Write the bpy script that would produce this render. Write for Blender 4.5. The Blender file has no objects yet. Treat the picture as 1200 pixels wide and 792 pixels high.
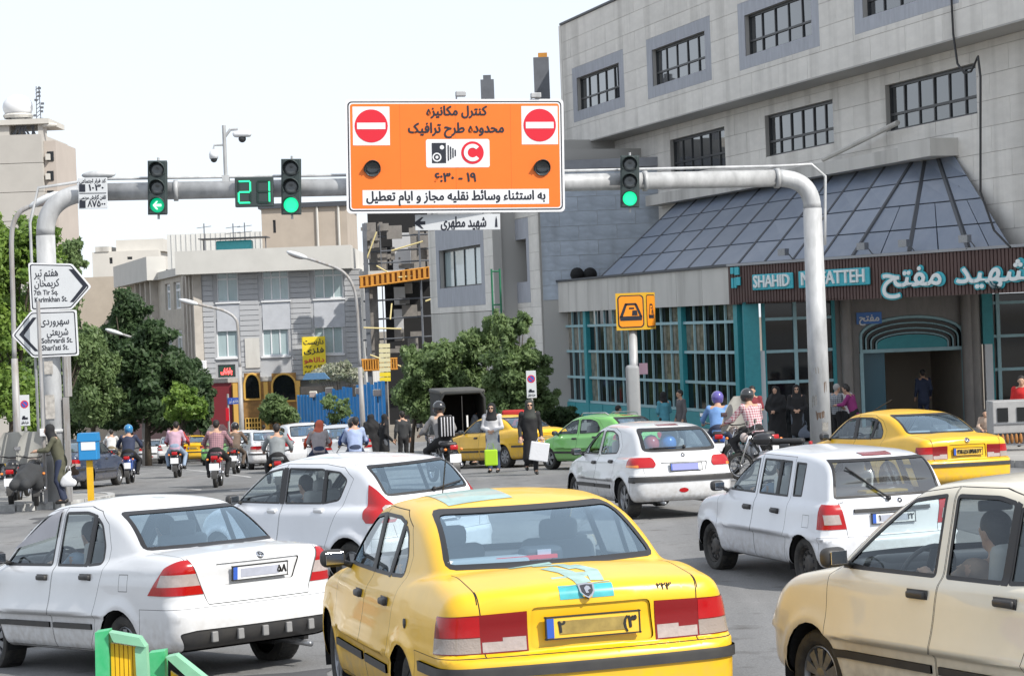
import bpy, bmesh, math, random
import numpy as np
from mathutils import Vector, Matrix
random.seed(7); RNG = np.random.default_rng(7)
SC = bpy.context.scene
COL = SC.collection
PI = math.pi

# ------------------------------------------------------------------ camera
FPX = 2400.0
CAMZ = 2.4
rho = math.radians(2.2); dl = 20 / 2400
Fv = np.array([0, math.cos(dl), -math.sin(dl)]); U0 = np.array([0, math.sin(dl), math.cos(dl)]); R0 = np.array([1., 0, 0])
Rv = R0 * math.cos(rho) - U0 * math.sin(rho); Uv = U0 * math.cos(rho) + R0 * math.sin(rho)
cam = bpy.data.cameras.new('camera'); cam_o = bpy.data.objects.new('camera', cam); COL.objects.link(cam_o)
cam.sensor_width = 36; cam.lens = FPX / 1200 * 36; cam.clip_end = 6000; cam.clip_start = .1
cam_o.matrix_world = Matrix(((Rv[0], Uv[0], -Fv[0], 0), (Rv[1], Uv[1], -Fv[1], 0), (Rv[2], Uv[2], -Fv[2], CAMZ), (0, 0, 0, 1)))
SC.camera = cam_o

# ------------------------------------------------------------------ sky, sun, exposure
HZF, HZC = .88, (2.16, 2.32, 2.56, 1)
SUN = Vector((0.62, -0.50, 0.74)).normalized()
elev = math.asin(SUN.z)
wd = bpy.data.worlds.new('World'); SC.world = wd; wd.use_nodes = True
nt = wd.node_tree; bg = nt.nodes['Background']
sky = nt.nodes.new('ShaderNodeTexSky'); sky.sky_type = 'NISHITA'; sky.sun_disc = False
sky.sun_elevation = elev; sky.sun_rotation = math.atan2(SUN.x, SUN.y)
sky.air_density = 1.0; sky.dust_density = 0.7; sky.ozone_density = 2.5
hs_ = nt.nodes.new('ShaderNodeHueSaturation'); hs_.inputs['Saturation'].default_value = .55
hz = nt.nodes.new('ShaderNodeMix'); hz.data_type = 'RGBA'; hz.inputs[0].default_value = HZF; hz.inputs[7].default_value = HZC      # even white summer haze over the whole sky
nt.links.new(sky.outputs[0], hs_.inputs['Color']); nt.links.new(hs_.outputs[0], hz.inputs[6]); nt.links.new(hz.outputs[2], bg.inputs[0])
bg.inputs[1].default_value = 0.15
sl = bpy.data.lights.new('sun', 'SUN'); sl.energy = 2.0; sl.angle = math.radians(.6); sl.color = (1, .95, .87)
so = bpy.data.objects.new('sun', sl); COL.objects.link(so)
so.rotation_euler = (-SUN).to_track_quat('-Z', 'Y').to_euler(); so.location = (20, -10, 60)
SC.view_settings.view_transform = 'Standard'; SC.view_settings.look = 'None'
SC.view_settings.exposure = 1.36; SC.view_settings.gamma = 1
SC.cycles.max_bounces = 8; SC.cycles.transparent_max_bounces = 16

# ------------------------------------------------------------------ ground and pixel helpers
def gz(y, x=0.0):
    y = np.asarray(y, float)
    r = 0.25 - 0.025 * y - 0.00015 * y * y
    r = np.where(y > 150, -6.875 - 0.03 * (y - 150), r)
    r = np.where(y > 210, -8.675, r)
    return np.where(y < -20, 0.69, r) + .03 * np.clip(x, -8, 0) - .17 * np.exp(-((y - 20.5) / 5.5) ** 2)
def G(x, y): return float(gz(y, x))
def at(px, py, Y):                     # point on the plane y=Y seen at photo pixel
    d = Fv * FPX + Rv * (px - 600) + Uv * (396 - py)
    k = Y / d[1]; return Vector((d[0] * k, Y, CAMZ + d[2] * k))
def at_ground(px, py):                 # ground point seen at photo pixel
    Y = 3.
    while Y < 400:
        p = at(px, py, Y)
        if p.z < G(p.x, Y): return Vector((p.x, Y, G(p.x, Y)))
        Y += .05
    return p

# ------------------------------------------------------------------ materials
MATS = {}
def mat(name, col, rough=.6, metal=0., coat=0., spec=.5, noise=0., nscale=8., bump=0., bscale=60., col2=None, trans=0., emis=None, estr=0., sheen=0., two=None, stretch=None, streak=0., dust=0.):
    if name in MATS: return MATS[name]
    m = bpy.data.materials.new(name); m.use_nodes = True; t = m.node_tree; b = t.nodes['Principled BSDF']
    b.inputs['Base Color'].default_value = (*col, 1); b.inputs['Roughness'].default_value = rough
    b.inputs['Metallic'].default_value = metal; b.inputs['Coat Weight'].default_value = coat; b.inputs['Coat Roughness'].default_value = .04
    b.inputs['Specular IOR Level'].default_value = spec
    if emis: b.inputs['Emission Color'].default_value = (*emis, 1); b.inputs['Emission Strength'].default_value = estr
    src = None
    if noise or bump:
        tc = t.nodes.new('ShaderNodeTexCoord'); mp = t.nodes.new('ShaderNodeMapping')
        if stretch: mp.inputs['Scale'].default_value = stretch
        t.links.new(tc.outputs['Object'], mp.inputs[0]); src = mp.outputs[0]
    if noise:
        n = t.nodes.new('ShaderNodeTexNoise'); n.inputs['Scale'].default_value = nscale; n.inputs['Detail'].default_value = 6; n.inputs['Roughness'].default_value = .6
        t.links.new(src, n.inputs[0])
        r = t.nodes.new('ShaderNodeValToRGB'); r.color_ramp.elements[0].position = .3; r.color_ramp.elements[1].position = .7
        c2 = col2 or tuple(c * (1 - noise) for c in col)
        r.color_ramp.elements[0].color = (*c2, 1); r.color_ramp.elements[1].color = (*col, 1)
        t.links.new(n.outputs[0], r.inputs[0])
        oi = t.nodes.new('ShaderNodeObjectInfo'); hv = t.nodes.new('ShaderNodeHueSaturation')
        mr = t.nodes.new('ShaderNodeMapRange'); mr.inputs[3].default_value = 1 - noise * .3; mr.inputs[4].default_value = 1 + noise * .2
        t.links.new(oi.outputs['Random'], mr.inputs[0]); t.links.new(mr.outputs[0], hv.inputs['Value'])
        t.links.new(r.outputs[0], hv.inputs['Color']); t.links.new(hv.outputs[0], b.inputs['Base Color'])
    if bump:
        n = t.nodes.new('ShaderNodeTexNoise'); n.inputs['Scale'].default_value = bscale; n.inputs['Detail'].default_value = 4
        t.links.new(src, n.inputs[0]); bp = t.nodes.new('ShaderNodeBump'); bp.inputs['Strength'].default_value = bump; bp.inputs['Distance'].default_value = .01
        t.links.new(n.outputs[0], bp.inputs['Height']); t.links.new(bp.outputs[0], b.inputs['Normal'])
    if streak or dust:
        old = b.inputs['Base Color'].links[0].from_socket; ge = t.nodes.new('ShaderNodeNewGeometry' if streak else 'ShaderNodeTexCoord'); mp2 = t.nodes.new('ShaderNodeMapping'); n2 = t.nodes.new('ShaderNodeTexNoise'); n2.inputs['Detail'].default_value = 5
        mx2 = t.nodes.new('ShaderNodeMix'); mx2.data_type = 'RGBA'; t.links.new(ge.outputs['Position' if streak else 'Object'], mp2.inputs[0]); t.links.new(mp2.outputs[0], n2.inputs[0]); rm = t.nodes.new('ShaderNodeMapRange'); t.links.new(n2.outputs[0], rm.inputs[0]); t.links.new(old, mx2.inputs[6])
        if streak:      # rain streaks and soot running down a wall
            mp2.inputs['Scale'].default_value = (1.1, 1.1, .10); n2.inputs['Scale'].default_value = 1.; rm.inputs[1].default_value = .48; rm.inputs[2].default_value = .72; rm.inputs[4].default_value = streak; mx2.inputs[7].default_value = (.16, .15, .135, 1); t.links.new(rm.outputs[0], mx2.inputs[0])
        else:           # road dust thrown up over the sills
            mp2.inputs['Scale'].default_value = (3, 3, 3); rm.inputs[1].default_value = .3; rm.inputs[2].default_value = .7; sx = t.nodes.new('ShaderNodeSeparateXYZ'); t.links.new(ge.outputs['Object'], sx.inputs[0]); rz = t.nodes.new('ShaderNodeMapRange'); rz.inputs[1].default_value = .62; rz.inputs[2].default_value = .16; rz.inputs[4].default_value = dust; t.links.new(sx.outputs['Z'], rz.inputs[0])
            mu = t.nodes.new('ShaderNodeMath'); mu.operation = 'MULTIPLY'; t.links.new(rm.outputs[0], mu.inputs[0]); t.links.new(rz.outputs[0], mu.inputs[1]); t.links.new(mu.outputs[0], mx2.inputs[0]); mx2.inputs[7].default_value = (.27, .23, .18, 1)
        t.links.new(mx2.outputs[2], b.inputs['Base Color'])
    if two:        # back faces (the inside of a shell) take the colour of the inner trim
        b2 = t.nodes.new('ShaderNodeBsdfDiffuse'); b2.inputs[0].default_value = (*two, 1)
        ge = t.nodes.new('ShaderNodeNewGeometry'); mx = t.nodes.new('ShaderNodeMixShader'); out = t.nodes['Material Output']
        t.links.new(ge.outputs['Backfacing'], mx.inputs[0]); t.links.new(b.outputs[0], mx.inputs[1]); t.links.new(b2.outputs[0], mx.inputs[2])
        t.links.new(mx.outputs[0], out.inputs[0])
    MATS[name] = m; return m
def glassmat(name, tint, refl=(1, 1, 1), ior=1.5, base=.06, rough=.0, body=None, bodyw=0.):
    if name in MATS: return MATS[name]
    m = bpy.data.materials.new(name); m.use_nodes = True; t = m.node_tree; t.nodes.remove(t.nodes['Principled BSDF']); out = t.nodes['Material Output']
    tr = t.nodes.new('ShaderNodeBsdfTransparent'); tr.inputs[0].default_value = (*tint, 1)
    gl = t.nodes.new('ShaderNodeBsdfGlossy'); gl.inputs[0].default_value = (*refl, 1); gl.inputs['Roughness'].default_value = rough
    fr = t.nodes.new('ShaderNodeFresnel'); gb = t.nodes.new('ShaderNodeNewGeometry'); mi_ = t.nodes.new('ShaderNodeMapRange'); mi_.inputs[3].default_value = ior; mi_.inputs[4].default_value = 1 / ior   # a thin pane reflects alike from both sides
    t.links.new(gb.outputs['Backfacing'], mi_.inputs[0]); t.links.new(mi_.outputs[0], fr.inputs[0])
    ad = t.nodes.new('ShaderNodeMath'); ad.operation = 'ADD'; ad.inputs[1].default_value = base; ad.use_clamp = True
    mx = t.nodes.new('ShaderNodeMixShader'); t.links.new(fr.outputs[0], ad.inputs[0]); t.links.new(ad.outputs[0], mx.inputs[0])
    first = tr
    if bodyw:
        df = t.nodes.new('ShaderNodeBsdfDiffuse'); df.inputs[0].default_value = (*body, 1); m2 = t.nodes.new('ShaderNodeMixShader'); m2.inputs[0].default_value = bodyw
        t.links.new(tr.outputs[0], m2.inputs[1]); t.links.new(df.outputs[0], m2.inputs[2]); first = m2
    t.links.new(first.outputs[0], mx.inputs[1]); t.links.new(gl.outputs[0], mx.inputs[2]); t.links.new(mx.outputs[0], out.inputs[0])
    MATS[name] = m; return m

# ------------------------------------------------------------------ object helpers
def link(name, me, parent=None, mats=(), smooth=False, loc=None, rot=None, kind=None, label=None):
    for m in mats: me.materials.append(m)
    if smooth and len(me.polygons): me.polygons.foreach_set('use_smooth', [True] * len(me.polygons))
    o = bpy.data.objects.new(name, me); COL.objects.link(o)
    if parent is not None: o.parent = parent
    if loc is not None: o.location = loc
    if rot is not None: o.rotation_euler = rot
    if kind: o['kind'] = kind
    if label: o['label'] = label
    return o
def empty(name, label, cat, loc=(0, 0, 0), rot=(0, 0, 0), group=None):
    o = bpy.data.objects.new(name, None); COL.objects.link(o); o.empty_display_size = .2
    o.location = loc; o.rotation_euler = rot; o['label'] = label; o['category'] = cat
    if group: o['group'] = group
    return o
def tag(o, label, cat, group=None):
    o['label'] = label; o['category'] = cat
    if group: o['group'] = group
    return o
class MB:                               # mesh collector
    def __init__(s): s.v = []; s.f = []; s.mi = []; s.cur = 0
    def add(s, vs, fs, M=None):
        n = len(s.v)
        for v in vs: s.v.append(tuple(M @ Vector(v)) if M else tuple(v))
        for f in fs: s.f.append(tuple(i + n for i in f)); s.mi.append(s.cur)
        return s
    def box(s, lo, hi, M=None):
        (a, b, c), (d, e, f) = lo, hi
        return s.add([(a, b, c), (d, b, c), (d, e, c), (a, e, c), (a, b, f), (d, b, f), (d, e, f), (a, e, f)],
                     [(0, 3, 2, 1), (4, 5, 6, 7), (0, 1, 5, 4), (1, 2, 6, 5), (2, 3, 7, 6), (3, 0, 4, 7)], M)
    def cbox(s, c, d, M=None): return s.box([c[i] - d[i] / 2 for i in range(3)], [c[i] + d[i] / 2 for i in range(3)], M)
    def rbox(s, c, d, r, M=None, n=2):  # box with rounded edges (superellipsoid-like by bevelled corners)
        bm = bmesh.new(); bmesh.ops.create_cube(bm, size=1)
        for v in bm.verts: v.co = Vector((v.co.x * d[0], v.co.y * d[1], v.co.z * d[2]))
        bmesh.ops.bevel(bm, geom=bm.edges[:], offset=r, segments=n, profile=.5, affect='EDGES')
        bm.verts.ensure_lookup_table()
        s.add([(v.co.x + c[0], v.co.y + c[1], v.co.z + c[2]) for v in bm.verts], [[v.index for v in f.verts] for f in bm.faces], M); bm.free(); return s
    def tube(s, pts, r, n=8, M=None, cap=True):
        pts = [Vector(p) for p in pts]; rs = r if isinstance(r, (list, tuple)) else [r] * len(pts)
        vs = []; fs = []; up = None
        for i, p in enumerate(pts):
            t = (pts[min(i + 1, len(pts) - 1)] - pts[max(i - 1, 0)]).normalized()
            if up is None: up = Vector((0, 0, 1)) if abs(t.z) < .9 else Vector((1, 0, 0))
            a = t.cross(up).normalized(); b = a.cross(t).normalized(); up = b
            for k in range(n):
                q = 2 * PI * k / n; vs.append(p + (a * math.cos(q) + b * math.sin(q)) * rs[i])
        for i in range(len(pts) - 1):
            for k in range(n):
                k2 = (k + 1) % n; fs.append((i * n + k, i * n + k2, (i + 1) * n + k2, (i + 1) * n + k))
        if cap: fs.append(tuple(range(n - 1, -1, -1))); m = (len(pts) - 1) * n; fs.append(tuple(m + k for k in range(n)))
        return s.add(vs, fs, M)
    def lathe(s, prof, n=24, M=None, ax='z'):   # prof: (r, h)
        vs = []; fs = []
        for r, h in prof:
            for k in range(n):
                q = 2 * PI * k / n; c, d = r * math.cos(q), r * math.sin(q)
                vs.append((c, d, h) if ax == 'z' else (h, c, d) if ax == 'x' else (d, h, c))
        for i in range(len(prof) - 1):
            for k in range(n):
                k2 = (k + 1) % n; fs.append((i * n + k, i * n + k2, (i + 1) * n + k2, (i + 1) * n + k))
        return s.add(vs, fs, M)
    def prism(s, poly, a, b, ax='y', M=None):   # polygon extruded along an axis
        def P(u, v, w): return (u, w, v) if ax == 'y' else (w, u, v) if ax == 'x' else (u, v, w)
        n = len(poly); vs = [P(u, v, a) for u, v in poly] + [P(u, v, b) for u, v in poly]
        fs = [tuple(range(n)), tuple(range(2 * n - 1, n - 1, -1))] + [(i, i + n, (i + 1) % n + n, (i + 1) % n) for i in range(n)]
        return s.add(vs, fs, M)
    def sphere(s, c, r, n=12, m=8, M=None):
        rr = r if isinstance(r, (tuple, list)) else (r, r, r); vs = []; fs = []
        for i in range(m + 1):
            a = PI * i / m
            for k in range(n):
                q = 2 * PI * k / n; vs.append((c[0] + rr[0] * math.sin(a) * math.cos(q), c[1] + rr[1] * math.sin(a) * math.sin(q), c[2] + rr[2] * math.cos(a)))
        for i in range(m):
            for k in range(n):
                k2 = (k + 1) % n; fs.append((i * n + k, (i + 1) * n + k, (i + 1) * n + k2, i * n + k2))
        return s.add(vs, fs, M)
    def mesh(s, name='m', fix=True):
        me = bpy.data.meshes.new(name); me.from_pydata(s.v, [], s.f); 
        if any(s.mi): me.polygons.foreach_set('material_index', s.mi)
        if fix:
            bm = bmesh.new(); bm.from_mesh(me); bmesh.ops.recalc_face_normals(bm, faces=bm.faces); bm.to_mesh(me); bm.free()
        me.update(); return me
    def obj(s, name, m, parent=None, smooth=False, **k):
        ms = m if isinstance(m, (list, tuple)) else [m]
        return link(name, s.mesh(name), parent, ms, smooth, **k)
def smooth_by_angle(o, deg=35):
    me = o.data; bm = bmesh.new(); bm.from_mesh(me)
    for f in bm.faces: f.smooth = True
    for e in bm.edges: e.smooth = not (len(e.link_faces) == 2 and e.calc_face_angle(0) > math.radians(deg))
    bm.to_mesh(me); bm.free(); return o
def copy_tree(o, parent=None, **props):
    c = o.copy(); COL.objects.link(c); c.parent = parent
    for k, v in props.items(): c[k] = v
    for ch in [q for q in o.children]: copy_tree(ch, c)
    return c
def TR(x=0, y=0, z=0, rz=0, rx=0, ry=0):
    return Matrix.Translation((x, y, z)) @ Matrix.Rotation(rz, 4, 'Z') @ Matrix.Rotation(rx, 4, 'X') @ Matrix.Rotation(ry, 4, 'Y')

# ------------------------------------------------------------------ writing
_FRM = {}
def _forms():
    one = {'ا': (0xFE8D, 2), 'آ': (0xFE81, 2), 'ب': (0xFE8F, 4), 'ت': (0xFE95, 4), 'ث': (0xFE99, 4), 'ج': (0xFE9D, 4), 'ح': (0xFEA1, 4), 'خ': (0xFEA5, 4),
           'د': (0xFEA9, 2), 'ذ': (0xFEAB, 2), 'ر': (0xFEAD, 2), 'ز': (0xFEAF, 2), 'س': (0xFEB1, 4), 'ش': (0xFEB5, 4), 'ص': (0xFEB9, 4), 'ض': (0xFEBD, 4),
           'ط': (0xFEC1, 4), 'ظ': (0xFEC5, 4), 'ع': (0xFEC9, 4), 'غ': (0xFECD, 4), 'ف': (0xFED1, 4), 'ق': (0xFED5, 4), 'ک': (0xFB8E, 4), 'گ': (0xFB92, 4),
           'ل': (0xFEDD, 4), 'م': (0xFEE1, 4), 'ن': (0xFEE5, 4), 'و': (0xFEED, 2), 'ه': (0xFEE9, 4), 'ی': (0xFBFC, 4), 'ئ': (0xFE89, 4), 'ء': (0xFE80, 1),
           'پ': (0xFB56, 4), 'چ': (0xFB7A, 4), 'ژ': (0xFB8A, 2)}
    return one
def fa(s):
    T = _forms(); out = []; n = len(s); i = 0
    for i, ch in enumerate(s):
        if ch not in T: out.append(ch); continue
        base, k = T[ch]
        prev = i > 0 and s[i - 1] in T and T[s[i - 1]][1] == 4
        nxt = k == 4 and i + 1 < n and s[i + 1] in T and T[s[i + 1]][1] != 1
        if k == 1: out.append(chr(base)); continue
        j = (2 if nxt else 0) + (1 if prev else 0)
        # isolated 0, final 1, initial 2, medial 3
        out.append(chr(base + j))
    r = ''.join(reversed(out))
    # digit runs keep their order
    import re
    return re.sub('[0-9۰-۹:.]+', lambda m: m.group(0)[::-1], r)
def text(s, size, m, parent=None, loc=(0, 0, 0), rot=(PI / 2, 0, 0), name='lettering', bold=0., depth=.002, width=None, align='CENTER', res=2, sx=1.):
    cu = bpy.data.curves.new('t', 'FONT'); cu.body = s; cu.size = size; cu.align_x = align; cu.align_y = 'CENTER'; cu.extrude = depth; cu.resolution_u = res
    o = bpy.data.objects.new('t', cu); COL.objects.link(o); bpy.context.view_layer.update()
    dg = bpy.context.evaluated_depsgraph_get(); me = bpy.data.meshes.new_from_object(o.evaluated_get(dg)); bpy.data.objects.remove(o)
    xs = [v.co.x for v in me.vertices]
    k = sx
    if width and xs: k = width / (max(xs) - min(xs))
    cx = (max(xs) + min(xs)) / 2 if xs and align == 'CENTER' else 0
    for v in me.vertices: v.co.x = (v.co.x - cx) * k
    if bold and len(me.vertices):          # heavier strokes: the same glyphs laid again a hair aside and a hair deeper
        V = [v.co.copy() for v in me.vertices]; F = [tuple(p.vertices) for p in me.polygons]; b = MB(); b.add(V, F); n = 12 if bold > .03 else 6
        for k in range(n):
            q = 2 * PI * k / n; b.add([(v.x + bold * math.cos(q), v.y + bold * math.sin(q), v.z - .0004 * (k + 1)) for v in V], F)
        me = b.mesh(name, fix=False)
    me.materials.clear()
    return link(name, me, parent, [m], loc=loc, rot=rot)
# ------------------------------------------------------------------ implicit surfaces
def smax(a, b, k): h = np.clip(.5 - .5 * (b - a) / k, 0, 1); return b + (a - b) * h + k * h * (1 - h)
def smin(a, b, k): h = np.clip(.5 + .5 * (b - a) / k, 0, 1); return b + (a - b) * h - k * h * (1 - h)
def pchip(pts):
    P = sorted(pts); x = np.array([p[0] for p in P], float); y = np.array([p[1] for p in P], float)
    h = np.diff(x); d = np.diff(y) / h; m = np.zeros(len(x)); m[0] = d[0]; m[-1] = d[-1]
    for i in range(1, len(x) - 1):
        if d[i - 1] * d[i] > 0:
            w1 = 2 * h[i] + h[i - 1]; w2 = h[i] + 2 * h[i - 1]; m[i] = (w1 + w2) / (w1 / d[i - 1] + w2 / d[i])
    xt = np.linspace(x[0], x[-1], 400); j = np.clip(np.searchsorted(x, xt) - 1, 0, len(h) - 1); t = (xt - x[j]) / h[j]
    yt = (2 * t**3 - 3 * t**2 + 1) * y[j] + (t**3 - 2 * t**2 + t) * h[j] * m[j] + (-2 * t**3 + 3 * t**2) * y[j + 1] + (t**3 - t**2) * h[j] * m[j + 1]
    dt = np.gradient(yt, xt)
    return lambda q: np.interp(q, xt, yt), lambda q: np.interp(q, xt, dt)
def surf(fn, lo, hi, h, newton=3):
    ax = [np.arange(lo[i], hi[i] + h, h) for i in range(3)]
    X, Y, Z = np.meshgrid(*ax, indexing='ij'); V = fn(X, Y, Z); ins = V < 0
    nc = [len(a) - 1 for a in ax]; S = np.zeros((*nc, 3)); N = np.zeros(nc); quads = []
    idx = np.arange(nc[0] * nc[1] * nc[2]).reshape(nc)
    for d in range(3):
        e, g = [o for o in range(3) if o != d]
        A = [slice(None)] * 3; B = [slice(None)] * 3; A[d] = slice(0, -1); B[d] = slice(1, None); A, B = tuple(A), tuple(B)
        M = ins[A] != ins[B]; va, vb = V[A], V[B]; t = np.where(M, va / np.where(M, va - vb, 1), 0)
        P = np.stack([X[A], Y[A], Z[A]], -1); P[..., d] += t * h
        for s1 in (0, 1):
            for s2 in (0, 1):
                E = [slice(None)] * 3; E[e] = slice(1, None) if s1 else slice(0, -1); E[g] = slice(1, None) if s2 else slice(0, -1)
                m = M[tuple(E)]; S += P[tuple(E)] * m[..., None]; N += m
        E = [slice(None)] * 3; E[e] = slice(1, -1); E[g] = slice(1, -1); m = M[tuple(E)]; io = ins[A][tuple(E)]
        def cid(a, b):
            K = [slice(None)] * 3; K[e] = slice(a, nc[e] - 1 + a); K[g] = slice(b, nc[g] - 1 + b); return idx[tuple(K)]
        q = np.stack([cid(0, 0), cid(1, 0), cid(1, 1), cid(0, 1)], -1)[m]; fl = io[m] if d != 1 else ~io[m]
        q[~fl] = q[~fl][:, ::-1]; quads.append(q)
    Q = np.concatenate(quads); ok = N.ravel() > 0; mp = -np.ones(ok.size, int); mp[ok] = np.arange(ok.sum())
    P = (S.reshape(-1, 3)[ok]) / N.ravel()[ok][:, None]; Q = mp[Q]; Q = Q[(Q >= 0).all(1)]
    P0 = P.copy()
    for _ in range(newton):
        v, g = grad(fn, P); n2 = (g * g).sum(1); st = np.clip(v / np.maximum(n2, .05), -h, h); P = P - g * st[:, None]
    far = np.linalg.norm(P - P0, axis=1) > 1.2 * h; P[far] = P0[far]
    return P, Q
def grad(fn, P, e=2e-3):
    v = fn(P[:, 0], P[:, 1], P[:, 2]); g = np.zeros_like(P)
    for d in range(3):
        q = P.copy(); q[:, d] += e; a = fn(q[:, 0], q[:, 1], q[:, 2]); q[:, d] -= 2 * e; g[:, d] = (a - fn(q[:, 0], q[:, 1], q[:, 2])) / (2 * e)
    return v, g
def me_from(P, Q, name='m'):
    me = bpy.data.meshes.new(name); me.from_pydata(P.tolist() if hasattr(P, 'tolist') else P, [], Q.tolist() if hasattr(Q, 'tolist') else Q); me.update(); return me
def set_normals(me, fn):
    P = np.zeros(len(me.vertices) * 3); me.vertices.foreach_get('co', P); P = P.reshape(-1, 3)
    _, g = grad(fn, P, 1.5e-3); g /= np.maximum(np.linalg.norm(g, axis=1), 1e-6)[:, None]
    me.polygons.foreach_set('use_smooth', [True] * len(me.polygons)); me.normals_split_custom_set_from_vertices(g.tolist())
# ------------------------------------------------------------------ cars: shell from profiles, cut into panels, glass and lamps
def ccw(p):
    a = sum(p[i][0] * p[(i + 1) % len(p)][1] - p[(i + 1) % len(p)][0] * p[i][1] for i in range(len(p)))
    return list(p) if a > 0 else list(reversed(p))
def offset_poly(p, d):
    p = ccw(p); n = len(p); out = []
    for i in range(n):
        a, b, c = Vector(p[i - 1]), Vector(p[i]), Vector(p[(i + 1) % n])
        u = (b - a).normalized(); v = (c - b).normalized(); n1 = Vector((u.y, -u.x)); n2 = Vector((v.y, -v.x))
        m = (n1 + n2); k = d / max(.35, (1 + n1.dot(n2)) / 1) ; out.append(tuple(b + m * k))
    return out
def fillet(p, r, n=3):
    p = ccw(p); out = []; N = len(p); rr = r if isinstance(r, (list, tuple)) else [r] * N
    for i in range(N):
        a, b, c = Vector(p[i - 1]), Vector(p[i]), Vector(p[(i + 1) % N]); q = rr[i]
        u = (a - b); v = (c - b); q = min(q, u.length * .45, v.length * .45); s = b + u.normalized() * q; e = b + v.normalized() * q
        if q < .004: out.append(tuple(b)); continue
        for k in range(n + 1):
            t = k / n; out.append(tuple(s * (1 - t)**2 + b * 2 * t * (1 - t) + e * t * t))
    return out
def inpoly(x, y, p):
    r = False; n = len(p); j = n - 1
    for i in range(n):
        xi, yi = p[i]; xj, yj = p[j]
        if (yi > y) != (yj > y) and x < (xj - xi) * (y - yi) / (yj - yi) + xi: r = not r
        j = i
    return r
AX = {'x': (1, 2), 'y': (0, 2), 'z': (0, 1)}
class Carver:
    def __init__(s, P, Q, fn):
        s.fn = fn; s.bm = bmesh.new(); me = me_from(P, Q); s.bm.from_mesh(me); bpy.data.meshes.remove(me)
        s.lay = s.bm.faces.layers.int.new('pid'); s.n = 0; s.meta = {}
    def region(s, name, m, polys, side=0, filt=None, off=0., skirt=.01, on=None, pid=None, parent=None, label=None):
        if pid is None: s.n += 1; pid = s.n; s.meta[pid] = dict(name=name, mat=m, off=off, skirt=skirt, parent=parent, label=label)
        PL = {}
        for a, p in polys.items():
            p = [(u * (side or 1), v) for u, v in p] if a in 'yz' and side else p
            PL[a] = ccw(p)
        lo = [-9] * 3; hi = [9] * 3
        for a, p in PL.items():
            for k in (0, 1): i = AX[a][k]; lo[i] = max(lo[i], min(q[k] for q in p) - .05); hi[i] = min(hi[i], max(q[k] for q in p) + .05)
        lay = s.lay; fs = []
        for f in s.bm.faces:
            if on is not None and f[lay] not in on: continue
            c = f.calc_center_median()
            if lo[0] < c.x < hi[0] and lo[1] < c.y < hi[1] and lo[2] < c.z < hi[2] and (filt is None or filt(c, f.normal)): fs.append(f)
        for a, p in PL.items():
            i, j = AX[a]
            for k in range(len(p)):
                u, v = p[k], p[(k + 1) % len(p)]; co = [0, 0, 0]; co[i], co[j] = u; no = [0, 0, 0]; no[i], no[j] = v[1] - u[1], -(v[0] - u[0])
                # only faces near this edge
                es = set(); vs = set()
                for f in fs: es.update(f.edges); vs.update(f.verts)
                r = bmesh.ops.bisect_plane(s.bm, geom=list(fs) + list(es) + list(vs), dist=1e-4, plane_co=co, plane_no=Vector(no).normalized())
                fs = [g for g in r['geom'] if isinstance(g, bmesh.types.BMFace)]
        cnt = 0
        for f in fs:
            c = f.calc_center_median()
            if all(inpoly(c[AX[a][0]], c[AX[a][1]], p) for a, p in PL.items()): f[lay] = pid; cnt += 1
        return pid
    def remove(s, pid):
        bmesh.ops.delete(s.bm, geom=[f for f in s.bm.faces if f[s.lay] == pid], context='FACES')
    def pieces(s, root, body_mat, gap_mat, gaps=()):
        bm = s.bm; lay = s.lay; bm.verts.index_update(); P = np.array([v.co[:] for v in bm.verts]); _, g = grad(s.fn, P, 1.5e-3)
        g /= np.maximum(np.linalg.norm(g, axis=1), 1e-6)[:, None]
        groups = {}
        for f in bm.faces:
            groups.setdefault(0 if f[lay] in gaps else f[lay], []).append((tuple(v.index for v in f.verts), f[lay] in gaps))
        objs = {}
        order = sorted(groups, key=lambda q: (0 if q == 0 else 1 if not s.meta[q]['parent'] else 2))
        for pid in order:
            fl = groups[pid]; mt = s.meta.get(pid, dict(name='body', mat=body_mat, off=0, skirt=0.02, parent=None, label=None))
            used = sorted({i for f, _ in fl for i in f}); mp = {v: k for k, v in enumerate(used)}
            idx = np.array(used); V = P[idx] + g[idx] * mt['off']; Nn = g[idx]; n = len(used)
            F = [tuple(mp[i] for i in f) for f, _ in fl]; mi = [1 if q else 0 for _, q in fl]; LN = [Nn[i] for f in F for i in f]
            cnt = {}
            for f in F:
                for k in range(len(f)):
                    e = (f[k], f[(k + 1) % len(f)]); cnt[e] = cnt.get(e, 0) + 1
            bd = [e for e in cnt if (e[1], e[0]) not in cnt]
            if mt['skirt'] and bd:
                bv = sorted({i for e in bd for i in e}); b2 = {v: n + k for k, v in enumerate(bv)}
                V = np.concatenate([V, V[bv] - Nn[bv] * (mt['skirt'] + max(0, mt['off']))])
                for a, b in bd:
                    F.append((b, a, b2[a], b2[b])); mi.append(mi[0] if pid else 1)
                    nn = np.cross(V[a] - V[b], Vector(V[b2[b]]) - Vector(V[b])); nn = nn / max(1e-9, np.linalg.norm(nn)); LN += [-nn] * 4
            me = me_from(V, F, mt['name']); mats = [mt['mat']] + ([gap_mat] if pid == 0 else [])
            me.polygons.foreach_set('use_smooth', [True] * len(F))
            if pid == 0: me.polygons.foreach_set('material_index', mi)
            try: me.normals_split_custom_set([tuple(q) for q in LN])
            except Exception as ex: print('normals', ex)
            par = objs.get(mt['parent'], root) if mt['parent'] else root
            objs[pid] = link(mt['name'], me, par, mats, label=mt['label'])
        bm.free(); return objs

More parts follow.
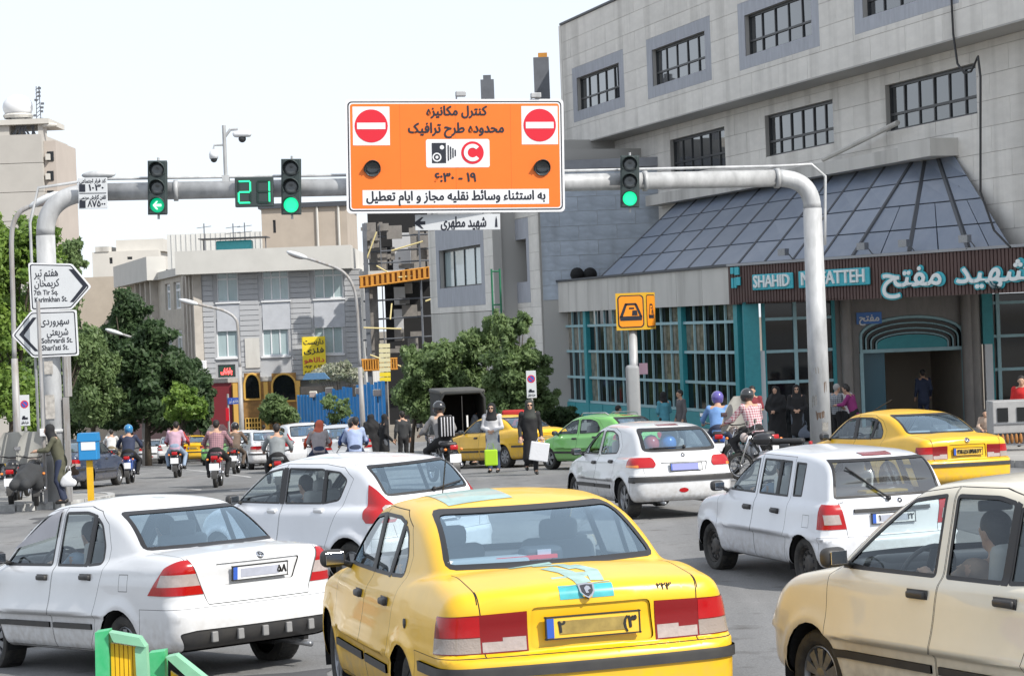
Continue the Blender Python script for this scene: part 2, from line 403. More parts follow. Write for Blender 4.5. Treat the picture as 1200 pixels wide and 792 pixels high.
def car_fn(S):
    zl, dzl = pchip(S['low']); zg, dzg = pchip(S['top']); yr, _ = pchip(S['rear']); yf, _ = pchip(S['front'])
    wp, _ = pchip(S['plan']); ws, _ = pchip(S['sec']); wg, _ = pchip(S['gplan'])
    tum = S.get('tum', .32); belt = S['belt']; rc = S.get('rc', .10); fc = S.get('fc', .28); gc = S.get('gc', .10); gm = S.get('gm', -.1); kb = S.get('kb', .07)
    ax_ = S['axles']; R = S['arch']
    def fn(x, y, z):
        ax = np.abs(x); w = wp(y) + ws(z)
        fl = 0
        for ya in ax_:
            d = np.hypot(y - ya, z - S['R']); fl = fl + S.get('flare', .018) * np.exp(-((d - R - .02) / .055) ** 2)
        for (yc, zc, sy, sz, am) in S.get('bulge', ()): fl = fl + am * np.exp(-((y - yc) / sy) ** 2 - ((z - zc) / sz) ** 2)
        for (z0, sz, am) in S.get('crease', ()): fl = fl + am * np.exp(-((z - z0) / sz) ** 2)
        a = ax - w - fl
        b = (z - zl(y) + S.get('crown', .045) * (ax / .8) ** 2) / np.sqrt(1 + np.minimum(dzl(y), 3) ** 2)
        r = yr(z) + rc * ax * ax - y; f = y - yf(z) + fc * ax * ax
        lo = smax(a, b, kb); lo = smax(lo, r, S.get('kr', .16)); lo = smax(lo, f, .22); lo = smax(lo, S.get('clear', .19) - z + .05 * (y / 2) ** 4, .10)
        yy = gm + (y - gm) * (1 + gc * ax * ax)
        gt = (z - zg(yy) + S.get('gcrown', .05) * (ax / .6) ** 2) / np.sqrt(1 + np.minimum(np.abs(dzg(yy)), 3) ** 2)
        ga = (ax - (wg(y) - tum * (z - belt))) / math.sqrt(1 + tum * tum)
        gh = smax(smax(gt, ga, S.get('kg', .09)), np.maximum(.55 - z, np.maximum(r, f) + .05), .02)
        return smin(lo, gh, S.get('ku', .035))
    return fn
def side_x(fn, y, z, s=-1):
    lo, hi = 0.2, 1.2
    for _ in range(22):
        m = (lo + hi) / 2
        if fn(np.array([m]), np.array([y]), np.array([z]))[0] < 0: lo = m
        else: hi = m
    return s * lo
def end_y(fn, x, z, s=-1):
    lo, hi = 0.8, 3.0
    for _ in range(24):
        m = (lo + hi) / 2
        if fn(np.array([x]), np.array([s * m]), np.array([z]))[0] < 0: lo = m
        else: hi = m
    return s * lo
def top_z(fn, x, y):
    lo, hi = .5, 2.
    for _ in range(22):
        m = (lo + hi) / 2
        if fn(np.array([x]), np.array([y]), np.array([m]))[0] < 0: lo = m
        else: hi = m
    return lo
M_TYRE = mat('tyre rubber', (.018, .018, .02), .75, bump=.3, bscale=90, noise=.3, nscale=20, col2=(.05, .047, .04))
M_RUB = mat('black rubber', (.02, .02, .022), .5)
M_PLA = mat('black plastic', (.032, .032, .035), .5, noise=.3, nscale=9, col2=(.05, .048, .045))
M_CHR = mat('chrome', (.7, .7, .72), .15, 1.)
M_STEEL = mat('wheel steel', (.35, .36, .38), .35, .7, noise=.3, nscale=30)
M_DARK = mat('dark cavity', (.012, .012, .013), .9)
M_SEAT = mat('seat fabric', (.30, .29, .28), .9, bump=.3, bscale=200)
M_SEATC = mat('pale seat cover', (.55, .54, .52), .9)
M_DASH = mat('dashboard', (.07, .07, .075), .6)
M_GLS = glassmat('car glass', (.86, .92, .92), refl=(.85, .93, 1), ior=1.45, base=.02)
M_GLSD = glassmat('dusty rear glass', (.66, .80, .90), refl=(.68, .86, 1), ior=1.5, base=.19, body=(.32, .42, .50), bodyw=.06)
M_RED = mat('red lamp lens', (.42, .004, .007), .2, coat=.35, noise=.15, nscale=120)
M_DRED = mat('dark red lamp lens', (.20, .004, .006), .2, coat=.35)
M_CLR = mat('clear lamp lens', (.44, .37, .35), .15, coat=.7, bump=.2, bscale=90, noise=.2, nscale=30)
M_ORG = mat('amber lens', (.8, .22, .02), .2, coat=1.)
M_WHITEP = mat('white plate', (.75, .76, .78), .5)
M_YELP = mat('yellow plate', (.85, .52, .05), .5)
M_BLUEP = mat('plate blue', (.03, .10, .45), .5)
M_PLTXT = mat('plate ink', (.02, .02, .02), .6)
M_SMEAR = mat('plate grey panel', (.42, .44, .52), .6, noise=.2, nscale=12)
M_SMEARY = mat('plate brown panel', (.36, .26, .07), .6, noise=.45, nscale=14)
def paint(name, c, dirt=.10, two=(.20, .195, .185), rough=.32, coat=.7):
    return mat(name, c, rough, coat=coat, noise=dirt, nscale=1.6, two=two, dust=.75)
P_WHITE = paint('white car paint', (.68, .69, .705)); P_YEL = paint('taxi yellow paint', (.86, .50, .012), .16, rough=.34, coat=.28)
P_CREAM = paint('cream white car paint', (.77, .71, .575), .10); P_GREEN = paint('light green car paint', (.20, .55, .13))
P_BLUE = paint('bluish white car paint', (.68, .70, .74))

def wheel(root, x, y, R, style, M=None, wdt=.185, rimm=None):
    s = -1 if x < 0 else 1
    T = TR(x, y, R) @ (Matrix.Rotation(0 if s < 0 else PI, 4, 'Z'))
    ri = R * .66; ho = MB(); ho.lathe([(.0, .02), (ri * .9, .02), (ri * .96, .07), (ri * .96, .15)], 24, ax='x')
    w = ho.obj('wheel', M_DARK, root, True); w.matrix_local = T
    t = MB(); e = -wdt / 2 + .08
    t.lathe([(ri * .97, e + .02), (ri * 1.02, e - .005), (ri * 1.18, e - .022), (R * .93, e - .016), (R * .985, e + .004), (R, e + .03), (R, e + wdt * .5), (R, e + wdt - .03), (R * .985, e + wdt), (ri * 1.1, e + wdt + .02), (ri, e + wdt)], 36, ax='x')
    for k in range(36):
        q = 2 * PI * k / 36; t.cbox((e + wdt / 2, 0, R + .001), (wdt * .8, .012, .006), Matrix.Rotation(q, 4, 'X'))
    o = t.obj('tyre', M_TYRE, w, True); smooth_by_angle(o, 40)
    r = MB(); x0 = e + .01
    r.lathe([(ri * .99, x0 + .05), (ri * 1.0, x0 - .004), (ri * .95, x0 - .012), (ri * .9, x0 + .004), (ri * .86, x0 + .03)], 36, ax='x')
    if style == 'steel':
        r.lathe([(ri * .87, x0 + .03), (ri * .72, x0 + .012), (ri * .55, x0 + .02), (ri * .38, x0 - .002), (ri * .3, x0 - .004), (0, x0 - .006)], 32, ax='x')
        n = 10
        h = MB()
        for k in range(n):
            q = 2 * PI * k / n; h.lathe([(.0, x0 + .008), (.018, x0 + .008), (.019, x0 + .013)], 8, Matrix.Rotation(q, 4, 'X') @ Matrix.Translation((0, 0, ri * .64)), ax='x')
        h.obj('vent_holes', M_DARK, w)['kind'] = 'stuff'
    else:
        n = {'cap': 8, 'spoke': 10, 'star': 5}[style]
        for k in range(n):
            q = 2 * PI * k / n; wd_ = ri * (1.6 / n) if style != 'star' else ri * .24
            r.prism([(-wd_ * .45, ri * .15), (wd_ * .45, ri * .15), (wd_ * 1.05, ri * .88), (-wd_ * 1.05, ri * .88)], x0 - .006, x0 + .012, 'x', Matrix.Rotation(q, 4, 'X'))
        r.lathe([(ri * .3, x0 + .012), (ri * .27, x0 - .012), (ri * .1, x0 - .02), (0, x0 - .02)], 24, ax='x')
    o = r.obj('rim', rimm or M_STEEL, w, True); smooth_by_angle(o, 40)
    return w

def plate(root, fn, x, z, w=.50, h=.11, yellow=False, left='', right='', name='number_plate', tilt=None):
    y = end_y(fn, x, z); y2 = end_y(fn, x, z + .06); y1 = end_y(fn, x, z - .06); t = math.atan2(y2 - y1, .12) if tilt is None else tilt
    b = MB().rbox((0, 0, 0), (w, .012, h), .004); o = b.obj(name, M_YELP if yellow else M_WHITEP, root)
    o.matrix_local = TR(x, y - .014, z, rx=-t)
    fr = MB()
    for c, d in (((0, 0, h / 2), (w + .016, .02, .007)), ((0, 0, -h / 2), (w + .016, .02, .007)), ((-w / 2, 0, 0), (.007, .02, h + .01)), ((w / 2, 0, 0), (.007, .02, h + .01))): fr.cbox(c, d)
    fr.obj('plate_frame', M_PLTXT, o)
    MB().cbox((-w / 2 + .022, -.008, 0), (.040, .004, h - .012)).obj('blue_band', M_BLUEP, o)
    MB().cbox((-.005, -.008, 0), (w * .70, .004, h * .62)).obj('middle_panel', M_SMEARY if yellow else M_SMEAR, o)
    if left: text(left, h * .75, M_PLTXT, o, (-w / 2 + .085, -.010, 0), bold=.004, name='digits')
    if right: text(right, h * .75, M_PLTXT, o, (w / 2 - .055, -.010, 0), bold=.004, name='digits')
    return o

def interior(root, S, cover=None, rear=True, wheel_side=-1, heads=True):
    b = S['belt']; yb = S['gy']  # (rear glass base y, windscreen base y)
    sm = cover or M_SEAT
    fb = MB().rbox((0, yb[1] - .10, b - .10), (1.30, .45, .22), .06); fb.rbox((-.37, yb[1] - .2, b - .02), (.42, .2, .12), .05); fb.obj('dashboard', M_DASH, root, True)
    fl = MB().cbox((0, 0, .30), (1.3, 2.6, .05)); fl.cbox((0, yb[0] + .25, b - .10), (1.25, .5, .03)); fl.obj('floor_pan', M_DASH, root)
    for sx in (-1, 1):
        st = MB().rbox((sx * .36, .12, .52), (.50, .5, .16), .05); T = TR(sx * .36, -.16, .56, rx=math.radians(10))
        st.rbox((0, 0, .28), (.48, .13, .62), .05, T); o = st.obj('seat', sm, root, True)
        if heads: MB().rbox((0, .0, .64), (.25, .09, .14), .04, T).obj('headrest', sm, o, True)
    rs = MB().rbox((0, yb[0] + .75, .50), (1.22, .5, .18), .05); rs.rbox((0, 0, .27), (1.20, .14, .52), .05, TR(0, yb[0] + .50, .52, rx=math.radians(14))); rs.obj('rear_seat', sm, root, True)
    sw = MB(); n = 28
    T = TR(wheel_side * .37, yb[1] - .42, b - .06, rx=math.radians(-62))
    pts = [(.185 * math.cos(2 * PI * k / n), .185 * math.sin(2 * PI * k / n), 0) for k in range(n + 1)]
    sw.tube(pts, .014, 6, T, cap=False); sw.rbox((0, 0, .0), (.36, .05, .02), .008, T); sw.rbox((0, -.08, 0), (.05, .18, .02), .008, T); sw.obj('steering_wheel', M_DASH, root, True)
    mr = MB().rbox((0, S['mirror_y'], S['mirror_z']), (.24, .03, .065), .012); mr.obj('rear_view_mirror', M_DASH, root)

def build_car(S, root, pm, hero=True, h=.040):
    fn = car_fn(S); L2 = S['L'] / 2 + .12
    P, Q = surf(fn, (-1.02, -L2, .10), (1.02, L2, S['H'] + .08), h)
    K = Carver(P, Q, fn)
    R = S['R']; A = S['arch']; gaps = []
    for ya in S['axles']:
        c = [(ya + A * math.cos(2 * PI * k / 26), R + .0 + A * math.sin(2 * PI * k / 26)) for k in range(26)]
        pid = K.region('hole', None, {'x': c}, filt=lambda q, n: abs(q.x) > .42); K.remove(pid)
    side = lambda q, n: abs(n.x) > .35
    both = (-1, 1)
    dpid = {}
    for i, d in enumerate(S['doors']):
        gp = K.region('gap', None, {'x': offset_poly(d, .005)}, filt=lambda q, n: abs(n.x) > .25 and abs(q.x) > .35, on=(0,)); gaps.append(gp)
        for s in both:
            dpid[i, s] = K.region('door', pm, {'x': d}, filt=lambda q, n, s=s: q.x * s > .3 and abs(n.x) > .25, on=(gp,), skirt=.012)
    for i, (poly, rad, di) in enumerate(S['windows']):
        p = fillet(poly, rad)
        for s in both:
            par = dpid.get((di, s)) if di is not None else None
            sp = K.region('window_seal', M_RUB, {'x': p}, filt=lambda q, n, s=s: q.x * s > .3 and abs(n.x) > .3, off=.001, skirt=.006, parent=par)
            K.region('side_window', M_GLS, {'x': offset_poly(p, -S.get('seal', .022))}, filt=lambda q, n, s=s: q.x * s > .3 and abs(n.x) > .3, on=(sp,), off=-.006, skirt=0, parent=sp)
    for (nm, poly, rad, cond, m) in S['glass']:
        p = fillet(poly, rad); sp = K.region('window_seal', M_RUB, {'y': p}, filt=cond, off=.001, skirt=.008)
        K.region(nm, m, {'y': offset_poly(p, -S.get('seal2', .028))}, filt=cond, on=(sp,), off=-.004, skirt=0, parent=sp)
    for (a, line, wd, cond) in S.get('seams', ()):
        for u, v in zip(line[:-1], line[1:]):
            d = (Vector(v) - Vector(u)).normalized() * .002; nn = Vector((-d.y, d.x)).normalized() * wd / 2; u_, v_ = Vector(u) - d, Vector(v) + d
            gaps.append(K.region('gap', None, {a: [tuple(u_ - nn), tuple(v_ - nn), tuple(v_ + nn), tuple(u_ + nn)]}, filt=cond, on=(0,)))
    for p in S.get('bars', ()):
        for s in both: K.region('window_bar', M_RUB, {'x': p}, filt=lambda q, n, s=s: q.x * s > .3 and abs(n.x) > .3, off=.002, skirt=.004)
    if 'cut' in S: S['cut'](K, pm, gaps)
    objs = K.pieces(root, pm, M_DARK, set(gaps))
    for ya in S['axles']:
        n = 20
        for s in both:
            b = MB()
            xo = abs(side_x(fn, ya, R + A + .03)) - .03
            vs = []; fs = []
            for k in range(n + 1):
                q = PI * 1.16 * k / n - .25
                for xx in (xo, .45): vs.append((s * xx, ya + (A + .012) * math.cos(q), R + (A + .012) * math.sin(q)))
            for k in range(n): fs.append((2 * k, 2 * k + 1, 2 * k + 3, 2 * k + 2))
            b.add(vs, fs); b.prism([(ya - A, .2), (ya + A, .2), (ya + A, R + A * .7), (ya + A * .5, R + A), (ya - A * .5, R + A), (ya - A, R + A * .7)], s * .44, s * .46, 'x')
            b.obj('wheel_arch_liner', M_DARK, root)
        for s in both:
            xw = abs(side_x(fn, ya, R + A + .04)) - S.get('wheel_in', .02); rm = S.get('rim_mat'); wheel(root, s * (xw - .06), ya, R, S.get('rim', 'cap'), rimm=rm)
    # door handles
    for i, (hy, hz) in enumerate(S['handles']):
        for s in both:
            x = side_x(fn, hy, hz, s); par = objs.get(dpid[i, s], root)
            bz = MB().rbox((x + s * .012, hy, hz), (.035, .165, .042), .012); bz.cbox((x + s * .002, hy, hz), (.006, .19, .06))
            bz.obj('door_handle', S.get('handle_mat', M_PLA), par, True)
    # mirrors
    for s in both:
        my, mz = S['mirror']; x = side_x(fn, my - .05, mz - .05, s); T = TR(x + s * .115, my, mz + .03, rz=s * math.radians(-10))
        b = MB().rbox((0, .01, 0), (.17, .10, .118), .045, T, n=4); b.tube([(x - s * .02, my + .02, mz - .03), (x + s * .06, my + .01, mz + .005)], .02, 8)
        o = b.obj('wing_mirror', S.get('mirror_mat', M_PLA), root, True)
        MB().rbox((0, -.042, 0), (.125, .004, .078), .0015, T).obj('mirror_glass', M_CHR, o)
    ex = MB().tube([(S.get('exx', -.42), -S['L'] / 2 + .55, .25), (S.get('exx', -.42), -S['L'] / 2 + .03, .22)], .024, 10); ex.obj('exhaust_pipe', M_STEEL, root, True)
    if hero: interior(root, S, S.get('cover'))
    return fn, objs
# ------------------------------------------------------------------ the car models
M_TURQ = mat('turquoise taxi decal', (.05, .42, .46), .35, coat=.5, noise=.35, nscale=5)
REARC = lambda q, n: q.y < -.35 and n.y < -.12
FRONTC = lambda q, n: q.y > .1 and n.y > .1
def YB(y0, z0, z1, y1=-2.8): return [(y1, z0), (y0, z0), (y0, z1), (y1, z1)]
def bumper(K, pm, gaps, y0, zt, strip=None, ybump=None, sm=None):
    p = [(-2.8, .0), (y0, .0), (y0, zt), (-2.8, zt)]
    g = K.region('gap', None, {'x': offset_poly(p, .004)}, filt=lambda q, n: q.y < -1.2, on=(0,)); gaps.append(g)
    b = K.region('rear_bumper', pm, {'x': p}, filt=lambda q, n: q.y < -1.2, on=(g,), skirt=.015)
    if strip: K.region('bumper_strip', sm or M_PLA, {'x': YB(ybump if ybump else y0 + .1, strip[0], strip[1])}, filt=lambda q, n: q.y < -1.2 and abs(n.z) < .8, on=(b,), off=.016, skirt=.02, parent=b)
    return b
def two(K, name, m, polys, **k):
    return {s: K.region(name, m, polys, side=s, filt=lambda q, n, s=s: q.x * s > .05, **{a: (b[s] if isinstance(b, dict) else b) for a, b in k.items()}) for s in (-1, 1)}
def lens(K, name, m, polys, par, off=.006, skirt=.01):
    return {s: K.region(name, m, polys, side=s, filt=lambda q, n, s=s: q.x * s > .05, on=(par[s],), off=off, skirt=skirt, parent=par[s]) for s in (-1, 1)}

def cut_samand(K, pm, gaps):
    bumper(K, pm, gaps, -1.52, .655, (.555, .61), -1.62)
    for a, ln, w in (('y', [(.615, 1.06), (.59, .655)], .007), ('z', [(.61, -1.5), (.62, -2.4)], .007)):
        for s in (-1, 1): gaps.append(K.region('gap', None, {a: [(ln[0][0] - w / 2, ln[0][1]), (ln[0][0] + w / 2, ln[0][1]), (ln[1][0] + w / 2, ln[1][1]), (ln[1][0] - w / 2, ln[1][1])]}, side=s, filt=(lambda q, n, s=s: q.y < -1.9 and q.x * s > 0 and n.y < -.3) if a == 'y' else (lambda q, n, s=s: q.z > .9 and q.x * s > 0 and n.z > .3 and q.y < -1.45), on=(0,)))
    Z = [(0, -3), (1.2, -3), (1.2, -1.93), (0, -2.0)]
    t = two(K, 'tail_light', M_DRED, {'y': [(.355, .675), (1, .675), (1, .87), (.355, .885)], 'z': Z}, off=.004, skirt=.02, on=(0,) + tuple(gaps))
    lens(K, 'red_lens', M_RED, {'y': [(.61, .765), (.80, .765), (.80, .87), (.61, .872)]}, t)
    lens(K, 'clear_lens', M_CLR, {'y': [(.365, .682), (.60, .682), (.60, .735), (.49, .735), (.49, .755), (.365, .755)]}, t)
    lens(K, 'smoked_lens', mat('smoked lens', (.30, .25, .22), .15, coat=1., bump=.4, bscale=90), {'y': [(.61, .68), (1, .68), (1, .760), (.61, .760)]}, t)
    r = K.region('plate_recess', pm, {'y': fillet([(-.345, .685), (.345, .685), (.33, .90), (-.33, .90)], .03)}, filt=REARC, on=(0,), off=-.014, skirt=.0)
SAMAND = dict(L=4.5, H=1.46, R=.305, arch=.352, belt=.97, axles=(-1.18, 1.49), clear=.20,
    low=[(-2.35, .95), (-2.22, .99), (-1.9, 1.045), (-1.6, 1.075), (-.9, 1.04), (.2, .99), (1.15, .985), (1.6, .92), (2.0, .82), (2.2, .70), (2.35, .60)],
    top=[(-2.05, .70), (-1.60, 1.045), (-.90, 1.375), (-.5, 1.44), (-.05, 1.462), (.38, 1.43), (.62, 1.355), (1.32, .99), (1.75, .72)],
    plan=[(-2.35, .79), (-2, .825), (-1, .855), (0, .86), (1, .855), (1.8, .83), (2.3, .77)],
    sec=[(.15, -.08), (.28, -.03), (.45, -.004), (.6, 0), (.8, -.014), (.9, -.04), (1.0, -.085), (1.15, -.13)],
    gplan=[(-2, .63), (-1.5, .69), (-.9, .745), (-.3, .77), (.6, .77), (1.2, .73), (1.5, .66)], crease=[(.66, .03, .006)],
    rear=[(.15, -2.02), (.28, -2.18), (.42, -2.245), (.60, -2.25), (.645, -2.235), (.675, -2.17), (.8, -2.165), (.93, -2.19), (1.0, -2.22), (1.1, -2.2)],
    front=[(.15, 2.08), (.35, 2.24), (.6, 2.24), (.75, 2.17), (.95, 1.95)],
    doors=[[(1.10, .27), (1.13, .60), (1.12, .94), (.50, 1.352), (.12, 1.385), (.06, 1.0), (.06, .27)],
           [(.045, .27), (.045, 1.0), (.10, 1.385), (-.40, 1.375), (-.70, 1.29), (-.88, 1.13), (-.86, .93), (-.815, .72), (-.75, .45), (-.62, .27)]],
    windows=[([(1.03, .985), (.46, 1.325), (.17, 1.35), (.12, .985)], .03, 0), ([(.035, .985), (.085, 1.35), (-.34, 1.345), (-.50, 1.32), (-.43, .99)], .03, 1),
             ([(-.475, .99), (-.545, 1.305), (-.66, 1.26), (-.79, 1.12), (-.79, 1.0)], .04, 1)],
    glass=[('rear_window', [(-.625, 1.07), (.625, 1.07), (.545, 1.385), (-.545, 1.385)], .06, lambda q, n: REARC(q, n) and abs(n.x) < .85, M_GLSD),
           ('windscreen', [(-.69, 1.0), (.69, 1.0), (.58, 1.40), (-.58, 1.40)], .06, lambda q, n: FRONTC(q, n) and abs(n.x) < .85, M_GLS)],
    handles=[(.24, .845), (-.60, .855)], bars=[[(-.425, .985), (-.495, 1.325), (-.550, 1.31), (-.478, .985)], [(.125, .985), (.172, 1.35), (.083, 1.35), (.033, .985)]], mirror=(.92, 1.0), mirror_y=.55, mirror_z=1.30, gy=(-1.45, 1.2), cut=cut_samand, rim='cap', exx=.45)
def side_mould(K, y0, y1, z0, z1, m=None, off=.014):
    for s in (-1, 1): K.region('side_moulding', m or M_PLA, {'x': [(y0, z0), (y1, z0), (y1, z1), (y0, z1)]}, filt=lambda q, n, s=s: q.x * s > .4 and abs(n.x) > .5, off=off, skirt=.02)
_c = SAMAND['cut']
def cut_samand2(K, pm, gaps):
    _c(K, pm, gaps); side_mould(K, .10, 1.08, .44, .49); side_mould(K, .0, -.70, .44, .49)
SAMAND['cut'] = cut_samand2

def cut_tiba(K, pm, gaps):
    bm_ = bumper(K, pm, gaps, -1.49, .62)
    K.region('bumper_grille', M_PLA, {'y': fillet([(-.66, .26), (.66, .26), (.74, .43), (.62, .45), (-.62, .45), (-.74, .43)], .03)}, filt=lambda q, n: n.y < -.1 and q.y < -1.6, on=(bm_,), off=-.012, skirt=0, parent=bm_)
    Z = {'x': [(-1.62, .735), (-2.8, .715), (-2.8, 1.03), (-1.93, 1.0), (-1.83, .95)], 'y': [(.50, .70), (1, .70), (1, 1.03), (.62, 1.03)]}
    for s in (-1, 1): gaps.append(K.region('gap', None, {'y': [(.625, 1.05), (.618, 1.05), (.47, .64), (.477, .64)]}, side=s, filt=lambda q, n, s=s: q.y < -1.85 and q.x * s > 0 and n.y < -.3, on=(0,)))
    gaps.append(K.region('gap', None, {'y': [(-.475, .638), (.475, .638), (.475, .645), (-.475, .645)]}, filt=REARC, on=(0,)))
    for s in (-1, 1): gaps.append(K.region('gap', None, {'z': [(.597, -1.4), (.603, -1.4), (.663, -2.4), (.657, -2.4)]}, side=s, filt=lambda q, n, s=s: q.z > .9 and q.x * s > 0 and n.z > .3 and q.y < -1.4, on=(0,)))
    t = two(K, 'tail_light', M_RED, Z, off=.006, skirt=.02, on=(0,) + tuple(gaps))
    lens(K, 'clear_lens', M_CLR, {'y': [(.50, .80), (1, .80), (1, .895), (.50, .895)], 'x': [(-1.75, .79), (-2.8, .79), (-2.8, .9), (-1.80, .9)]}, t)
    K.region('plate_recess', pm, {'y': fillet([(-.33, .78), (.33, .78), (.40, .955), (-.40, .955)], .02)}, filt=REARC, on=(0,), off=-.016, skirt=0)
    side_mould(K, .04, 1.06, .44, .485); side_mould(K, -.03, -.70, .44, .485)
    for s in (-1, 1): gaps.append(K.region('gap', None, {'x': [(-1.30, .76), (-1.30, .90), (-1.295, .90), (-1.295, .765), (-1.165, .765), (-1.165, .895), (-1.295, .895), (-1.295, .90), (-1.16, .90), (-1.16, .76)]}, filt=lambda q, n, s=s: s < 0 and q.x < 0 and abs(n.x) > .4, on=(0,)))
TIBA = dict(L=4.15, H=1.51, R=.285, arch=.33, belt=.98, axles=(-1.15, 1.27), clear=.235,
    low=[(-2.2, 1.02), (-2.03, 1.04), (-1.7, 1.065), (-1.4, 1.08), (-.9, 1.03), (.2, .99), (1.0, .985), (1.4, .94), (1.8, .84), (2.0, .72), (2.2, .55)],
    top=[(-1.95, .72), (-1.50, 1.045), (-.90, 1.40), (-.58, 1.475), (-.1, 1.512), (.30, 1.49), (.56, 1.40), (1.27, .975), (1.65, .72)],
    plan=[(-2.2, .76), (-1.9, .79), (-1, .82), (0, .825), (1, .82), (1.7, .79), (2.2, .72)],
    sec=[(.15, -.08), (.28, -.03), (.45, -.004), (.6, 0), (.8, -.01), (.92, -.035), (1.0, -.07), (1.15, -.12)],
    gplan=[(-2, .60), (-1.4, .66), (-.9, .72), (-.3, .745), (.6, .745), (1.2, .70), (1.5, .63)], crease=[(.93, .03, .006)],
    rear=[(.15, -1.90), (.28, -2.02), (.45, -2.08), (.58, -2.085), (.63, -2.05), (.68, -2.025), (.85, -2.03), (1.0, -2.06), (1.1, -2.0)], rc=.12,
    front=[(.15, 1.95), (.35, 2.07), (.6, 2.06), (.75, 1.99), (.95, 1.8)], fc=.34,
    doors=[[(.98, .27), (1.08, .42), (1.09, .91), (.46, 1.40), (.06, 1.447), (.01, 1.0), (.01, .27)],
           [(-.005, .27), (-.005, 1.0), (.045, 1.447), (-.34, 1.447), (-.56, 1.405), (-.74, 1.30), (-.86, 1.10), (-.87, .93), (-.80, .70), (-.74, .45), (-.60, .27)]],
    windows=[([(1.03, .955), (.44, 1.375), (.115, 1.412), (.065, .955)], .03, 0), ([(-.025, .955), (.03, 1.412), (-.34, 1.412), (-.50, 1.385), (-.53, .955)], .03, 1),
             ([(-.565, .955), (-.535, 1.372), (-.66, 1.30), (-.78, 1.12), (-.80, .97)], .04, 1)],
    glass=[('rear_window', [(-.625, 1.075), (.625, 1.075), (.545, 1.395), (-.545, 1.395)], .05, lambda q, n: REARC(q, n) and abs(n.x) < .85, M_GLSD),
           ('windscreen', [(-.67, 1.0), (.67, 1.0), (.56, 1.41), (-.56, 1.41)], .05, lambda q, n: FRONTC(q, n) and abs(n.x) < .85, M_GLS)],
    handles=[(.17, .86), (-.60, .87)], bars=[[(-.52, .955), (-.495, 1.387), (-.54, 1.372), (-.572, .955)]], mirror=(.90, 1.0), mirror_y=.5, mirror_z=1.30, gy=(-1.35, 1.1), cut=cut_tiba, rim='spoke', exx=.45)

def cut_sandero(K, pm, gaps):
    bumper(K, pm, gaps, -1.79, .66)
    for s in (-1, 1): K.region('pillar_trim', M_RUB, {'x': [(.005, 1.01), (.045, 1.42), (-.055, 1.42), (-.085, 1.01)]}, filt=lambda q, n, s=s: q.x * s > .3 and abs(n.x) > .3, off=.002, skirt=.004)
    t = two(K, 'tail_light', M_RED, {'x': [(-1.64, .88), (-1.70, .83), (-2.8, .83), (-2.8, 1.26), (-1.56, 1.24)], 'y': [(.60, .83), (1, .83), (1, 1.25), (.66, 1.25), (.61, 1.08), (.50, .94)]}, off=.006, skirt=.02, on=(0,))
    lens(K, 'clear_lens', M_CLR, {'y': [(.625 + .085 * math.cos(k * PI / 5), .935 + .078 * math.sin(k * PI / 5)) for k in range(10)]}, t, off=.012)
    for s in (-1, 1):
        for a, b in (((.70, 1.42), (.60, 1.24)), ((.62, .84), (.60, .66))):
            pass
        gaps.append(K.region('gap', None, {'y': [(.59, .66), (.597, .66), (.627, .80), (.62, .80)]}, side=s, filt=lambda q, n, s=s: REARC(q, n) and q.x * s > 0, on=(0,)))
        gaps.append(K.region('gap', None, {'x': [(-1.22, 1.50), (-1.214, 1.50), (-1.214, 1.44), (-1.22, 1.44)]}, filt=lambda q, n: True, on=(0,)))
    K.region('plate_recess', pm, {'y': fillet([(-.30, .76), (.30, .76), (.34, .92), (-.34, .92)], .03)}, filt=REARC, on=(0,), off=-.016, skirt=0)
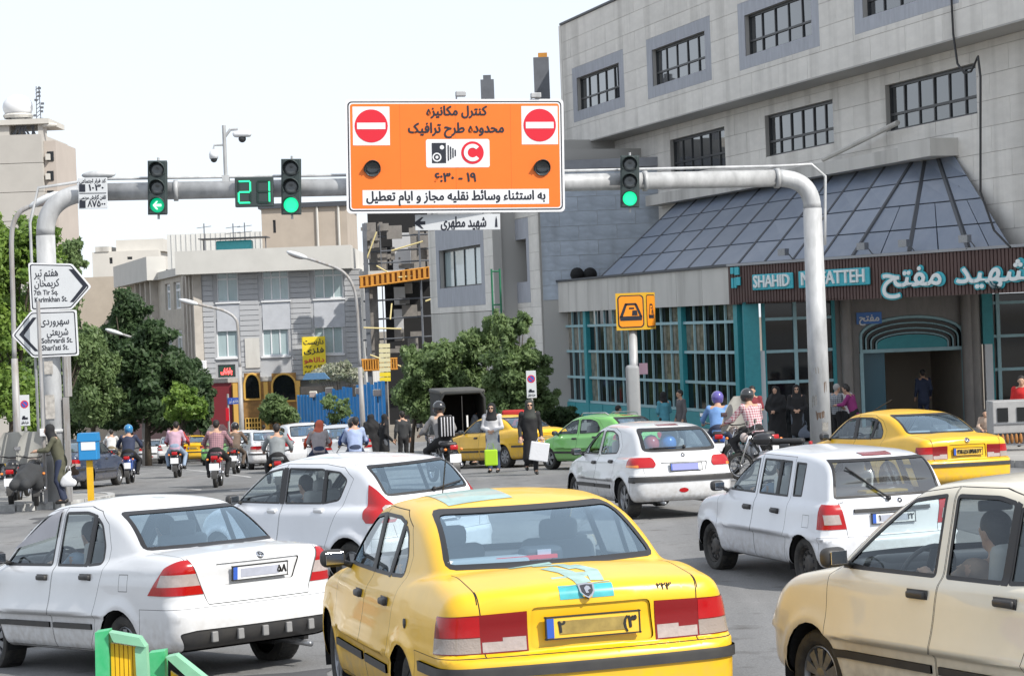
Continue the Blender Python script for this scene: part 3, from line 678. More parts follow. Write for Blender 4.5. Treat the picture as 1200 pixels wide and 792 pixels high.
SANDERO = dict(L=4.02, H=1.53, R=.31, arch=.365, belt=1.0, axles=(-1.38, 1.21), clear=.2, gm=-.3,
    low=[(-2.15, .96), (-1.95, 1.0), (-1.6, 1.03), (-1, 1.02), (0, .99), (.9, 1.0), (1.3, .97), (1.75, .86), (1.95, .72), (2.1, .6)],
    top=[(-2.25, .62), (-1.94, 1.02), (-1.52, 1.42), (-1.38, 1.475), (-.8, 1.525), (-.1, 1.535), (.3, 1.49), (.55, 1.38), (1.25, .98), (1.55, .8)],
    plan=[(-2.1, .80), (-1.8, .85), (-1.3, .873), (0, .865), (1, .865), (1.7, .83), (2.1, .75)],
    sec=[(.15, -.09), (.28, -.04), (.45, -.006), (.65, 0), (.85, -.02), (.97, -.05), (1.05, -.09), (1.2, -.13)],
    gplan=[(-2.1, .68), (-1.7, .72), (-1.2, .765), (-.3, .785), (.5, .78), (1.2, .73), (1.5, .66)], tum=.30, flare=.03,
    rear=[(.15, -1.88), (.28, -1.97), (.45, -2.01), (.62, -2.01), (.68, -1.975), (.9, -1.96), (1.05, -1.95), (1.2, -1.85)], rc=.13,
    front=[(.15, 1.85), (.35, 1.98), (.6, 2.0), (.8, 1.9), (.95, 1.7)], fc=.34,
    doors=[[(.85, .30), (1.0, .50), (1.03, .97), (.42, 1.40), (.0, 1.46), (-.04, 1.0), (-.04, .30)],
           [(-.055, .30), (-.055, 1.0), (-.015, 1.46), (-.75, 1.455), (-1.10, 1.42), (-1.30, 1.30), (-1.20, 1.03), (-1.06, .78), (-.96, .52), (-.85, .30)]],
    windows=[([(.95, 1.01), (.40, 1.37), (.05, 1.42), (.005, 1.01)], .03, 0), ([(-.09, 1.01), (-.06, 1.42), (-.70, 1.415), (-.78, 1.40), (-.82, 1.02)], .03, 1),
             ([(-.845, 1.02), (-.805, 1.40), (-1.05, 1.38), (-1.21, 1.29), (-1.12, 1.06)], [.02, .02, .04, .05, .05], 1)],
    glass=[('rear_window', [(-.60, 1.10), (.60, 1.10), (.56, 1.44), (-.56, 1.44)], .07, lambda q, n: REARC(q, n) and abs(n.x) < .85, M_GLSD),
           ('windscreen', [(-.70, 1.02), (.70, 1.02), (.60, 1.46), (-.60, 1.46)], .06, lambda q, n: FRONTC(q, n) and abs(n.x) < .85, M_GLS)],
    handles=[(.12, .93), (-.80, .95)], bars=[[(-.815, 1.02), (-.775, 1.40), (-.81, 1.40), (-.85, 1.02)]], handle_mat=P_WHITE, mirror=(.82, 1.03), mirror_y=.4, mirror_z=1.34, gy=(-1.8, 1.1), cut=cut_sandero, rim='star', exx=.4)

def cut_206(K, pm, gaps):
    b = bumper(K, pm, gaps, -1.61, .64, (.545, .625), -1.50)
    t = two(K, 'tail_light', M_RED, {'y': fillet([(.44, .80), (.50, .735), (1, .745), (1, .935), (.60, .935), (.48, .90)], .03), 'x': [(-1.48, .77), (-2.8, .72), (-2.8, .96), (-1.50, .90)]}, off=.010, skirt=.02, on=(0,))
    lens(K, 'amber_lens', M_ORG, {'y': [(.70, .745), (1, .745), (1, .80), (.70, .80)]}, t, off=.012)
    K.region('plate_recess', pm, {'y': fillet([(-.33, .68), (.33, .68), (.38, .83), (-.38, .83)], .03)}, filt=REARC, on=(0,), off=-.016, skirt=0)
    K.region('fog_lamp', M_RED, {'y': [(-.05 + .075 * math.cos(k * PI / 6), .41 + .035 * math.sin(k * PI / 6)) for k in range(12)]}, filt=REARC, on=(b,), off=.006, skirt=.01)
    K.region('high_brake_light', M_DRED, {'y': [(-.17, 1.368), (.17, 1.368), (.17, 1.39), (-.17, 1.39)]}, filt=lambda q, n: q.y < -.8 and n.z > .1, on=(0,), off=.004, skirt=.01)
    side_mould(K, .98, .05, .43, .485); side_mould(K, .02, -.72, .43, .485)
    for s in (-1, 1): gaps.append(K.region('gap', None, {'y': [(.62, .64), (.625, .64), (.645, .75), (.64, .75)]}, side=s, filt=lambda q, n, s=s: REARC(q, n) and q.x * s > 0, on=(0,)))
P206 = dict(L=3.835, H=1.432, R=.292, arch=.33, belt=.93, axles=(-1.25, 1.19), clear=.215, gm=-.3,
    low=[(-2, .88), (-1.85, .93), (-1.55, .97), (-1, .965), (.2, .93), (.95, .93), (1.25, .88), (1.65, .74), (1.85, .6), (2, .5)],
    top=[(-2.1, .60), (-1.80, .94), (-1.36, 1.31), (-1.22, 1.368), (-.6, 1.425), (-.1, 1.435), (.3, 1.385), (.5, 1.30), (1.25, .88), (1.6, .66)],
    plan=[(-2.0, .76), (-1.7, .80), (-1.2, .825), (0, .82), (1, .82), (1.6, .79), (2.0, .70)],
    sec=[(.15, -.09), (.28, -.04), (.45, -.006), (.6, 0), (.8, -.015), (.92, -.05), (1.0, -.09), (1.2, -.13)],
    gplan=[(-2.1, .62), (-1.7, .67), (-1.2, .72), (-.3, .745), (.5, .74), (1.2, .68), (1.5, .6)], tum=.34, flare=.025, crown=.07,
    rear=[(.15, -1.78), (.28, -1.87), (.45, -1.91), (.62, -1.915), (.665, -1.87), (.75, -1.845), (.92, -1.82), (1.1, -1.72)], rc=.17,
    front=[(.15, 1.8), (.35, 1.9), (.55, 1.9), (.75, 1.75), (.95, 1.5)], fc=.42,
    doors=[[(.82, .28), (.93, .45), (.95, .88), (.38, 1.30), (.02, 1.355), (-.03, .95), (-.03, .28)],
           [(-.045, .28), (-.045, .95), (.005, 1.355), (-.45, 1.35), (-.75, 1.28), (-.98, 1.08), (-.94, .90), (-.87, .66), (-.80, .45), (-.72, .28)]],
    windows=[([(.90, .935), (.36, 1.27), (.06, 1.315), (.02, .935)], .03, 0), ([(-.075, .935), (-.03, 1.315), (-.42, 1.31), (-.68, 1.245), (-.87, 1.07), (-.84, .96)], .06, 1)],
    glass=[('rear_window', [(-.60, 1.0), (-.44, .985), (.44, .985), (.60, 1.0), (.535, 1.345), (-.535, 1.345)], .07, lambda q, n: REARC(q, n) and abs(n.x) < .85, M_GLSD),
           ('windscreen', [(-.65, .95), (.65, .95), (.56, 1.37), (-.56, 1.37)], .06, lambda q, n: FRONTC(q, n) and abs(n.x) < .85, M_GLS)],
    handles=[(.08, .81), (-.74, .84)], mirror=(.80, .94), mirror_y=.35, mirror_z=1.25, gy=(-1.55, 1.05), cut=cut_206, rim='star', exx=-.35, seal2=.05)

def cut_pride(K, pm, gaps):
    bumper(K, pm, gaps, -1.58, .58)
    t = two(K, 'tail_light', M_RED, {'y': [(.53, .665), (1, .665), (1, .92), (.58, .915)], 'x': YB(-1.56, .6, 1.0)}, off=.006, skirt=.02, on=(0,))
    lens(K, 'clear_lens', M_CLR, {'y': [(.585, .715), (.755, .715), (.755, .815), (.61, .815)]}, t, off=.010)
    K.region('tailgate_moulding', M_PLA, {'y': [(-.44, .825), (.44, .825), (.44, .86), (-.44, .86)]}, filt=REARC, on=(0,), off=.02, skirt=.02)
    K.region('high_brake_light', M_DRED, {'y': [(-.17, 1.385), (.17, 1.385), (.17, 1.413), (-.17, 1.413)]}, filt=lambda q, n: q.y < -1.0 and n.z > .1, on=(0,), off=.006, skirt=.01)
    for s in (-1, 1):
        gaps.append(K.region('gap', None, {'y': [(.52, .58), (.526, .58), (.536, .67), (.53, .67)]}, side=s, filt=lambda q, n, s=s: REARC(q, n) and q.x * s > 0, on=(0,)))
    gaps.append(K.region('gap', None, {'x': [(-1.38, .67), (-1.38, .80), (-1.376, .80), (-1.376, .674), (-1.25, .674), (-1.25, .796), (-1.376, .796), (-1.376, .80), (-1.246, .80), (-1.246, .67)]}, filt=lambda q, n: q.x < 0 and abs(n.x) > .4, on=(0,)))
PRIDE = dict(L=3.60, H=1.455, R=.28, arch=.315, belt=.95, axles=(-1.24, 1.105), clear=.24, gm=-.4,
    low=[(-1.9, .93), (-1.75, .95), (-1.3, .965), (0, .95), (.75, .94), (1.0, .92), (1.5, .81), (1.72, .70), (1.9, .55)],
    top=[(-2.05, .60), (-1.76, .95), (-1.55, 1.33), (-1.42, 1.40), (-.9, 1.45), (-.1, 1.457), (.12, 1.42), (.3, 1.34), (.92, .93), (1.2, .72)],
    plan=[(-1.9, .755), (-1.6, .785), (-1.2, .80), (0, .80), (1, .795), (1.5, .765), (1.9, .70)],
    sec=[(.15, -.06), (.28, -.02), (.45, -.002), (.6, 0), (.8, -.012), (.9, -.035), (.98, -.07), (1.15, -.12)],
    gplan=[(-2.1, .66), (-1.7, .69), (-1.2, .72), (-.3, .735), (.4, .73), (.9, .68), (1.3, .6)], tum=.30, flare=.022, kg=.07, crease=[(.58, .02, .006)],
    rear=[(.15, -1.68), (.28, -1.76), (.42, -1.79), (.55, -1.79), (.6, -1.745), (.8, -1.735), (.96, -1.73), (1.1, -1.68)], rc=.08, kr=.12,
    front=[(.15, 1.7), (.35, 1.8), (.55, 1.79), (.72, 1.7), (.95, 1.5)], fc=.25,
    doors=[[(.76, .26), (.86, .42), (.87, .92), (.22, 1.345), (-.02, 1.375), (-.06, .95), (-.06, .26)],
           [(-.075, .26), (-.075, .95), (-.035, 1.375), (-.80, 1.37), (-.86, 1.0), (-.86, .62), (-.82, .45), (-.78, .26)]],
    windows=[([(.80, .955), (.21, 1.315), (.02, 1.335), (-.02, .955)], .02, 0), ([(-.115, .955), (-.08, 1.335), (-.48, 1.335), (-.53, .955)], .02, 1), ([(-.56, .955), (-.51, 1.335), (-.74, 1.33), (-.80, .955)], .015, 1),
             ([(-.90, .965), (-.83, 1.325), (-1.06, 1.32), (-1.10, .97)], .02, None)],
    glass=[('rear_window', [(-.63, .985), (-.60, .97), (.60, .97), (.63, .985), (.555, 1.365), (-.555, 1.365)], .03, lambda q, n: REARC(q, n) and abs(n.x) < .85, glassmat('clear rear glass', (.62, .68, .72), ior=1.5, base=.14)),
           ('windscreen', [(-.62, .96), (.62, .96), (.54, 1.385), (-.54, 1.385)], .05, lambda q, n: FRONTC(q, n) and abs(n.x) < .85, M_GLS)],
    handles=[(.08, .80), (-.60, .80)], bars=[[(-.525, .955), (-.475, 1.335), (-.515, 1.335), (-.565, .955)]], mirror=(.74, .97), mirror_y=.25, mirror_z=1.28, gy=(-1.5, .85), cut=cut_pride, rim='steel', rim_mat=mat('black steel rim', (.03, .03, .032), .5, noise=.4, nscale=30, col2=(.08, .07, .06)), cover=M_SEATC, exx=.3)
# ------------------------------------------------------------------ the ground, road, pavements
def road_mat():
    m = bpy.data.materials.new('asphalt'); m.use_nodes = True; t = m.node_tree; b = t.nodes['Principled BSDF']; b.inputs['Roughness'].default_value = .85; b.inputs['Specular IOR Level'].default_value = .3
    tc = t.nodes.new('ShaderNodeTexCoord')
    def noise(sc, det=5, st=None):
        n = t.nodes.new('ShaderNodeTexNoise'); n.inputs['Scale'].default_value = sc; n.inputs['Detail'].default_value = det
        if st: mp = t.nodes.new('ShaderNodeMapping'); mp.inputs['Scale'].default_value = st; mp.inputs['Rotation'].default_value = (0, 0, .3); t.links.new(tc.outputs['Object'], mp.inputs[0]); t.links.new(mp.outputs[0], n.inputs[0])
        else: t.links.new(tc.outputs['Object'], n.inputs[0])
        return n.outputs[0]
    def ramp(src, a, b_, pa=.35, pb=.65):
        r = t.nodes.new('ShaderNodeValToRGB'); r.color_ramp.elements[0].position = pa; r.color_ramp.elements[1].position = pb
        r.color_ramp.elements[0].color = (*a, 1); r.color_ramp.elements[1].color = (*b_, 1); t.links.new(src, r.inputs[0]); return r.outputs[0]
    def mul(a, b_, f=1.):
        x = t.nodes.new('ShaderNodeMix'); x.data_type = 'RGBA'; x.blend_type = 'MULTIPLY'; x.inputs[0].default_value = f; t.links.new(a, x.inputs[6]); t.links.new(b_, x.inputs[7]); return x.outputs[2]
    base = ramp(noise(.25), (.185, .187, .19), (.255, .253, .25))
    tracks = ramp(noise(1., 3, (1.1, .06, 1)), (.74, .74, .74), (1, 1, 1)); grain = ramp(noise(60, 2), (.72, .72, .72), (1.15, 1.15, 1.15), .3, .7); spots = ramp(noise(2.3, 6), (.62, .6, .58), (1, 1, 1), .28, .42)
    c = mul(mul(mul(base, tracks), grain), spots); t.links.new(c, b.inputs['Base Color'])
    bp = t.nodes.new('ShaderNodeBump'); bp.inputs['Strength'].default_value = .5; bp.inputs['Distance'].default_value = .01; t.links.new(noise(90, 3), bp.inputs['Height']); t.links.new(bp.outputs[0], b.inputs['Normal'])
    return m
M_ROAD = road_mat()
M_PAVE = mat('pavement slabs', (.34, .33, .31), .85, noise=.3, nscale=1.2, bump=.3)
M_KERB = mat('kerb concrete', (.42, .41, .39), .8, noise=.35, nscale=3, bump=.3)
M_WPAINT = mat('worn white paint', (.6, .6, .58), .7, noise=.45, nscale=4, col2=(.22, .22, .22))
M_GPAINT = mat('green kerb paint', (.03, .22, .13), .6, noise=.3, nscale=5)
def sheet(name, poly_fn, xs, ys, m, dz, keep=None):
    vs = []; fs = []; nx, ny = len(xs), len(ys)
    for j, y in enumerate(ys):
        for i, x in enumerate(xs):
            X = poly_fn(x, y); vs.append((X, y, G(X, y) + dz))
    for j in range(ny - 1):
        for i in range(nx - 1): a = j * nx + i; fs.append((a, a + 1, a + nx + 1, a + nx))
    me = bpy.data.meshes.new(name); me.from_pydata(vs, [], fs); return link(name, me, mats=[m], smooth=True, kind='structure')
ys = list(np.arange(-20, 60, 1.)) + list(np.arange(60, 260, 4.)) + [300, 400, 600, 1000, 2000, 4000]
xs = [-2000, -600, -200, -80, -40, -20, -14, -10, -8, -6, -4, -2, -1, 0, 1, 2, 4, 6, 9, 13, 20, 40, 80, 200, 600, 2000]
sheet('ground', lambda x, y: x, xs, [-400, -60] + ys, mat('earth', (.20, .17, .13), .9, noise=.4, nscale=.3), -.012)
KX = lambda y: 24.5 - .319 * y            # the right kerb line
sheet('road', lambda t, y: -26 + t * (26 + 48), list(np.linspace(0, 1, 40)), ys[:112], M_ROAD, 0.)
pv = MB(); ky = np.arange(16, 128, 2.)
for a, b in zip(ky[:-1], ky[1:]):
    def q(x, y, z): return (x, y, G(x, y) + z)
    xa, xb = KX(a), KX(b)
    pv.add([q(xa + .15, a, .14), q(xa + 26, a, .14), q(xb + 26, b, .14), q(xb + .15, b, .14)], [(0, 1, 2, 3)])
pv.obj('pavement', M_PAVE, kind='structure')
kr = empty('kerb', 'painted kerb edging the pavement in front of the metro entrance', 'kerb', (KX(16), 16, G(KX(16), 16)))
kinv = Matrix.Translation(-Vector(kr.location))
n = 0
for y in np.arange(22, 104, .8):
    y2 = y + .77; p = MB(); v = []
    for Y in (y, y2):
        for dx in (0, .16):
            for z in (-.1, .15): v.append((KX(Y) + dx, Y, G(KX(Y), Y) + z))
    p.add(v, [(0, 1, 3, 2), (4, 6, 7, 5), (0, 4, 5, 1), (2, 3, 7, 6), (1, 5, 7, 3), (0, 2, 6, 4)], kinv)
    p.obj('kerb_stone', (M_GPAINT if (n // 2) % 2 == 0 and y < 66 else M_KERB), kr); n += 1
# left island with a white kerb nose
isl = []; c0 = Vector((-12.6, 49.5))
for k in range(40):
    q = 2 * PI * k / 40; isl.append((c0.x + 2.6 * math.cos(q) * (1 if math.cos(q) > 0 else 4), c0.y + 3.6 * math.sin(q)))
b = MB(); n = len(isl); b.add([(x, y, G(x, y) + .14) for x, y in isl], [tuple(range(n))]); tag(b.obj('traffic_island', M_PAVE, kind='structure'), 'low paved island at the foot of the left gantry pole', 'island')
ik = empty('island_kerb', 'white painted kerb round the island at the left gantry pole', 'kerb', (c0.x, c0.y, G(c0.x, c0.y))); iinv = Matrix.Translation(-Vector(ik.location))
for k in range(n):
    a, c = Vector(isl[k]), Vector(isl[(k + 1) % n]); d = (c - a) * .02; a2, c2 = a + d, c - d; oa = c0 + (a2 - c0) * 1.0; v = []
    nn = Vector(((c - a).y, -(c - a).x)).normalized() * .17
    for p_ in (a2, c2):
        for o_ in (Vector((0, 0)), nn):
            for z in (-.1, .16): v.append((p_.x + o_.x, p_.y + o_.y, G(*(p_ + o_)) + z))
    MB().add(v, [(0, 1, 3, 2), (4, 6, 7, 5), (0, 4, 5, 1), (2, 3, 7, 6), (1, 5, 7, 3), (0, 2, 6, 4)], iinv).obj('kerb_stone', M_WPAINT, ik)
# worn lane lines and a stop line
def stripe(pts, w, dz=.006):
    b = MB(); P = [Vector(p) for p in pts]; L = (P[1] - P[0]).length; k = max(2, int(L / 1.5)); nn = Vector((-(P[1] - P[0]).y, (P[1] - P[0]).x)).normalized() * w / 2; vs = []; fs = []
    for i in range(k + 1):
        c = P[0].lerp(P[1], i / k)
        for s in (-1, 1): X = c + nn * s; vs.append((X.x, X.y, G(X.x, X.y) + dz))
    for i in range(k): fs.append((2 * i, 2 * i + 1, 2 * i + 3, 2 * i + 2))
    b.add(vs, fs); o = b.obj('road_marking', M_WPAINT, kind='structure'); return o
for a, c, w in (((-9, 56), (-2, 44), .18), ((-7.0, 60), (-16, 92), .14), ((-2, 62), (-11, 96), .14), ((-14.5, 78), (-6, 75), .35), ((3.9, 43), (9.8, 39), .35)): stripe([a, c], w)

M_PATCH = mat('fresh asphalt patch', (.085, .085, .09), .85, noise=.3, nscale=3, bump=.4, bscale=80); M_PATCH2 = mat('old asphalt patch', (.20, .195, .19), .9, noise=.3, nscale=3, bump=.4, bscale=80)
for cx, cy, w, l, q, m in ((.8, 24.5, 1.1, 3.2, .1, M_PATCH), (3.0, 16.6, .8, 2.2, -.15, M_PATCH2), (-5.5, 31, 2.0, 4.0, .2, M_PATCH2), (6.5, 28, 1.2, 5, .2, M_PATCH), (-8, 42, 2.4, 3.0, .1, M_PATCH), (1.0, 43, 3.5, 1.0, .05, M_PATCH2), (-1.9, 15.5, .5, 2.5, .05, M_PATCH)):
    n = 22; vs = []
    for k in range(n):
        a = 2 * PI * k / n; r_ = 1 + random.uniform(-.10, .10); x, y = w * r_ * max(-.8, min(.8, math.cos(a) * 1.2)), l * r_ * max(-.8, min(.8, math.sin(a) * 1.2)) * .5; X, Y = cx + x * math.cos(q) - y * math.sin(q), cy + x * math.sin(q) + y * math.cos(q); vs.append((X, Y, G(X, Y) + .005))
    MB().add(vs + [(cx, cy, G(cx, cy) + .006)], [(k, (k + 1) % n, n) for k in range(n)]).obj('asphalt_patch', m, kind='structure')
for k in range(7):         # tar-filled cracks
    x, y = ((-12, 36), (-2.6, 22), (4.6, 26), (-6, 27), (1.5, 36), (7.5, 31), (-9, 38))[k]; P = []
    for j in range(9): P.append((x, y)); x += random.uniform(-.30, .35); y += random.uniform(.3, .9)
    vs = []; fs = []
    for j, (x, y) in enumerate(P): w = .012 + .012 * random.random(); vs += [(x - w, y, G(x, y) + .008), (x + w, y, G(x, y) + .008)]
    for j in range(8): fs.append((2 * j, 2 * j + 1, 2 * j + 3, 2 * j + 2))
    MB().add(vs, fs).obj('road_crack', M_PATCH, kind='structure')
# ------------------------------------------------------------------ buildings
UNIT = MB().box((-.5, -.5, -.5), (.5, .5, .5)).mesh('unit_block')
_UM = {}
def unit(name, m, parent, M):             # one block, sharing mesh data with its like
    if m.name not in _UM: me = UNIT.copy(); me.materials.append(m); _UM[m.name] = me
    o = bpy.data.objects.new(name, _UM[m.name]); COL.objects.link(o); o.parent = parent; o.matrix_local = M; return o
def blk(name, m, parent, F, lo, hi):      # block between two corners in frame F
    c = [(lo[i] + hi[i]) / 2 for i in range(3)]; d = [abs(hi[i] - lo[i]) for i in range(3)]
    return unit(name, m, parent, F @ Matrix.Translation(c) @ Matrix.Diagonal((*d, 1)))
class Frame:                               # a facade: local x along it, -y outwards, z up
    def __init__(s, origin, ang, root=None):
        s.W = Matrix.Translation(origin) @ Matrix.Rotation(ang, 4, 'Z'); s.inv = s.W.inverted()
        s.M = s.W if root is None else root.matrix_world.inverted() @ s.W
    def uz(s, px, py, yl=0.):              # photo pixel -> (u, z) on the facade plane
        d = Fv * FPX + Rv * (px - 600) + Uv * (396 - py); o = s.inv @ Vector((0, 0, CAMZ)); e = s.inv.to_3x3() @ Vector(d)
        k = (yl - o.y) / e.y; p = o + e * k; return p.x, p.z
def rects_minus(r, holes):
    out = [r]
    for h in holes:
        nx = []
        for a in out:
            if h[0] >= a[1] or h[1] <= a[0] or h[2] >= a[3] or h[3] <= a[2]: nx.append(a); continue
            if h[0] > a[0]: nx.append((a[0], h[0], a[2], a[3]))
            if h[1] < a[1]: nx.append((h[1], a[1], a[2], a[3]))
            u0, u1 = max(a[0], h[0]), min(a[1], h[1])
            if h[2] > a[2]: nx.append((u0, u1, a[2], h[2]))
            if h[3] < a[3]: nx.append((u0, u1, h[3], a[3]))
        out = nx
    return [a for a in out if a[1] - a[0] > .03 and a[3] - a[2] > .03]
def wall_holes(name, m, parent, F, u0, u1, z0, z1, holes, th=.3, y=0.):
    b = MB()
    for a in rects_minus((u0, u1, z0, z1), holes): b.box((a[0], y, a[2]), (a[1], y + th, a[3]), F)
    return b.obj(name, m, parent)
def panels(name, m, parent, F, u0, u1, z0, z1, holes, pw, ph, gap=.007, y=0., th=.02, shift=.5):
    k = 0; z = z0
    while z < z1 - .02:
        zt = min(z + ph, z1); u = u0 - (k % 2) * pw * shift
        while u < u1:
            a = (max(u, u0), min(u + pw, u1), z, zt)
            if a[1] - a[0] > .05:
                for r in rects_minus(a, holes): blk(name, m, parent, F, (r[0] + gap, y - th - random.random() * .006, r[2] + gap), (r[1] - gap, y + .01, r[3] - gap))
            u += pw
        z = zt; k += 1
M_STONE = mat('travertine', (.76, .735, .69), .8, noise=.14, nscale=2.0, bump=.25, bscale=20, streak=.35)
M_STONE2 = mat('wall mortar', (.40, .39, .37), .9)
M_BLUES = mat('blue grey stone', (.46, .52, .595), .75, noise=.3, nscale=2.2, bump=.2, bscale=25, streak=.4)
M_SURR = mat('grey window surround', (.43, .45, .50), .8, noise=.2, nscale=3, stretch=(2, 2, .4))
M_DFR = mat('dark window frame', (.035, .037, .04), .4)
M_WGL = mat('window glass', (.02, .025, .03), .03, spec=1., coat=1.)
M_DGL = mat('dark street glass', (.008, .010, .012), .05, spec=.5)
M_BLIND = mat('glass with cream blind behind', (.36, .32, .25), .12, coat=.8, noise=.5, nscale=3, col2=(.10, .09, .07))  # cream colour stands in for pale reflections on the station glazing
M_TEAL = mat('teal painted steel', (.035, .30, .34), .45, noise=.15, nscale=6)
M_LTEAL = mat('pale teal painted steel', (.33, .52, .56), .45, noise=.15, nscale=6)
M_BROWN = mat('brown ribbed cladding', (.105, .062, .055), .6, noise=.15, nscale=3)
M_CONC = mat('pale concrete fascia', (.60, .585, .55), .85, noise=.14, nscale=1.5, bump=.2, stretch=(1, 1, .35), streak=.5)
M_ROOF = mat('sky blue grey roof sheet', (.14, .175, .24), .33, spec=.7, noise=.28, nscale=1.2, col2=(.20, .23, .29))
M_LEAD = mat('dark roof rib', (.05, .055, .065), .5)
M_GRST = mat('grey polished stone', (.23, .21, .195), .35, noise=.25, nscale=5, stretch=(1, 1, .3))
M_WFR = mat('white window frame', (.72, .73, .75), .5)
M_BRICKW = mat('white brick', (.46, .47, .49), .85, noise=.15, nscale=20, bump=.2, streak=.35)
M_CURT = mat('window with pale curtain', (.40, .50, .52), .12, coat=.6, noise=.2, nscale=3, stretch=(6, 1, .3))

def window(F, parent, u0, u1, z0, z1, cols, split=None, y=.0, dep=.12, fr=.06, fm=None, gm=None, name='window', open_=()):
    fm = fm or M_DFR; gm = gm or M_WGL
    w = MB(); w.box((u0, y, z0), (u0 + fr, y + dep, z1), F); w.box((u1 - fr, y, z0), (u1, y + dep, z1), F); w.box((u0 + fr, y, z0), (u1 - fr, y + dep, z0 + fr), F); w.box((u0 + fr, y, z1 - fr * 1.4), (u1 - fr, y + dep, z1), F)
    zs = [z0] + ([z0 + (z1 - z0) * split] if split else []) + [z1]
    if split: w.box((u0 + fr, y, zs[1] - fr * .6), (u1 - fr, y + dep * .8, zs[1] + fr * .6), F)
    us = [u0 + (u1 - u0) * k / cols for k in range(cols + 1)]
    for u in us[1:-1]: w.box((u - fr * .5, y + .01, z0 + fr), (u + fr * .5, y + dep * .7, z1 - fr), F)
    o = w.obj(name, fm, parent)
    for i in range(cols):
        for j in range(len(zs) - 1):
            p = unit('pane', gm, None, Matrix()); p.parent = o; c = ((us[i] + us[i + 1]) / 2, y + dep * .5, (zs[j] + zs[j + 1]) / 2)
            p.matrix_local = F @ Matrix.Translation(c) @ Matrix.Rotation(random.uniform(-.012, .012), 4, 'Z') @ Matrix.Rotation(random.uniform(-.01, .01), 4, 'X') @ Matrix.Diagonal((us[i + 1] - us[i], .012, zs[j + 1] - zs[j], 1))
    return o
ANG = math.atan2(-1, .319)
def mframe(X0, Yl, root): return Frame((X0 - .319 * Yl, Yl, 0), ANG, root)
# ---- the metro building
mroot = empty('metro_building', 'grey stone metro office building with a sloping blue roof over its entrance', 'building', (9.5, 69, G(9.5, 69) + .14)); bpy.context.view_layer.update()
FU = mframe(33.0, 96.0, mroot); FW = mframe(34.2, 96.0, mroot); FL = mframe(29.8, 100., mroot); FG = mframe(30.1, 100., mroot)
uL, zT = FU.uz(657.9, 30); uB, zO = FU.uz(680, 168); uR = 48.0; zT2 = zT
# upper block
H = []
W1 = [(676, 92, 727, 115), (764, 59, 827.6, 83), (872.5, 19, 953.5, 38)]
O1 = [(670, 81, 732, 125), (757.6, 48, 833.4, 94.7), (865, 5, 960.6, 54)]
wins = []
for (ax_, ay, bx_, by), (cx, cy, ex_, ey) in zip(W1, O1):
    u0, z1 = FU.uz(ax_, ay); u1, z0 = FU.uz(bx_, by); o0, y1 = FU.uz(cx, cy); o1, y0 = FU.uz(ex_, ey); wins.append((u0, u1, z0, z1, o0, o1, y0, y1))
du = wins[2][0] - wins[1][0]; z0m = sum(w[2] for w in wins) / 3; z1m = sum(w[3] for w in wins) / 3; y0m = sum(w[6] for w in wins) / 3; y1m = sum(w[7] for w in wins) / 3
w_ = wins[1][1] - wins[1][0]; ow = wins[1][5] - wins[1][4]; oo = wins[1][0] - wins[1][4]
starts = [wins[0][0]] + [wins[1][0] + k * du for k in range(0, 6)]
starts = [s for s in starts if s < uR - 6]
for k, s in enumerate(starts):
    a = (s, s + (wins[0][1] - wins[0][0] if k == 0 else w_)); H.append((a[0] - oo, a[1] + oo, y0m, y1m))
HG = [(h[0] + oo, h[1] - oo, z0m, z1m) for h in H]
wall_holes('wall', M_STONE2, mroot, FU.M, uL, uR, zO, zT, HG, th=.35)
MB().box((uL, .35, zO), (uR, 12, zT - .1), FU.M).obj('wall', M_STONE2, mroot)
panels('stone_panel', M_STONE, mroot, FU.M, uL, uR, zO, zT, H, 2.3, .80)
MB().box((uL - .05, -.09, zT), (uR, .4, zT + .09), FU.M).obj('roof_edge', M_LEAD, mroot)
for h, g in zip(H, HG):
    b = MB()
    for r in rects_minus(h, [g]): b.box((r[0], -.02, r[2]), (r[1], .02, r[3]), FU.M)
    b.obj('window_surround', M_SURR, mroot)
    window(FU.M, mroot, g[0], g[1], g[2], g[3], 5, .36, y=.16)
MB().box((uL, -.04, zO - .05), (uR, 1.25, zO), FU.M).obj('soffit', M_STONE2, mroot)
MB().box((uL, -.04, zO), (uL + .3, 11, zT), FU.M @ Matrix.Translation((-.31, 0, 0))).obj('end_wall', M_STONE, mroot)
# lower wall behind the roof
u0w, _ = FW.uz(682, 200); W2 = [(695.8, 188, 747.5, 205), (785.4, 165.4, 851, 194), (896.5, 136, 978, 168), (1037.6, 100, 1146, 132.6)]; G2 = []
for a in W2: u0, z1 = FW.uz(a[0], a[1]); u1, z0 = FW.uz(a[2], a[3]); G2.append([u0, u1, z0, z1])
zz0 = (G2[1][2] + G2[2][2] + G2[3][2]) / 3; zz1 = (G2[1][3] + G2[2][3] + G2[3][3]) / 3
for g in G2: g[2], g[3] = zz0, zz1
G2.append([G2[3][1] + 4, G2[3][1] + 8, zz0, zz1])
_, zlow = FW.uz(1075, 200)
wall_holes('wall', M_STONE2, mroot, FW.M, u0w, uR, 3.7, zO, [tuple(g) for g in G2], th=.3)
MB().box((u0w, .3, 3.7), (uR, 10, zO), FW.M).obj('wall', M_STONE2, mroot)
panels('stone_panel', M_STONE, mroot, FW.M, u0w, uR, 3.0, zO - .05, [tuple(g) for g in G2], 2.2, .78)
for g in G2: window(FW.M, mroot, g[0], g[1], g[2], g[3], 6, .36, y=.14, fr=.07)
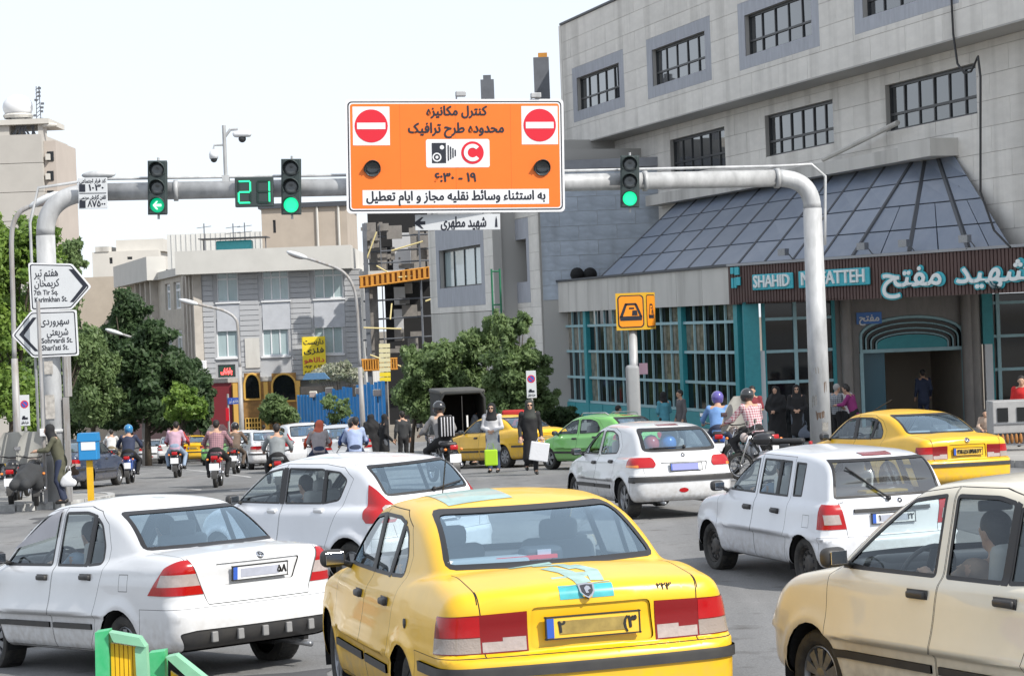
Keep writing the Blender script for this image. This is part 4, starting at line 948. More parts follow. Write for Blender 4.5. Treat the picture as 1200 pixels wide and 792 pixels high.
# sloping roof over the station
EZ = 4.02; _, TZ = FW.uz(1075, 189)
def eave(px):                               # eave point under photo column px
    if px <= 858: u, z = FL.uz(px, 318); p = FL.W @ Vector((u, -.02, 0)); return Vector((p.x, p.y, EZ - .02))
    u, z = FB.uz(px, 300); p = FB.W @ Vector((u, -.02, 0)); return Vector((p.x, p.y, EZ - .02))
c0 = FL.W @ Vector((FL.uz(855, 335)[0], 0, 0)); FB = Frame((c0.x, c0.y, 0), math.atan2(-math.cos(math.radians(34)), math.sin(math.radians(34))), mroot)
def topp(px): u, z = FW.uz(px, 215); p = FW.W @ Vector((u, -.05, 0)); return Vector((p.x, p.y, TZ))
mi = mroot.matrix_world.inverted()
ea = [706, 730, 755, 781, 808, 836, 866, 897, 930, 964, 1001, 1067, 1137, 1186]
to = [797, 820, 844, 869, 895, 922, 950, 980, 1010, 1042, 1074, 1088, 1103, 1121]
rw = [.0, .24, .5, .75, 1.0]
E_ = [eave(p) for p in ea]; T_ = [topp(p) for p in to]
for i in range(len(ea) - 1):
    nsub = 1 if i < 10 else 2
    for j in range(4):
        q0, q1 = rw[j], rw[j + 1]; A, B = E_[i], E_[i + 1]; C_, D = T_[i], T_[i + 1]
        sub = nsub if (i >= 10 and j < 2) else 1
        for s in range(sub):
            f0, f1 = s / sub + .012, (s + 1) / sub - .012
            P = lambda f, q: (A.lerp(B, f)).lerp(C_.lerp(D, f), q)
            v = [P(f0, q0 + .008), P(f1, q0 + .008), P(f1, q1 - .006), P(f0, q1 - .006)]; nn = (v[1] - v[0]).cross(v[3] - v[0]).normalized(); nn = nn if nn.z > 0 else -nn
            vs = v + [p + nn * .05 for p in v]
            MB().add(vs, [(0, 1, 2, 3), (7, 6, 5, 4), (0, 4, 5, 1), (1, 5, 6, 2), (2, 6, 7, 3), (3, 7, 4, 0)], mi).obj('roof_panel', M_ROOF, mroot)
    b = MB(); b.tube([E_[i], T_[i]], .085 if i < 10 else .11, 6, mi); b.obj('roof_rib', M_LEAD, mroot)
b = MB(); b.add(E_ + T_, [(i, i + 1, i + 1 + len(E_), i + len(E_)) for i in range(len(E_) - 1)], mi @ Matrix.Translation((0, 0, -.10))); b.obj('roof_deck', M_LEAD, mroot)
bl = MB(); bl.add([E_[0], T_[0], Vector((T_[0].x, T_[0].y, EZ - .5)), Vector((E_[0].x, E_[0].y, EZ - .5))], [(0, 1, 2, 3)], mi); bl.obj('roof_gable', M_LEAD, mroot)
ut0 = FW.uz(797, 230)[0]; ut1 = FW.uz(1121, 200)[0]
MB().box((ut0 - 2, -.75, TZ - .02), (ut1 - 1.9, -.02, TZ + .42), FW.M).obj('ledge', M_CONC, mroot); MB().box((ut1 - 1.87, -1.0, TZ - .05), (ut1 + .2, -.02, TZ + .50), FW.M).obj('ledge', M_CONC, mroot)
# pale fascia and brown sign fascia
ul0 = FL.uz(625, 350)[0]; ul1 = FL.uz(855, 335)[0]; _, fz0 = FL.uz(740, 362)
nfp = 9
for k in range(nfp):
    a = ul0 + (ul1 - ul0) * k / nfp; c = ul0 + (ul1 - ul0) * (k + 1) / nfp; blk('fascia_panel', M_CONC, mroot, FL.M, (a + .012, -.02, fz0), (c - .012, .25, EZ - .06))
MB().box((ul0 - .1, -.10, EZ - .05), (ul1 + .02, .35, EZ + .03), FL.M).obj('coping', M_LEAD, mroot)
bz0 = EZ - 1.36; bw = 15.5; nr = 0
MB().box((0, .0, bz0 + .02), (bw, .2, EZ - .07), FB.M).obj('fascia_backing', M_BROWN, mroot)
u = 0.
while u < bw:
    blk('cladding_rib', M_BROWN, mroot, FB.M, (u, -.045, bz0), (u + .10, -.005, EZ - .06)); u += .145
MB().box((-.02, -.10, EZ - .055), (bw, .3, EZ + .03), FB.M).obj('coping', mat('zinc edge', (.32, .33, .35), .4, .5), mroot)
MB().add([FB.W @ Vector((0, .2, bz0 + .05)), FB.W @ Vector((bw, .2, bz0 + .05)), Vector((24, 69.3, bz0 + .05)), Vector((c0.x + .2, 69.3, bz0 + .05))], [(0, 1, 2, 3)], mi).obj('canopy_ceiling', mat('canopy ceiling', (.22, .19, .17), .8), mroot)
# lettering on the brown fascia
M_SGN = mat('turquoise letter tray', (.05, .42, .50), .4); M_LET = mat('white raised letters', (.74, .78, .78), .4)
def fb(px, py): return FB.uz(px, py, -.06)
def sign_tray(x0, y0, x1, y1, s, hpx):
    u0, z1 = fb(x0, y0); u1, z0 = fb(x1, y1); t = MB().rbox(((u0 + u1) / 2, -.10, (z0 + z1) / 2), (u1 - u0, .07, abs(z1 - z0)), .03, FB.M); o = t.obj('sign_tray', M_SGN, mroot)
    x = text(s, abs(z1 - z0) * 1.05, M_LET, mroot, depth=.03, bold=.012, width=(u1 - u0) * .88); x.matrix_local = FB.M @ Matrix.Translation(((u0 + u1) / 2, -.16, (z0 + z1) / 2)) @ Matrix.Rotation(PI / 2, 4, 'X')
sign_tray(883, 322, 931, 338, 'SHAHID', 16); sign_tray(937, 318, 1021, 333.5, 'MOFATTEH', 16)
def sign_fa(s, x0, x1, y0, y1):
    u0, z1 = fb(x0, y0); u1, z0 = fb(x1, y1)
    for m, bo, dy, nm in ((M_SGN, .085, -.10, 'letter_tray'), (M_LET, .028, -.15, 'lettering')):
        x = text(fa(s), .90, m, mroot, depth=.012, bold=bo * .75, width=(u1 - u0) * (1.0 if bo > .05 else .94), name=nm); x.matrix_local = FB.M @ Matrix.Translation(((u0 + u1) / 2, dy, (z0 + z1) / 2 + .05)) @ Matrix.Rotation(PI / 2, 4, 'X')
sign_fa('مفتح', 1034, 1108, 312, 341); sign_fa('شهید', 1120, 1212, 306, 336)
u0, z0 = fb(857, 337); lg = MB(); 
for dx, dz, w, h in ((.0, .42, .16, .22), (.24, .40, .22, .26), (.0, .0, .11, .34), (.15, .0, .10, .34), (.29, .05, .22, .28)): lg.cbox((u0 + .12 + dx, -.09, z0 + .15 + dz), (w, .05, h), FB.M)
lg.obj('logo_marks', M_SGN, mroot)
for px, py in ((1067, 296), (1138, 288), (925, 306), (1018, 298)):   # floodlights on the eave
    u, z = FB.uz(px, py, -.2); b = MB().cbox((u, -.45, EZ + .28), (.35, .18, .22), FB.M); b.tube([(u, .0, EZ), (u, -.3, EZ + .3)], .02, 5, FB.M); b.obj('floodlight', M_STEEL, mroot)
# teal glazed wall
maj = [649, 689.5, 742, 801.5, 867]
umj = [FG.uz(p, 420)[0] for p in maj]; zr = [FG.uz(801.5, p)[1] for p in (479, 447, 412.5, 378.5)] + [fz0 + .02]
gsill = zr[0]; gnd = G(8, 80)
MB().box((umj[0] - .5, .14, gnd), (umj[-1] + .3, .45, EZ - .3), FG.M).obj('wall', M_DARK, mroot)
for i in range(len(umj)):
    MB().box((umj[i] - .16, -.12, gnd + .1), (umj[i] + .16, .10, fz0), FG.M).obj('teal_column', M_TEAL, mroot)
for i in range(len(umj) - 1):
    a, c = umj[i] + .16, umj[i + 1] - .16; nb = 5
    for z in zr[:-1]: MB().box((a, -.05, z - .05), (c, .05, z + .05), FG.M).obj('transom', M_LTEAL, mroot)
    for k in range(nb):
        x0, x1 = a + (c - a) * k / nb, a + (c - a) * (k + 1) / nb
        if k: MB().box((x0 - .032, -.035, gsill), (x0 + .032, .04, fz0), FG.M).obj('mullion', M_LTEAL, mroot)
        for z0_, z1_ in zip(zr[:-1], zr[1:]):
            p = unit('glass_pane', M_DGL if random.random() > (.75 if z0_ > zr[2] - .1 else .12) * (1 - i * .2) else M_BLIND, mroot, FG.M @ Matrix.Translation(((x0 + x1) / 2, .07, (z0_ + z1_) / 2)) @ Matrix.Rotation(random.uniform(-.01, .01), 4, 'Z') @ Matrix.Diagonal((x1 - x0, .012, z1_ - z0_, 1)))  # random panes carry the painted reflection, mostly in the upper rows
    for k in range(3):
        x0, x1 = a + (c - a) * k / 3, a + (c - a) * (k + 1) / 3; blk('sill_panel', M_TEAL, mroot, FG.M, (x0 + .03, -.1, gsill - .62), (x1 - .03, .05, gsill - .06))
MB().box((umj[0], -.35, gnd), (umj[-1], .1, gsill - .64), FG.M).obj('plinth', M_CONC, mroot)
blk('wall_pier', M_STONE, mroot, FG.M, (umj[0] - 1.5, -.1, gnd), (umj[0] - .25, .4, fz0 + .02))
# entrance front, facing the street crossing
YE = 69.5; FE = Frame((0, YE, 0), 0, mroot); GE = G(10, YE) + .14
ue = lambda px, py=420: FE.uz(px, py)
def erect(name, m, x0, x1, z0, z1, y0, y1): return MB().box((x0, y0, z0), (x1, y1, z1), FE.M).obj(name, m, mroot)
x870 = ue(872)[0]; zc = bz0 + .06
def glazed(xa, xb, vs, hs, tops):
    xs_ = [xa] + [ue(v)[0] for v in vs] + [xb]; zs_ = [GE + .1] + sorted(ue((xa > 20) and 1175 or 930, h)[1] for h in hs) + [zc]
    for i in range(len(xs_) - 1):
        for j in range(len(zs_) - 1): erect('glass_pane', M_DGL, xs_[i] + .03, xs_[i + 1] - .03, zs_[j] + .03, zs_[j + 1] - .03, .07, .085)
    for x in xs_: erect('mullion', M_TEAL if x in (xa, xb) else M_LTEAL, x - .06, x + .06, GE, zc, -.06, .06)
    for z in zs_[1:-1]: erect('transom', M_LTEAL, xa + .06, xb - .06, z - .05, z + .05, -.04, .05)
erect('teal_column', M_TEAL, x870, ue(890)[0], GE, zc, -.3, .1)
erect('pier', M_WFR, ue(890)[0], ue(896)[0], GE, ue(893, 411)[1], -.1, .1)
glazed(ue(896)[0], ue(978)[0], (933, 968), (373, 411, 447), 0)
glazed(ue(1163)[0], ue(1260)[0], (1171, 1215), (364, 403, 442), 0)
erect('teal_column', M_TEAL, ue(1151)[0], ue(1163)[0], ue(1157, 403)[1], zc, -.25, .1); erect('pier', M_WFR, ue(1153)[0], ue(1162)[0], GE, ue(1157, 403)[1], -.2, .1)
xd0, zs_ = ue(1009, 412); xd1 = ue(1129, 408)[0]; GD = GE + .42
holes = [(xd0, xd1, GE, zs_ + 1.2)]
wall_holes('wall', M_GRST, mroot, FE.M, ue(980)[0], ue(1150)[0], GE, zc, holes, th=.25)
b = MB(); n = 20; xc = (xd0 + xd1) / 2; rx = (xd1 - xd0) / 2
arc = lambda q, k, h: (xc + rx * k * math.cos(q), zs_ + (.55 if True else 0) * (k) + h * math.sin(q))
# spandrels above the arch
for s in (-1, 1):
    pl = [(xc + s * rx, zs_ + .5)] + [(xc + s * rx * math.cos(q), zs_ + .5 + .62 * math.sin(q)) for q in np.linspace(0, PI / 2, 10)][1:] + [(xc, zs_ + 1.22), (xc + s * rx, zs_ + 1.22)]
    b.prism(pl, .02, .22, 'y', FE.M)
b.obj('spandrel', M_GRST, mroot)
def arch_line(k, hh, zb, r, m, nm='arch_bar'):
    pts = [(xc - rx * k, -.02, zs_ + zb)] + [(xc + rx * k * math.cos(q), -.02, zs_ + .5 * k * k + hh * math.sin(q)) for q in np.linspace(PI, 0, 18)] + [(xc + rx * k, -.02, zs_ + zb)]
    return MB().tube(pts, r, 5, FE.M).obj(nm, m, mroot)
arch_line(1.0, .62, 0, .06, M_LTEAL); arch_line(.90, .52, 0, .03, M_LTEAL); arch_line(.80, .42, 0, .03, M_LTEAL); arch_line(.70, .34, 0, .03, M_LTEAL)
pl = [(xc - rx * .68, zs_ + .06), (xc + rx * .68, zs_ + .06)] + [(xc + rx * .68 * math.cos(q), zs_ + .22 + .30 * math.sin(q)) for q in np.linspace(0, PI, 14)]
MB().prism(pl, -.03, .05, 'y', FE.M).obj('teal_tympanum', M_TEAL, mroot)
erect('lintel', M_LTEAL, xd0 - .04, xd1 + .04, zs_ - .06, zs_ + .06, -.1, .1)
for x in (xd0, xd1): erect('door_jamb', M_LTEAL, x - .06, x + .06, GE, zs_ - .06, -.08, .1)
erect('arch_glazing', M_DGL, xd0, xd1, zs_ + .06, zs_ + 1.15, .12, .14)
erect('hall_wall', mat('dim hall wall', (.50, .43, .35), .6), xd0 - 2, xd1 + 2, GE - .5, zs_ + 2, 6, 6.2); erect('hall_side', mat('blue door leaf', (.03, .12, .17), .3), xd0 + .02, xd0 + .9, GE, zs_ - .05, .6, .65)
M_HALL = mat('hall stone', (.45, .40, .34), .5, noise=.2, nscale=2); erect('hall_side', M_HALL, xd0 - .4, xd0 - .1, GE, zs_ + 1, .3, 6); erect('hall_side', M_HALL, xd1 + .1, xd1 + .4, GE, zs_ + 1, .3, 6); erect('hall_ceiling', M_DARK, xd0 - .4, xd1 + .4, zs_ + 1.2, zs_ + 1.3, .3, 6)
for k in range(3): erect('step', M_CONC, xd0 - .5, xd1 + .5, GE, GE + .14 * (k + 1), -.9 + .3 * k, 6)
for px in (992, 1141, 1133): 
    x = ue(px)[0]; MB().lathe([(.20, GE), (.20, zc)], 20, FE.M @ Matrix.Translation((x, -.22, 0))).obj('round_column', M_GRST, mroot, True)
u0, z1 = ue(1003, 366.5); u1, z0 = ue(1033, 379); o = MB().cbox(((u0 + u1) / 2, -.06, (z0 + z1) / 2), (u1 - u0, .04, z1 - z0), FE.M).obj('blue_name_plate', mat('enamel blue', (.03, .16, .5), .3), mroot)
x = text(fa('مفتح'), .34, M_WHITEP, mroot, depth=.004, bold=.01); x.matrix_local = FE.M @ Matrix.Translation(((u0 + u1) / 2, -.09, (z0 + z1) / 2)) @ Matrix.Rotation(PI / 2, 4, 'X')
erect('end_wall', M_STONE2, ue(1260)[0], 34, GE - 1, EZ, 0, 4)
# blue grey end wall of the low wing, and the stone wing beyond
YBL = 87.0; FBL = Frame((0, YBL, 0), 0, mroot); bx = lambda px, py=260: FBL.uz(px, py)
xa, _ = bx(633); xb = bx(797)[0]; zt_ = bx(715, 196)[1]; xb2 = bx(880)[0]
MB().box((xa, 0, -2), (xb2, .4, zt_), FBL.M).obj('wall', M_STONE2, mroot)
panels('blue_stone_panel', M_BLUES, mroot, FBL.M, xa, xb2, EZ - .8, zt_ - .05, [], 1.62, .62)
MB().box((xa - .1, -.12, zt_ - .03), (xb2, .5, zt_ + .35), FBL.M).obj('parapet', mat('blue grey parapet', (.30, .31, .34), .8, noise=.2, nscale=2), mroot)
for px in (676, 691): u, z = bx(px, 322); MB().sphere((u, -.5, z), .30, 12, 8, FBL.M).obj('rooftop_lamp', M_DARK, mroot, True)
FS = mframe(FBL.W.translation.x + xa + .319 * YBL, YBL + 10.5, mroot)   # stone wing, same direction
us0 = FS.uz(588, 300)[0]; us1 = FS.uz(632.5, 300)[0]; ztS = FS.uz(610, 235)[1]; hw = [(FS.uz(600.5, 282)[0], FS.uz(617, 282)[0], FS.uz(609, 331)[1], FS.uz(609, 281)[1])]
hs_ = [(hw[0][0] - .35, hw[0][1] + .35, hw[0][2] - .9, hw[0][3] + .9)]
wall_holes('wall', M_STONE2, mroot, FS.M, us0, us1, -4, ztS + 2, hw, th=.5)
panels('stone_panel', M_STONE, mroot, FS.M, us0, us1, -2.5, ztS + 1.9, hs_, 1.9, .78)
b = MB()
for r in rects_minus(hs_[0], hw): b.box((r[0], -.03, r[2]), (r[1], .02, r[3]), FS.M)
b.obj('window_surround', M_SURR, mroot); MB().box((hw[0][0], .45, hw[0][2]), (hw[0][1], .5, hw[0][3]), FS.M).obj('window', M_WGL, mroot)
FS2 = mframe(FS.W.translation.x + .319 * FS.W.translation.y - 1.2, 118, mroot)
a0 = FS2.uz(503, 300)[0]; a1 = FS2.uz(578, 300)[0]; ztS2 = FS2.uz(560, 235)[1]; zb2 = FS2.uz(560, 365)[1]
w0, w1 = FS2.uz(516, 330)[0], FS2.uz(565, 330)[0]; wz1 = FS2.uz(540, 290)[1]; wz0 = FS2.uz(540, 336)[1]; so_ = (w0 - .5, w1 + .5, wz0 - .9, wz1 + 1.0)
wall_holes('wall', M_STONE2, mroot, FS2.M, a0, a1, zb2, ztS2 + 2.5, [(w0, w1, wz0, wz1)], th=.4)
panels('stone_panel', M_STONE, mroot, FS2.M, a0, a1, zb2, ztS2 + 2.4, [so_], 2.0, .80)
b = MB()
for r in rects_minus(so_, [(w0, w1, wz0, wz1)]): b.box((r[0], -.03, r[2]), (r[1], .02, r[3]), FS2.M)
b.obj('window_surround', M_SURR, mroot); window(FS2.M, mroot, w0, w1, wz0, wz1, 4, y=.2, fr=.07, gm=M_CURT)
MB().box((a0, .4, -5), (a1 - .2, 8, ztS2 + 2.5), FS2.M).obj('wall', M_STONE2, mroot); MB().box((a0, -.02, -5), (a1, .35, zb2 - .02), FS2.M).obj('lower_wall', M_CONC, mroot)
panels('blue_stone_panel', M_BLUES, mroot, Frame((0, 107, 0), 0, mroot).M, at(578, 300, 107).x, at(589, 300, 107).x, -2, ztS2, [], 1.6, .7)
MB().box((us0 - 1, .5, -5), (us1, 9, ztS + 2), FS.M).obj('wall', M_STONE2, mroot)
# cables and a pipe on the facade
c = [FU.W @ Vector((FU.uz(px, py, -.1)[0], -.1, FU.uz(px, py, -.1)[1])) for px, py in ((1114, -20), (1117, 40), (1122, 75), (1130, 86), (1138, 84), (1142, 76), (1146, 66), (1149, 90), (1149, 225), (1165, 270), (1184, 290))]
MB().tube(c, .035, 6, mi).obj('cable', M_RUB, mroot)
c = [FW.W @ Vector((FW.uz(px, py, -.5)[0], -.5, FW.uz(px, py, -.5)[1])) for px, py in ((965, 187), (1010, 165), (1052, 144))]
MB().tube(c, .09, 8, mi).obj('white_pipe', M_CONC, mroot)
for px, hh, hb in ((608, 70, 110), (632, 68, 115)):      # dark flues
    pass
# ------------------------------------------------------------------ the town behind
def bld(name, label, cat, px, py, Y): 
    p = at(px, py, Y); r = empty(name, label, cat, (p.x, Y, G(p.x, Y))); bpy.context.view_layer.update(); return r
# white two-storey office building over a restaurant, front facing the camera
YW = 123.0; wr = bld('office_building', 'white brick office building with curtained windows above the wooden restaurant front', 'building', 320, 500, YW); wi = wr.matrix_world.inverted()
FW2 = Frame((0, YW, 0), 0, wr); P2 = lambda px, py: FW2.uz(px, py)
x0 = P2(238, 400)[0]; x1 = P2(413, 400)[0]; x2 = P2(424, 400)[0]; zb = P2(320, 441)[1]; zt = P2(330, 318)[1]; zg = G(x0, YW)
ws = []
for (a, c) in ((253, 279.5), (306.5, 339), (367, 402.5)):
    for (t_, b_) in ((314, 351), (372, 416)):
        u0, z1 = P2(a, t_ + (330 - (a + c) / 2) * .037); u1, z0 = P2(c, b_ + (330 - (a + c) / 2) * .037); ws.append((u0, u1, z0, z1))
wall_holes('wall', M_BRICKW, wr, FW2.M, x0, x2, zb, zt, ws, th=.3)
row = 0; z = zb
while z < zt:                               # long thin stone courses, a shade proud
    for pa, pb in ((238, 251), (281, 304), (341, 365), (405, 424)):
        blk('stone_course', M_BRICKW, wr, FW2.M, (P2(pa, 380)[0] + random.random() * .04, -.05 - random.random() * .02, z + .02), (P2(pb, 380)[0], .01, min(zt, z + .29)))
    z += .31
for w in ws: window(FW2.M, wr, w[0], w[1], w[2], w[3], 3 if w[1] - w[0] > 1.5 else 2, .70, y=.10, fr=.07, fm=M_WFR, gm=M_CURT); MB().box((w[0] - .1, -.12, w[2] - .10), (w[1] + .1, .1, w[2] - .01), FW2.M).obj('sill', M_WFR, wr)
for w in ws:
    if w[2] > 0.5 * (zb + zt): MB().box((w[0] - .05, -.03, w[2] - 1.75), (w[1] + .05, .01, w[2] - .13), FW2.M).obj('apron_panel', mat('pale render', (.50, .52, .56), .8, noise=.15, nscale=2), wr)
MB().box((x0 - 1.3, -1.2, zt), (x1 + .2, .3, P2(330, 291)[1]), FW2.M).obj('cornice', mat('cream cornice', (.56, .55, .52), .8, noise=.1, nscale=1), wr)
MB().box((x0 - 1.3, .3, zt), (x1 + .2, 14, P2(330, 291)[1] - .1), FW2.M).obj('roof', M_CONC, wr)
MB().box((x0 + .1, .32, zg - .5), (x2, 16, zt), FW2.M).obj('wall', M_CONC, wr)
MB().box((x0 - .6, -.5, zb - .25), (x2, .3, zb - .01), FW2.M).obj('floor_edge', M_CONC, wr)
MB().box((P2(287, 400)[0], -.12, P2(295, 431)[1]), (P2(304, 400)[0], -.07, P2(295, 396)[1]), FW2.M).obj('blank_panel', M_CONC, wr)
# side wing along the side street
FSd = Frame((x0 - 1.15, YW + .2, 0), ANG + PI, wr)
FSd = Frame((x0 - .319 * 34 + .0, YW + 34, 0), ANG, wr)
Ls = 34 * math.hypot(1, .319); lw = []
zs1 = zt + .2
su = lambda px: FSd.uz(px, 380)[0]
for (a, c) in ((195, 201), (205, 213), (217, 222)):
    for (t_, b_) in ((330, 362), (386, 416)): lw.append((su(a), su(c), FSd.uz(208, b_)[1], FSd.uz(208, t_)[1]))
wall_holes('wall', mat('cream stone', (.50, .46, .40), .8, noise=.25, nscale=1.5), wr, FSd.M, 0, Ls, zb, zs1, lw, th=.3)
MB().box((0, .3, zg - .5), (Ls, 8, zs1), FSd.M).obj('wall', mat('cream stone'), wr) if False else MB().box((0, .3, zg - .5), (Ls, 8, zs1), FSd.M).obj('wall', MATS['cream stone'], wr)
for w in lw: window(FSd.M, wr, w[0], w[1], w[2], w[3], 2, .7, y=.15, fr=.12, fm=M_WFR, gm=M_CURT)
for px in (168, 174, 180, 186, 225, 229, 233, 237): u = su(px); MB().box((u - .22, -.5, zb), (u + .22, -.0, zs1), FSd.M).obj('fin', mat('cream stone pier', (.52, .48, .43), .8, noise=.25, nscale=1.5), wr)
MB().box((-.3, -.9, zs1), (su(190), .4, zs1 + 1.6), FSd.M).obj('cornice', MATS['cream cornice'], wr)
MB().box((su(190) + .02, -.2, zs1 + .0), (Ls, .4, zs1 + .5), FSd.M).obj('cornice', MATS['cream cornice'], wr)
MB().box((0, -.3, zg), (Ls, .29, zb - .02), FSd.M).obj('lower_wall', mat('dark red cladding', (.13, .02, .025), .5), wr)
# restaurant front
rr = bld('restaurant_front', 'golden brown carved wooden restaurant front with arched windows under the white building', 'shopfront', 300, 500, YW - .6); FR_ = Frame((0, YW - .7, 0), 0, rr); P3 = lambda px, py: FR_.uz(px, py)
M_GOLD = mat('carved golden wood', (.38, .20, .055), .6, noise=.5, nscale=4, bump=.5, bscale=8); M_GTRIM = mat('golden trim', (.60, .36, .08), .5)
xa, xb_ = P3(272, 470)[0], P3(352, 470)[0]; hl = []
ar = [(P3(286.5, 460)[0], P3(305, 460)[0], P3(295, 468)[1], P3(295, 452)[1]), (P3(319, 460)[0], P3(347, 460)[0], P3(333, 470)[1], P3(333, 452)[1])]
wall_holes('wall', M_GOLD, rr, FR_.M, xa, xb_, zg, zb - .27, [(a[0], a[1], a[2], a[3] + .75) for a in ar], th=.3)
for a in ar:
    c = (a[0] + a[1]) / 2; r_ = (a[1] - a[0]) / 2; h_ = .72; pts = [(a[0], -.02, a[2])] + [(c + r_ * math.cos(q), -.02, a[3] + h_ * math.sin(q)) for q in np.linspace(PI, 0, 14)] + [(a[1], -.02, a[2]), (a[0], -.02, a[2])]
    MB().tube(pts, .07, 5, FR_.M).obj('arch_frame', M_GTRIM, rr)
    MB().prism([(a[0], a[2]), (a[1], a[2])] + [(c + r_ * math.cos(q), a[3] + h_ * math.sin(q)) for q in np.linspace(0, PI, 14)], .05, .10, 'y', FR_.M).obj('arched_window', M_DGL, rr)
    for s in (-1, 1):
        pl = [(c + s * r_, a[3])] + [(c + s * r_ * math.cos(q), a[3] + h_ * math.sin(q)) for q in np.linspace(0, PI / 2, 7)][1:] + [(c, a[3] + .76), (c + s * r_, a[3] + .76)]
        MB().prism(pl, 0, .3, 'y', FR_.M).obj('spandrel', M_GOLD, rr)
for px in (276, 312, 350): u = P3(px, 460)[0]; MB().cbox((u, -.1, (zg + zb) / 2), (.25, .2, zb - zg - .6), FR_.M).obj('pilaster', M_GTRIM, rr)
lx0, lz1 = P3(288, 490); lx1, lz0 = P3(306, 506); b = MB()
for k in range(6): u = lx0 + (lx1 - lx0) * k / 5; b.cbox((u, -.06, (lz0 + lz1) / 2), (.06, .06, lz1 - lz0), FR_.M)
for k in range(4): z = lz0 + (lz1 - lz0) * k / 3; b.cbox(((lx0 + lx1) / 2, -.06, z), (lx1 - lx0, .05, .06), FR_.M)
o = b.obj('lattice', M_GTRIM, rr); o['kind'] = 'stuff'; MB().cbox(((lx0 + lx1) / 2, -.01, (lz0 + lz1) / 2), (lx1 - lx0, .03, lz1 - lz0), FR_.M).obj('lattice_window', M_DGL, rr)
MB().box((P3(243, 470)[0], .0, zg), (xa - .02, .3, zb - .27), FR_.M).obj('red_wall', mat('deep red wall', (.16, .012, .02), .6), rr)
MB().box((xb_, -.2, zg), (P3(425, 470)[0], .2, P3(380, 452)[1]), FR_.M).obj('rough_stone_wall', mat('rough stone', (.25, .22, .19), .9, noise=.5, nscale=2, bump=1, bscale=4), rr)
# sign boards on it
def board(name, label, cat, px0, py0, px1, py1, Y, m, frame=None, th=.08, group=None):
    a, c = at(px0, py0, Y), at(px1, py1, Y); o = empty(name, label, cat, ((a.x + c.x) / 2, Y, (a.z + c.z) / 2), group=group)
    MB().rbox((0, 0, 0), (abs(c.x - a.x), th, abs(a.z - c.z)), .01).obj('board', m, o)
    if frame:
        w, h = abs(c.x - a.x), abs(a.z - c.z); b = MB()
        for cc, d in (((0, 0, h / 2), (w + .06, th + .04, .06)), ((0, 0, -h / 2), (w + .06, th + .04, .06)), ((-w / 2, 0, 0), (.06, th + .04, h)), ((w / 2, 0, 0), (.06, th + .04, h))): b.cbox(cc, d)
        b.obj('rim', frame, o)
    return o, abs(c.x - a.x), abs(a.z - c.z)
M_BLK = mat('sign black', (.02, .02, .025), .6); M_REDL = mat('sign red', (.55, .03, .04), .5)
o, w, h = board('banner', 'tall yellow banner with black and red writing hung on the white building', 'banner', 353.5, 395, 382.5, 438, YW - .55, mat('banner yellow', (.80, .62, .03), .7, noise=.12, nscale=2), th=.03)
for s, z, sz, m in ((fa('داربست'), .36, .52, M_BLK), (fa('فلزی'), .13, .50, M_BLK), (fa('دالاهو'), -.12, .46, M_REDL), ('۰۹۱۲ ۸ ۲۲۱', -.30, .28, M_BLK), ('۸۸۲ ۱۱ ۲۲', -.43, .22, M_BLK)): text(s, sz * h / 2.6, m, o, (0, -.03, z * h), width=w * .85, bold=.01)
o, w, h = board('neon_sign', 'small dark green sign with glowing red writing at the corner of the white building', 'sign', 256, 428, 275.5, 441, YW - 1.0, mat('neon board', (.02, .06, .04), .5), M_LEAD)
text(fa('چلوکبابی'), .42, mat('red neon', (.8, .05, .05), .5, emis=(1, .05, .05), estr=2.5), o, (0, -.05, 0), width=w * .7, bold=.012)
# construction frame between the buildings
cr = bld('construction_frame', 'half built steel frame building with orange edge beams and loose scaffolding', 'building', 460, 500, 116); Fc = Frame((0, 116, 0), 0, cr); Pc = lambda px, py: Fc.uz(px, py)
M_ORB = mat('orange beam paint', (.62, .27, .035), .6, noise=.3, nscale=4); M_STL = mat('grey steel column', (.13, .14, .16), .5, noise=.3, nscale=2); M_RAW = mat('raw block wall', (.27, .25, .23), .9, noise=.4, nscale=2, bump=.4)
def cb(name, m, pa, pb, y0, y1): a, c = Pc(*pa), Pc(*pb); return MB().box((a[0], y0, c[1]), (c[0], y1, a[1]), Fc.M).obj(name, m, cr)
for (a, c, w_) in ((424, 438, 0), (444, 453, .4), (489, 500, .2)): cb('column', M_STL, (a, 262), (c, 500), .1 + w_, .9 + w_)
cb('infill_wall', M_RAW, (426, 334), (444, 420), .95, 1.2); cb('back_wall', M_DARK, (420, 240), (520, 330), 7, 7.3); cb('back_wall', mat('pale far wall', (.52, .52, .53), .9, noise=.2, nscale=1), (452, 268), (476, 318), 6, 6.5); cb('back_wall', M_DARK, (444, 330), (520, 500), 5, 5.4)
cb('back_wall', MATS['pale far wall'], (456, 335), (470, 356), 4.5, 4.9); cb('back_wall', MATS['pale far wall'], (456, 362), (468, 386), 4.5, 4.9); cb('floor_slab', M_CONC, (420, 318), (508, 321), .4, 6); cb('infill_wall', M_RAW, (476, 268), (494, 312), 5, 5.3)
